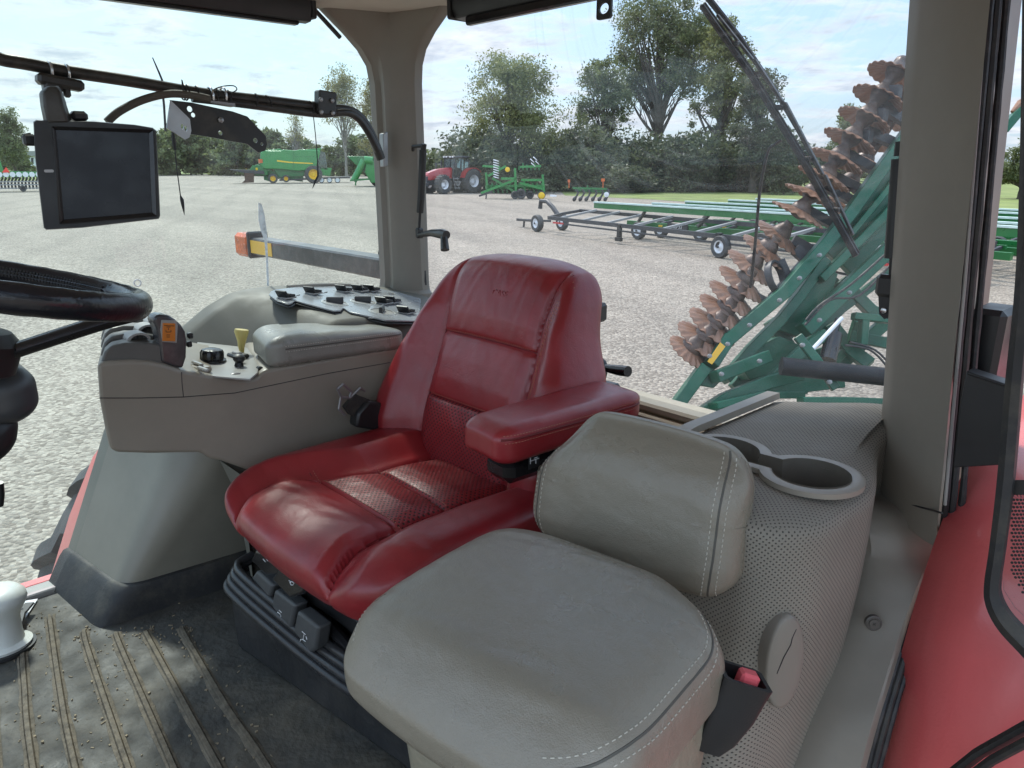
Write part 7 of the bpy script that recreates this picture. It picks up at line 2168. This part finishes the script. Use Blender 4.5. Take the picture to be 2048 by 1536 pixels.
for a, b, c_, d in ((530, 338, 550, 358), (550, 342, 608, 345), (560, 350, 606, 356), (527, 352, 560, 350), (575, 338, 580, 358), (596, 340, 600, 358), (540, 345, 536, 362)): m_.beam(L.P(a, b, -D_ * .3), L.P(c_, d, -D_ * .3), 2.6 * L.s, 1.0)
m_.prism([L.P(a, b, -D_ * .4) for a, b in ((545, 336), (612, 338), (606, 352), (560, 354))], L.f * D_ * .8)
m_.build('undercarriage', M_dgreen, cb)
wheel(L, cb, 627, 349, 17, 1.4, M_yel, -D_ / 2, name='drive_wheel'); wheel(L, cb, 546, 357, 9, .9, M_yel, -D_ / 2, name='steering_wheel'); wheel(L, cb, 572, 357, 7, .9, M_yel, -D_ / 2, name='support_wheel')
m_ = MB(); m_.prism([L.P(a, b, -D_ * .4) for a, b in ((640, 302), (650, 305), (655, 340), (632, 336))], L.f * D_ * .8); m_.build('cab', M_glass_far, cb)
m_ = MB(); m_.prism([L.P(a, b, -D_ * .4) for a, b in ((636, 335), (664, 336), (660, 352), (640, 350))], L.f * D_ * .6); m_.build('feeder', M_bgreen, cb)
m_ = MB(); m_.prism([L.P(a, b, -D_ * .4) for a, b in ((503, 333), (514, 329), (534, 334), (536, 350), (512, 352), (500, 344))], L.f * D_ * .7); m_.prism([L.P(a, b, -D_ * .35) for a, b in ((528, 318), (540, 318), (540, 344), (524, 342))], L.f * D_ * .7); m_.build('rear_chopper', M_bgreen, cb, bevel=.05)
m_ = MB(); m_.box(L.P(514, 340, -D_ * .45), (.5, .5, .6)); m_.build('yellow_shield', M_yel, cb)
m_ = MB(); m_.box(L.P(521, 322, -D_ / 2), (.4, .4, .5)); m_.build('marker_flag', M_orngp, cb)
L = Loc(500, 367)
pl = L.th('low_platform', 'dark rusty flat platform on a post, left of the combine harvester', 'implement')
m_ = MB(); m_.prism([L.P(a, b, -1) for a, b in ((459, 339), (527, 341), (530, 348), (500, 347), (484, 345))], L.f * 2.5); m_.build('deck', M_dark, pl)
m_ = MB(); m_.prism([L.P(a, b, -1) for a, b in ((488, 346), (508, 346), (508, 365), (484, 366), (490, 360))], L.f * 1.5); m_.build('post', mat('rust_brown', (.09, .05, .035), .8), pl)
m_ = MB(); m_.prism([L.P(a, b, -.5) for a, b in ((505, 330), (527, 333), (527, 341), (498, 341))], L.f * 1.5); m_.build('chute', M_dgreen, pl)
L = Loc(655, 366)
ft = L.th('flatbed_trailer', 'low dark flatbed trailer with three white-rimmed wheels behind the combine', 'trailer')
m_ = MB(); m_.beam(L.P(560, 360, 1), L.P(700, 354, 1), 3.0, 3 * L.s); m_.build('bed', M_dark, ft)
for a in (643, 659, 675): wheel(L, ft, a, 360, 5.5, .5, M_rim, -.6, rimf=.75)
L = Loc(745, 373)
au = L.th('grain_auger_cart', 'green auger cart with a folded spout tube, half hidden by the far pillar', 'grain cart')
m_ = MB(); m_.prism([L.P(a, b, 0) for a, b in ((694, 312), (790, 314), (785, 330), (765, 352), (735, 352), (712, 330))], L.f * 3.5); m_.build('hopper', M_dgreen, au, bevel=.05)
m_ = MB(); m_.tube([L.P(707, 362, -.6), L.P(716, 345, -.6), L.P(728, 320, -.6)], 6.5 * L.s, 14); m_.tube([L.P(728, 320, -.6), L.P(745, 322, -.6)], 8 * L.s, 14); m_.build('auger_tube', M_bgreen, au)
m_ = MB(); m_.prism([L.P(a, b, -.8) for a, b in ((733, 318), (775, 330), (790, 366), (742, 366), (730, 345))], L.f * 2); m_.build('side_hopper', M_bgreen, au, bevel=.08)
m_ = MB(); m_.beam(L.P(712, 358, -1), L.P(711, 371, -1), .15, .15); m_.beam(L.P(700, 361, -1), L.P(740, 358, -1), .2, .2); m_.build('hitch_stand', M_dgreen, au)
wheel(L, au, 752, 362, 10, 1.0, M_dark, 1.0)
L = Loc(345, 349)
gc = L.th('grain_cart', 'dark green grain cart with a black tarp, behind the display monitor', 'grain cart')
m_ = MB(); m_.prism([L.P(a, b, 0) for a, b in ((290, 302), (385, 303), (386, 318), (378, 334), (300, 334))], L.f * 6); m_.build('tank', M_dgreen, gc, bevel=.2)
m_ = MB(); m_.prism([L.P(a, b, -.2) for a, b in ((288, 303), (300, 298), (372, 299), (386, 304))], L.f * 6); m_.build('tarp', M_dark, gc, bevel=.1)
m_ = MB()
for y in (318, 326): m_.beam(L.P(292, y, -.1), L.P(384, y, -.1), .2, .12)
m_.build('rib', M_bgreen, gc)
m_ = MB(); m_.prism([L.P(a, b, 1) for a, b in ((318, 333), (366, 333), (360, 342), (322, 342))], L.f * 3); m_.beam(L.P(370, 338, 0), L.P(402, 342, 0), .4, .4); m_.build('chassis', M_dark, gc)
for a in (326, 340, 354): wheel(L, gc, a, 342, 6, 1.0, M_dark, 0)
m_ = MB(); m_.prism([L.P(a, b, -.3) for a, b in ((324, 339), (346, 339), (346, 342), (324, 342))], L.f * .1); m_.build('white_plate', M_rim, gc)
L = Loc(482, 345)
yt = L.th('yellow_truck', 'yellow truck parked behind the dark platform', 'truck')
m_ = MB(); m_.prism([L.P(a, b, 0) for a, b in ((468, 333), (476, 331), (478, 325), (490, 325), (494, 334), (497, 342), (466, 342))], L.f * 3); m_.build('cab', M_yel, yt, bevel=.15)
m_ = MB(); m_.prism([L.P(a, b, -.06) for a, b in ((478, 332), (480, 327), (488, 327), (491, 332))], L.f * .1); m_.build('window', M_glass_far, yt)
for a in (473, 491): wheel(L, yt, a, 342, 3.5, .6, M_dark, 0)
m_ = MB(); m_.prism([L.P(a, b, 0) for a, b in ((496, 336), (512, 338), (512, 341), (496, 341))], L.f * 3); m_.build('bed', M_yel, yt)
L = Loc(432, 345)
ex_ = L.th('loader_arm', 'orange digger arm standing behind the small orange tractor', 'digger arm')
m_ = MB(); m_.beam(L.P(426, 343, 0), L.P(429, 321, 0), 1.2, 4.5 * L.s, up=L.f); m_.beam(L.P(429, 322, 0), L.P(444, 338, 0), .8, 3 * L.s, up=L.f); m_.build('boom', M_orngp, ex_)
m_ = MB(); m_.beam(L.P(440, 338, 0), L.P(470, 342, 0), 1.0, 3 * L.s, up=L.f); m_.beam(L.P(444, 342, 0), L.P(444, 346, 0), .5, .5); m_.build('frame', M_greyp, ex_)
L = Loc(464, 346)
po = L.th('utility_pole', 'pale wooden utility pole rising behind the yellow truck', 'utility pole')
m_ = MB(); m_.tube([L.P(464, 348, 12), L.P(463, 284, 12)], [.35, .25], 8); m_.build('post', M_barkp, po)
m_ = MB(); m_.beam(L.P(455, 288, 12), L.P(471, 288, 12), .3, .3); m_.build('crossarm', M_barkp, po)

# ---- cultivator at the left edge
L = Loc(30, 384)
cu_ = L.th('folding_cultivator', 'green cultivator with rows of tines and a red warning triangle, at the left edge', 'cultivator')
m_ = MB(); 
for d in (0, 2.0): m_.beam(L.P(-60, 352, d), L.P(120, 350, d), .30, .30); m_.beam(L.P(-60, 343, d + 1), L.P(110, 346, d + 1), .2, .2)
for a in range(-50, 110, 18): m_.beam(L.P(a, 351, 0), L.P(a + 8, 345, 3), .15, .15)
m_.beam(L.P(4, 350, 0), L.P(-8, 316, 0), .35, .5)
m_.build('toolbar', M_bgreen, cu_)
m_ = MB()
for a in range(-55, 110, 7):
    m_.tube(catmull([L.P(a, 350, .3), L.P(a + 4, 356, .3), L.P(a + 1, 364, .3), L.P(a + 3, 378, .3)], 3), .09, 5)
m_.build('tine', M_dark, cu_)
m_ = MB()
for y in (364, 370, 377): m_.beam(L.P(-60, y, -.3), L.P(84, y - 1, -.3), .08, .10)
m_.build('harrow_bar', M_greyp, cu_)
m_ = MB(); m_.prism([L.P(a, b, -.4) for a, b in ((4, 345), (12, 334), (20, 345))], L.f * .05); m_.build('warning_triangle', mat('orange_red', (.8, .05, .03), .5), cu_)
for a in (46, -20): wheel(L, cu_, a, 377, 6, .5, M_dark, -.6)
m_ = MB()
for a in range(-40, 90, 13): m_.lathe(L.P(a, 349, -.35), L.f, [(.25, 0), (.25, .1), (.1, .12)], 8)
m_.build('spring_bolt', M_rim, cu_)

# ---- planter / drill in front of the rounded tree
L = Loc(1035, 398)
pn_ = L.th('folding_planter', 'green folding field implement with yellow discs, standing in front of the rounded tree', 'field implement')
m_ = MB()
for a, b, c_, d, z in ((976, 352, 1012, 332, 0), (962, 386, 1030, 360, 0), (1002, 357, 1032, 357, 0), (1040, 334, 1082, 332, 1), (1042, 360, 1085, 360, 0), (1085, 349, 1088, 386, 0), (1030, 336, 1032, 388, 0), (1000, 372, 1090, 372, .5), (972, 345, 975, 385, 1), (965, 332, 1000, 334, 1.2), (984, 356, 1030, 384, .5), (1048, 358, 1050, 392, .5), (1040, 366, 1086, 378, 0)):
    m_.beam(L.P(a, b, z), L.P(c_, d, z), .17, .17)
m_.build('frame', M_bgreen, pn_)
m_ = MB()
for i, a in enumerate(range(975, 1085, 9)):
    m_.beam(L.P(a, 366, 1), L.P(a + 4, 386, 1), .12, .12); m_.box(L.P(a, 374, .8), (.25, .25, .3))
for a in range(1038, 1084, 8): m_.beam(L.P(a, 340, 1), L.P(a, 332 - (a % 3) * 3, 1), .1, .1)
m_.build('row_unit', M_dgreen, pn_)
for i in range(8):
    m_ = MB(); m_.lathe(L.P(992, 322 + i * 4.8, -.1), (CR * .3 + up3).normalized(), [(.001, 0), (.22, .0), (.22, .07), (.001, .08)], 14); m_.build('seed_disc', M_rim, pn_)
for a, b, r_, d in ((1015, 339, 4.8, -.4), (1083, 391, 6.5, -.5)):
    m_ = MB(); m_.lathe(L.P(a, b, d), -L.f, [(r_ * L.s, -.05), (r_ * L.s, .06), (r_ * .8 * L.s, .08), (.02, .09)], 22); m_.build('yellow_wheel', M_yel, pn_)
for a, r_ in ((1042, 10), (1060, 8), (1083, 8), (1030, 8)): wheel(L, pn_, a, 398 - r_, r_, .5, M_dark if a != 1083 else M_yel, -.1 + (a == 1060) * .5)
m_ = MB()
for a, b in ((1064, 322), (1070, 318), (1074, 326), (1066, 330)): m_.lathe(L.P(a, b, 0), (CR * .9 + up3).normalized(), [(.001, 0), (.2, 0), (.2, .06), (.001, .07)], 12)
m_.build('marker_disc', M_rim, pn_)
m_ = MB(); m_.beam(L.P(973, 384, 0), L.P(972, 398, 0), .1, .1); m_.beam(L.P(958, 392, 0), L.P(985, 383, 0), .14, .14); m_.build('hitch_jack', M_dark, pn_)

# ---- small plough
L = Loc(1180, 403)
pg = L.th('plough', 'small dark green plough with curved shanks, on the edge of the yard below the trees', 'plough')
m_ = MB(); m_.beam(L.P(1145, 376, 0), L.P(1214, 378, 0), .14, .14); m_.beam(L.P(1150, 380, .5), L.P(1214, 384, .5), .12, .12); m_.beam(L.P(1175, 370, 0), L.P(1175, 378, 0), .1, .1); m_.build('beam', M_dgreen, pg)
for a in (1150, 1162, 1174, 1187, 1200, 1212):
    m_ = MB(); m_.tube(catmull([L.P(a + 2, 378, 0), L.P(a + 6, 386, 0), L.P(a + 1, 395, 0), L.P(a - 4, 402, 0)], 4), [.07] * 8 + [.1, .13, .14, .10, .05], 8); m_.build('shank', M_dark, pg)
m_ = MB(); m_.lathe(L.P(1213, 389, -.3), -L.f, [(5 * L.s, 0), (5 * L.s, .05), (.02, .08)], 18); m_.build('coulter', M_rim, pg)
m_ = MB(); m_.beam(L.P(1138, 376, 0), L.P(1138, 360, 0), .06, .06); m_.beam(L.P(1206, 376, 0), L.P(1206, 358, 0), .06, .06); m_.box(L.P(1206, 360, 0), (.18, .18, .2)); m_.box(L.P(1138, 362, 0), (.12, .12, .2)); m_.build('marker_post', M_orngp, pg)
m_ = MB(); m_.beam(L.P(1100, 391, 0), L.P(1113, 392, 0), .25, .12); 
tag(m_.build('steel_plate', M_rim, None), 'pale metal piece lying on the gravel between the implement and the plough', 'metal piece')

# ---- house behind the lawn
L = Loc(48, 346)
ho = L.th('house', 'low white house with dark windows behind the lawn trees at the far left', 'house')
m_ = MB(); m_.prism([L.P(a, b, 40) for a, b in ((18, 312), (92, 312), (92, 334), (18, 334))], L.f * 8); m_.build('wall', M_rim, ho)
m_ = MB(); m_.prism([L.P(a, b, 39) for a, b in ((14, 312), (24, 302), (86, 302), (96, 312))], L.f * 10); m_.build('roof', M_greyp, ho)
for a in (28, 42, 50, 62, 76):
    m_ = MB(); m_.prism([L.P(a + dx, b, 39.9) for dx, b in ((0, 316), (5, 316), (5, 328), (0, 328))], L.f * .1); m_.build('window', M_dark, ho)
bpy.context.view_layer.update()
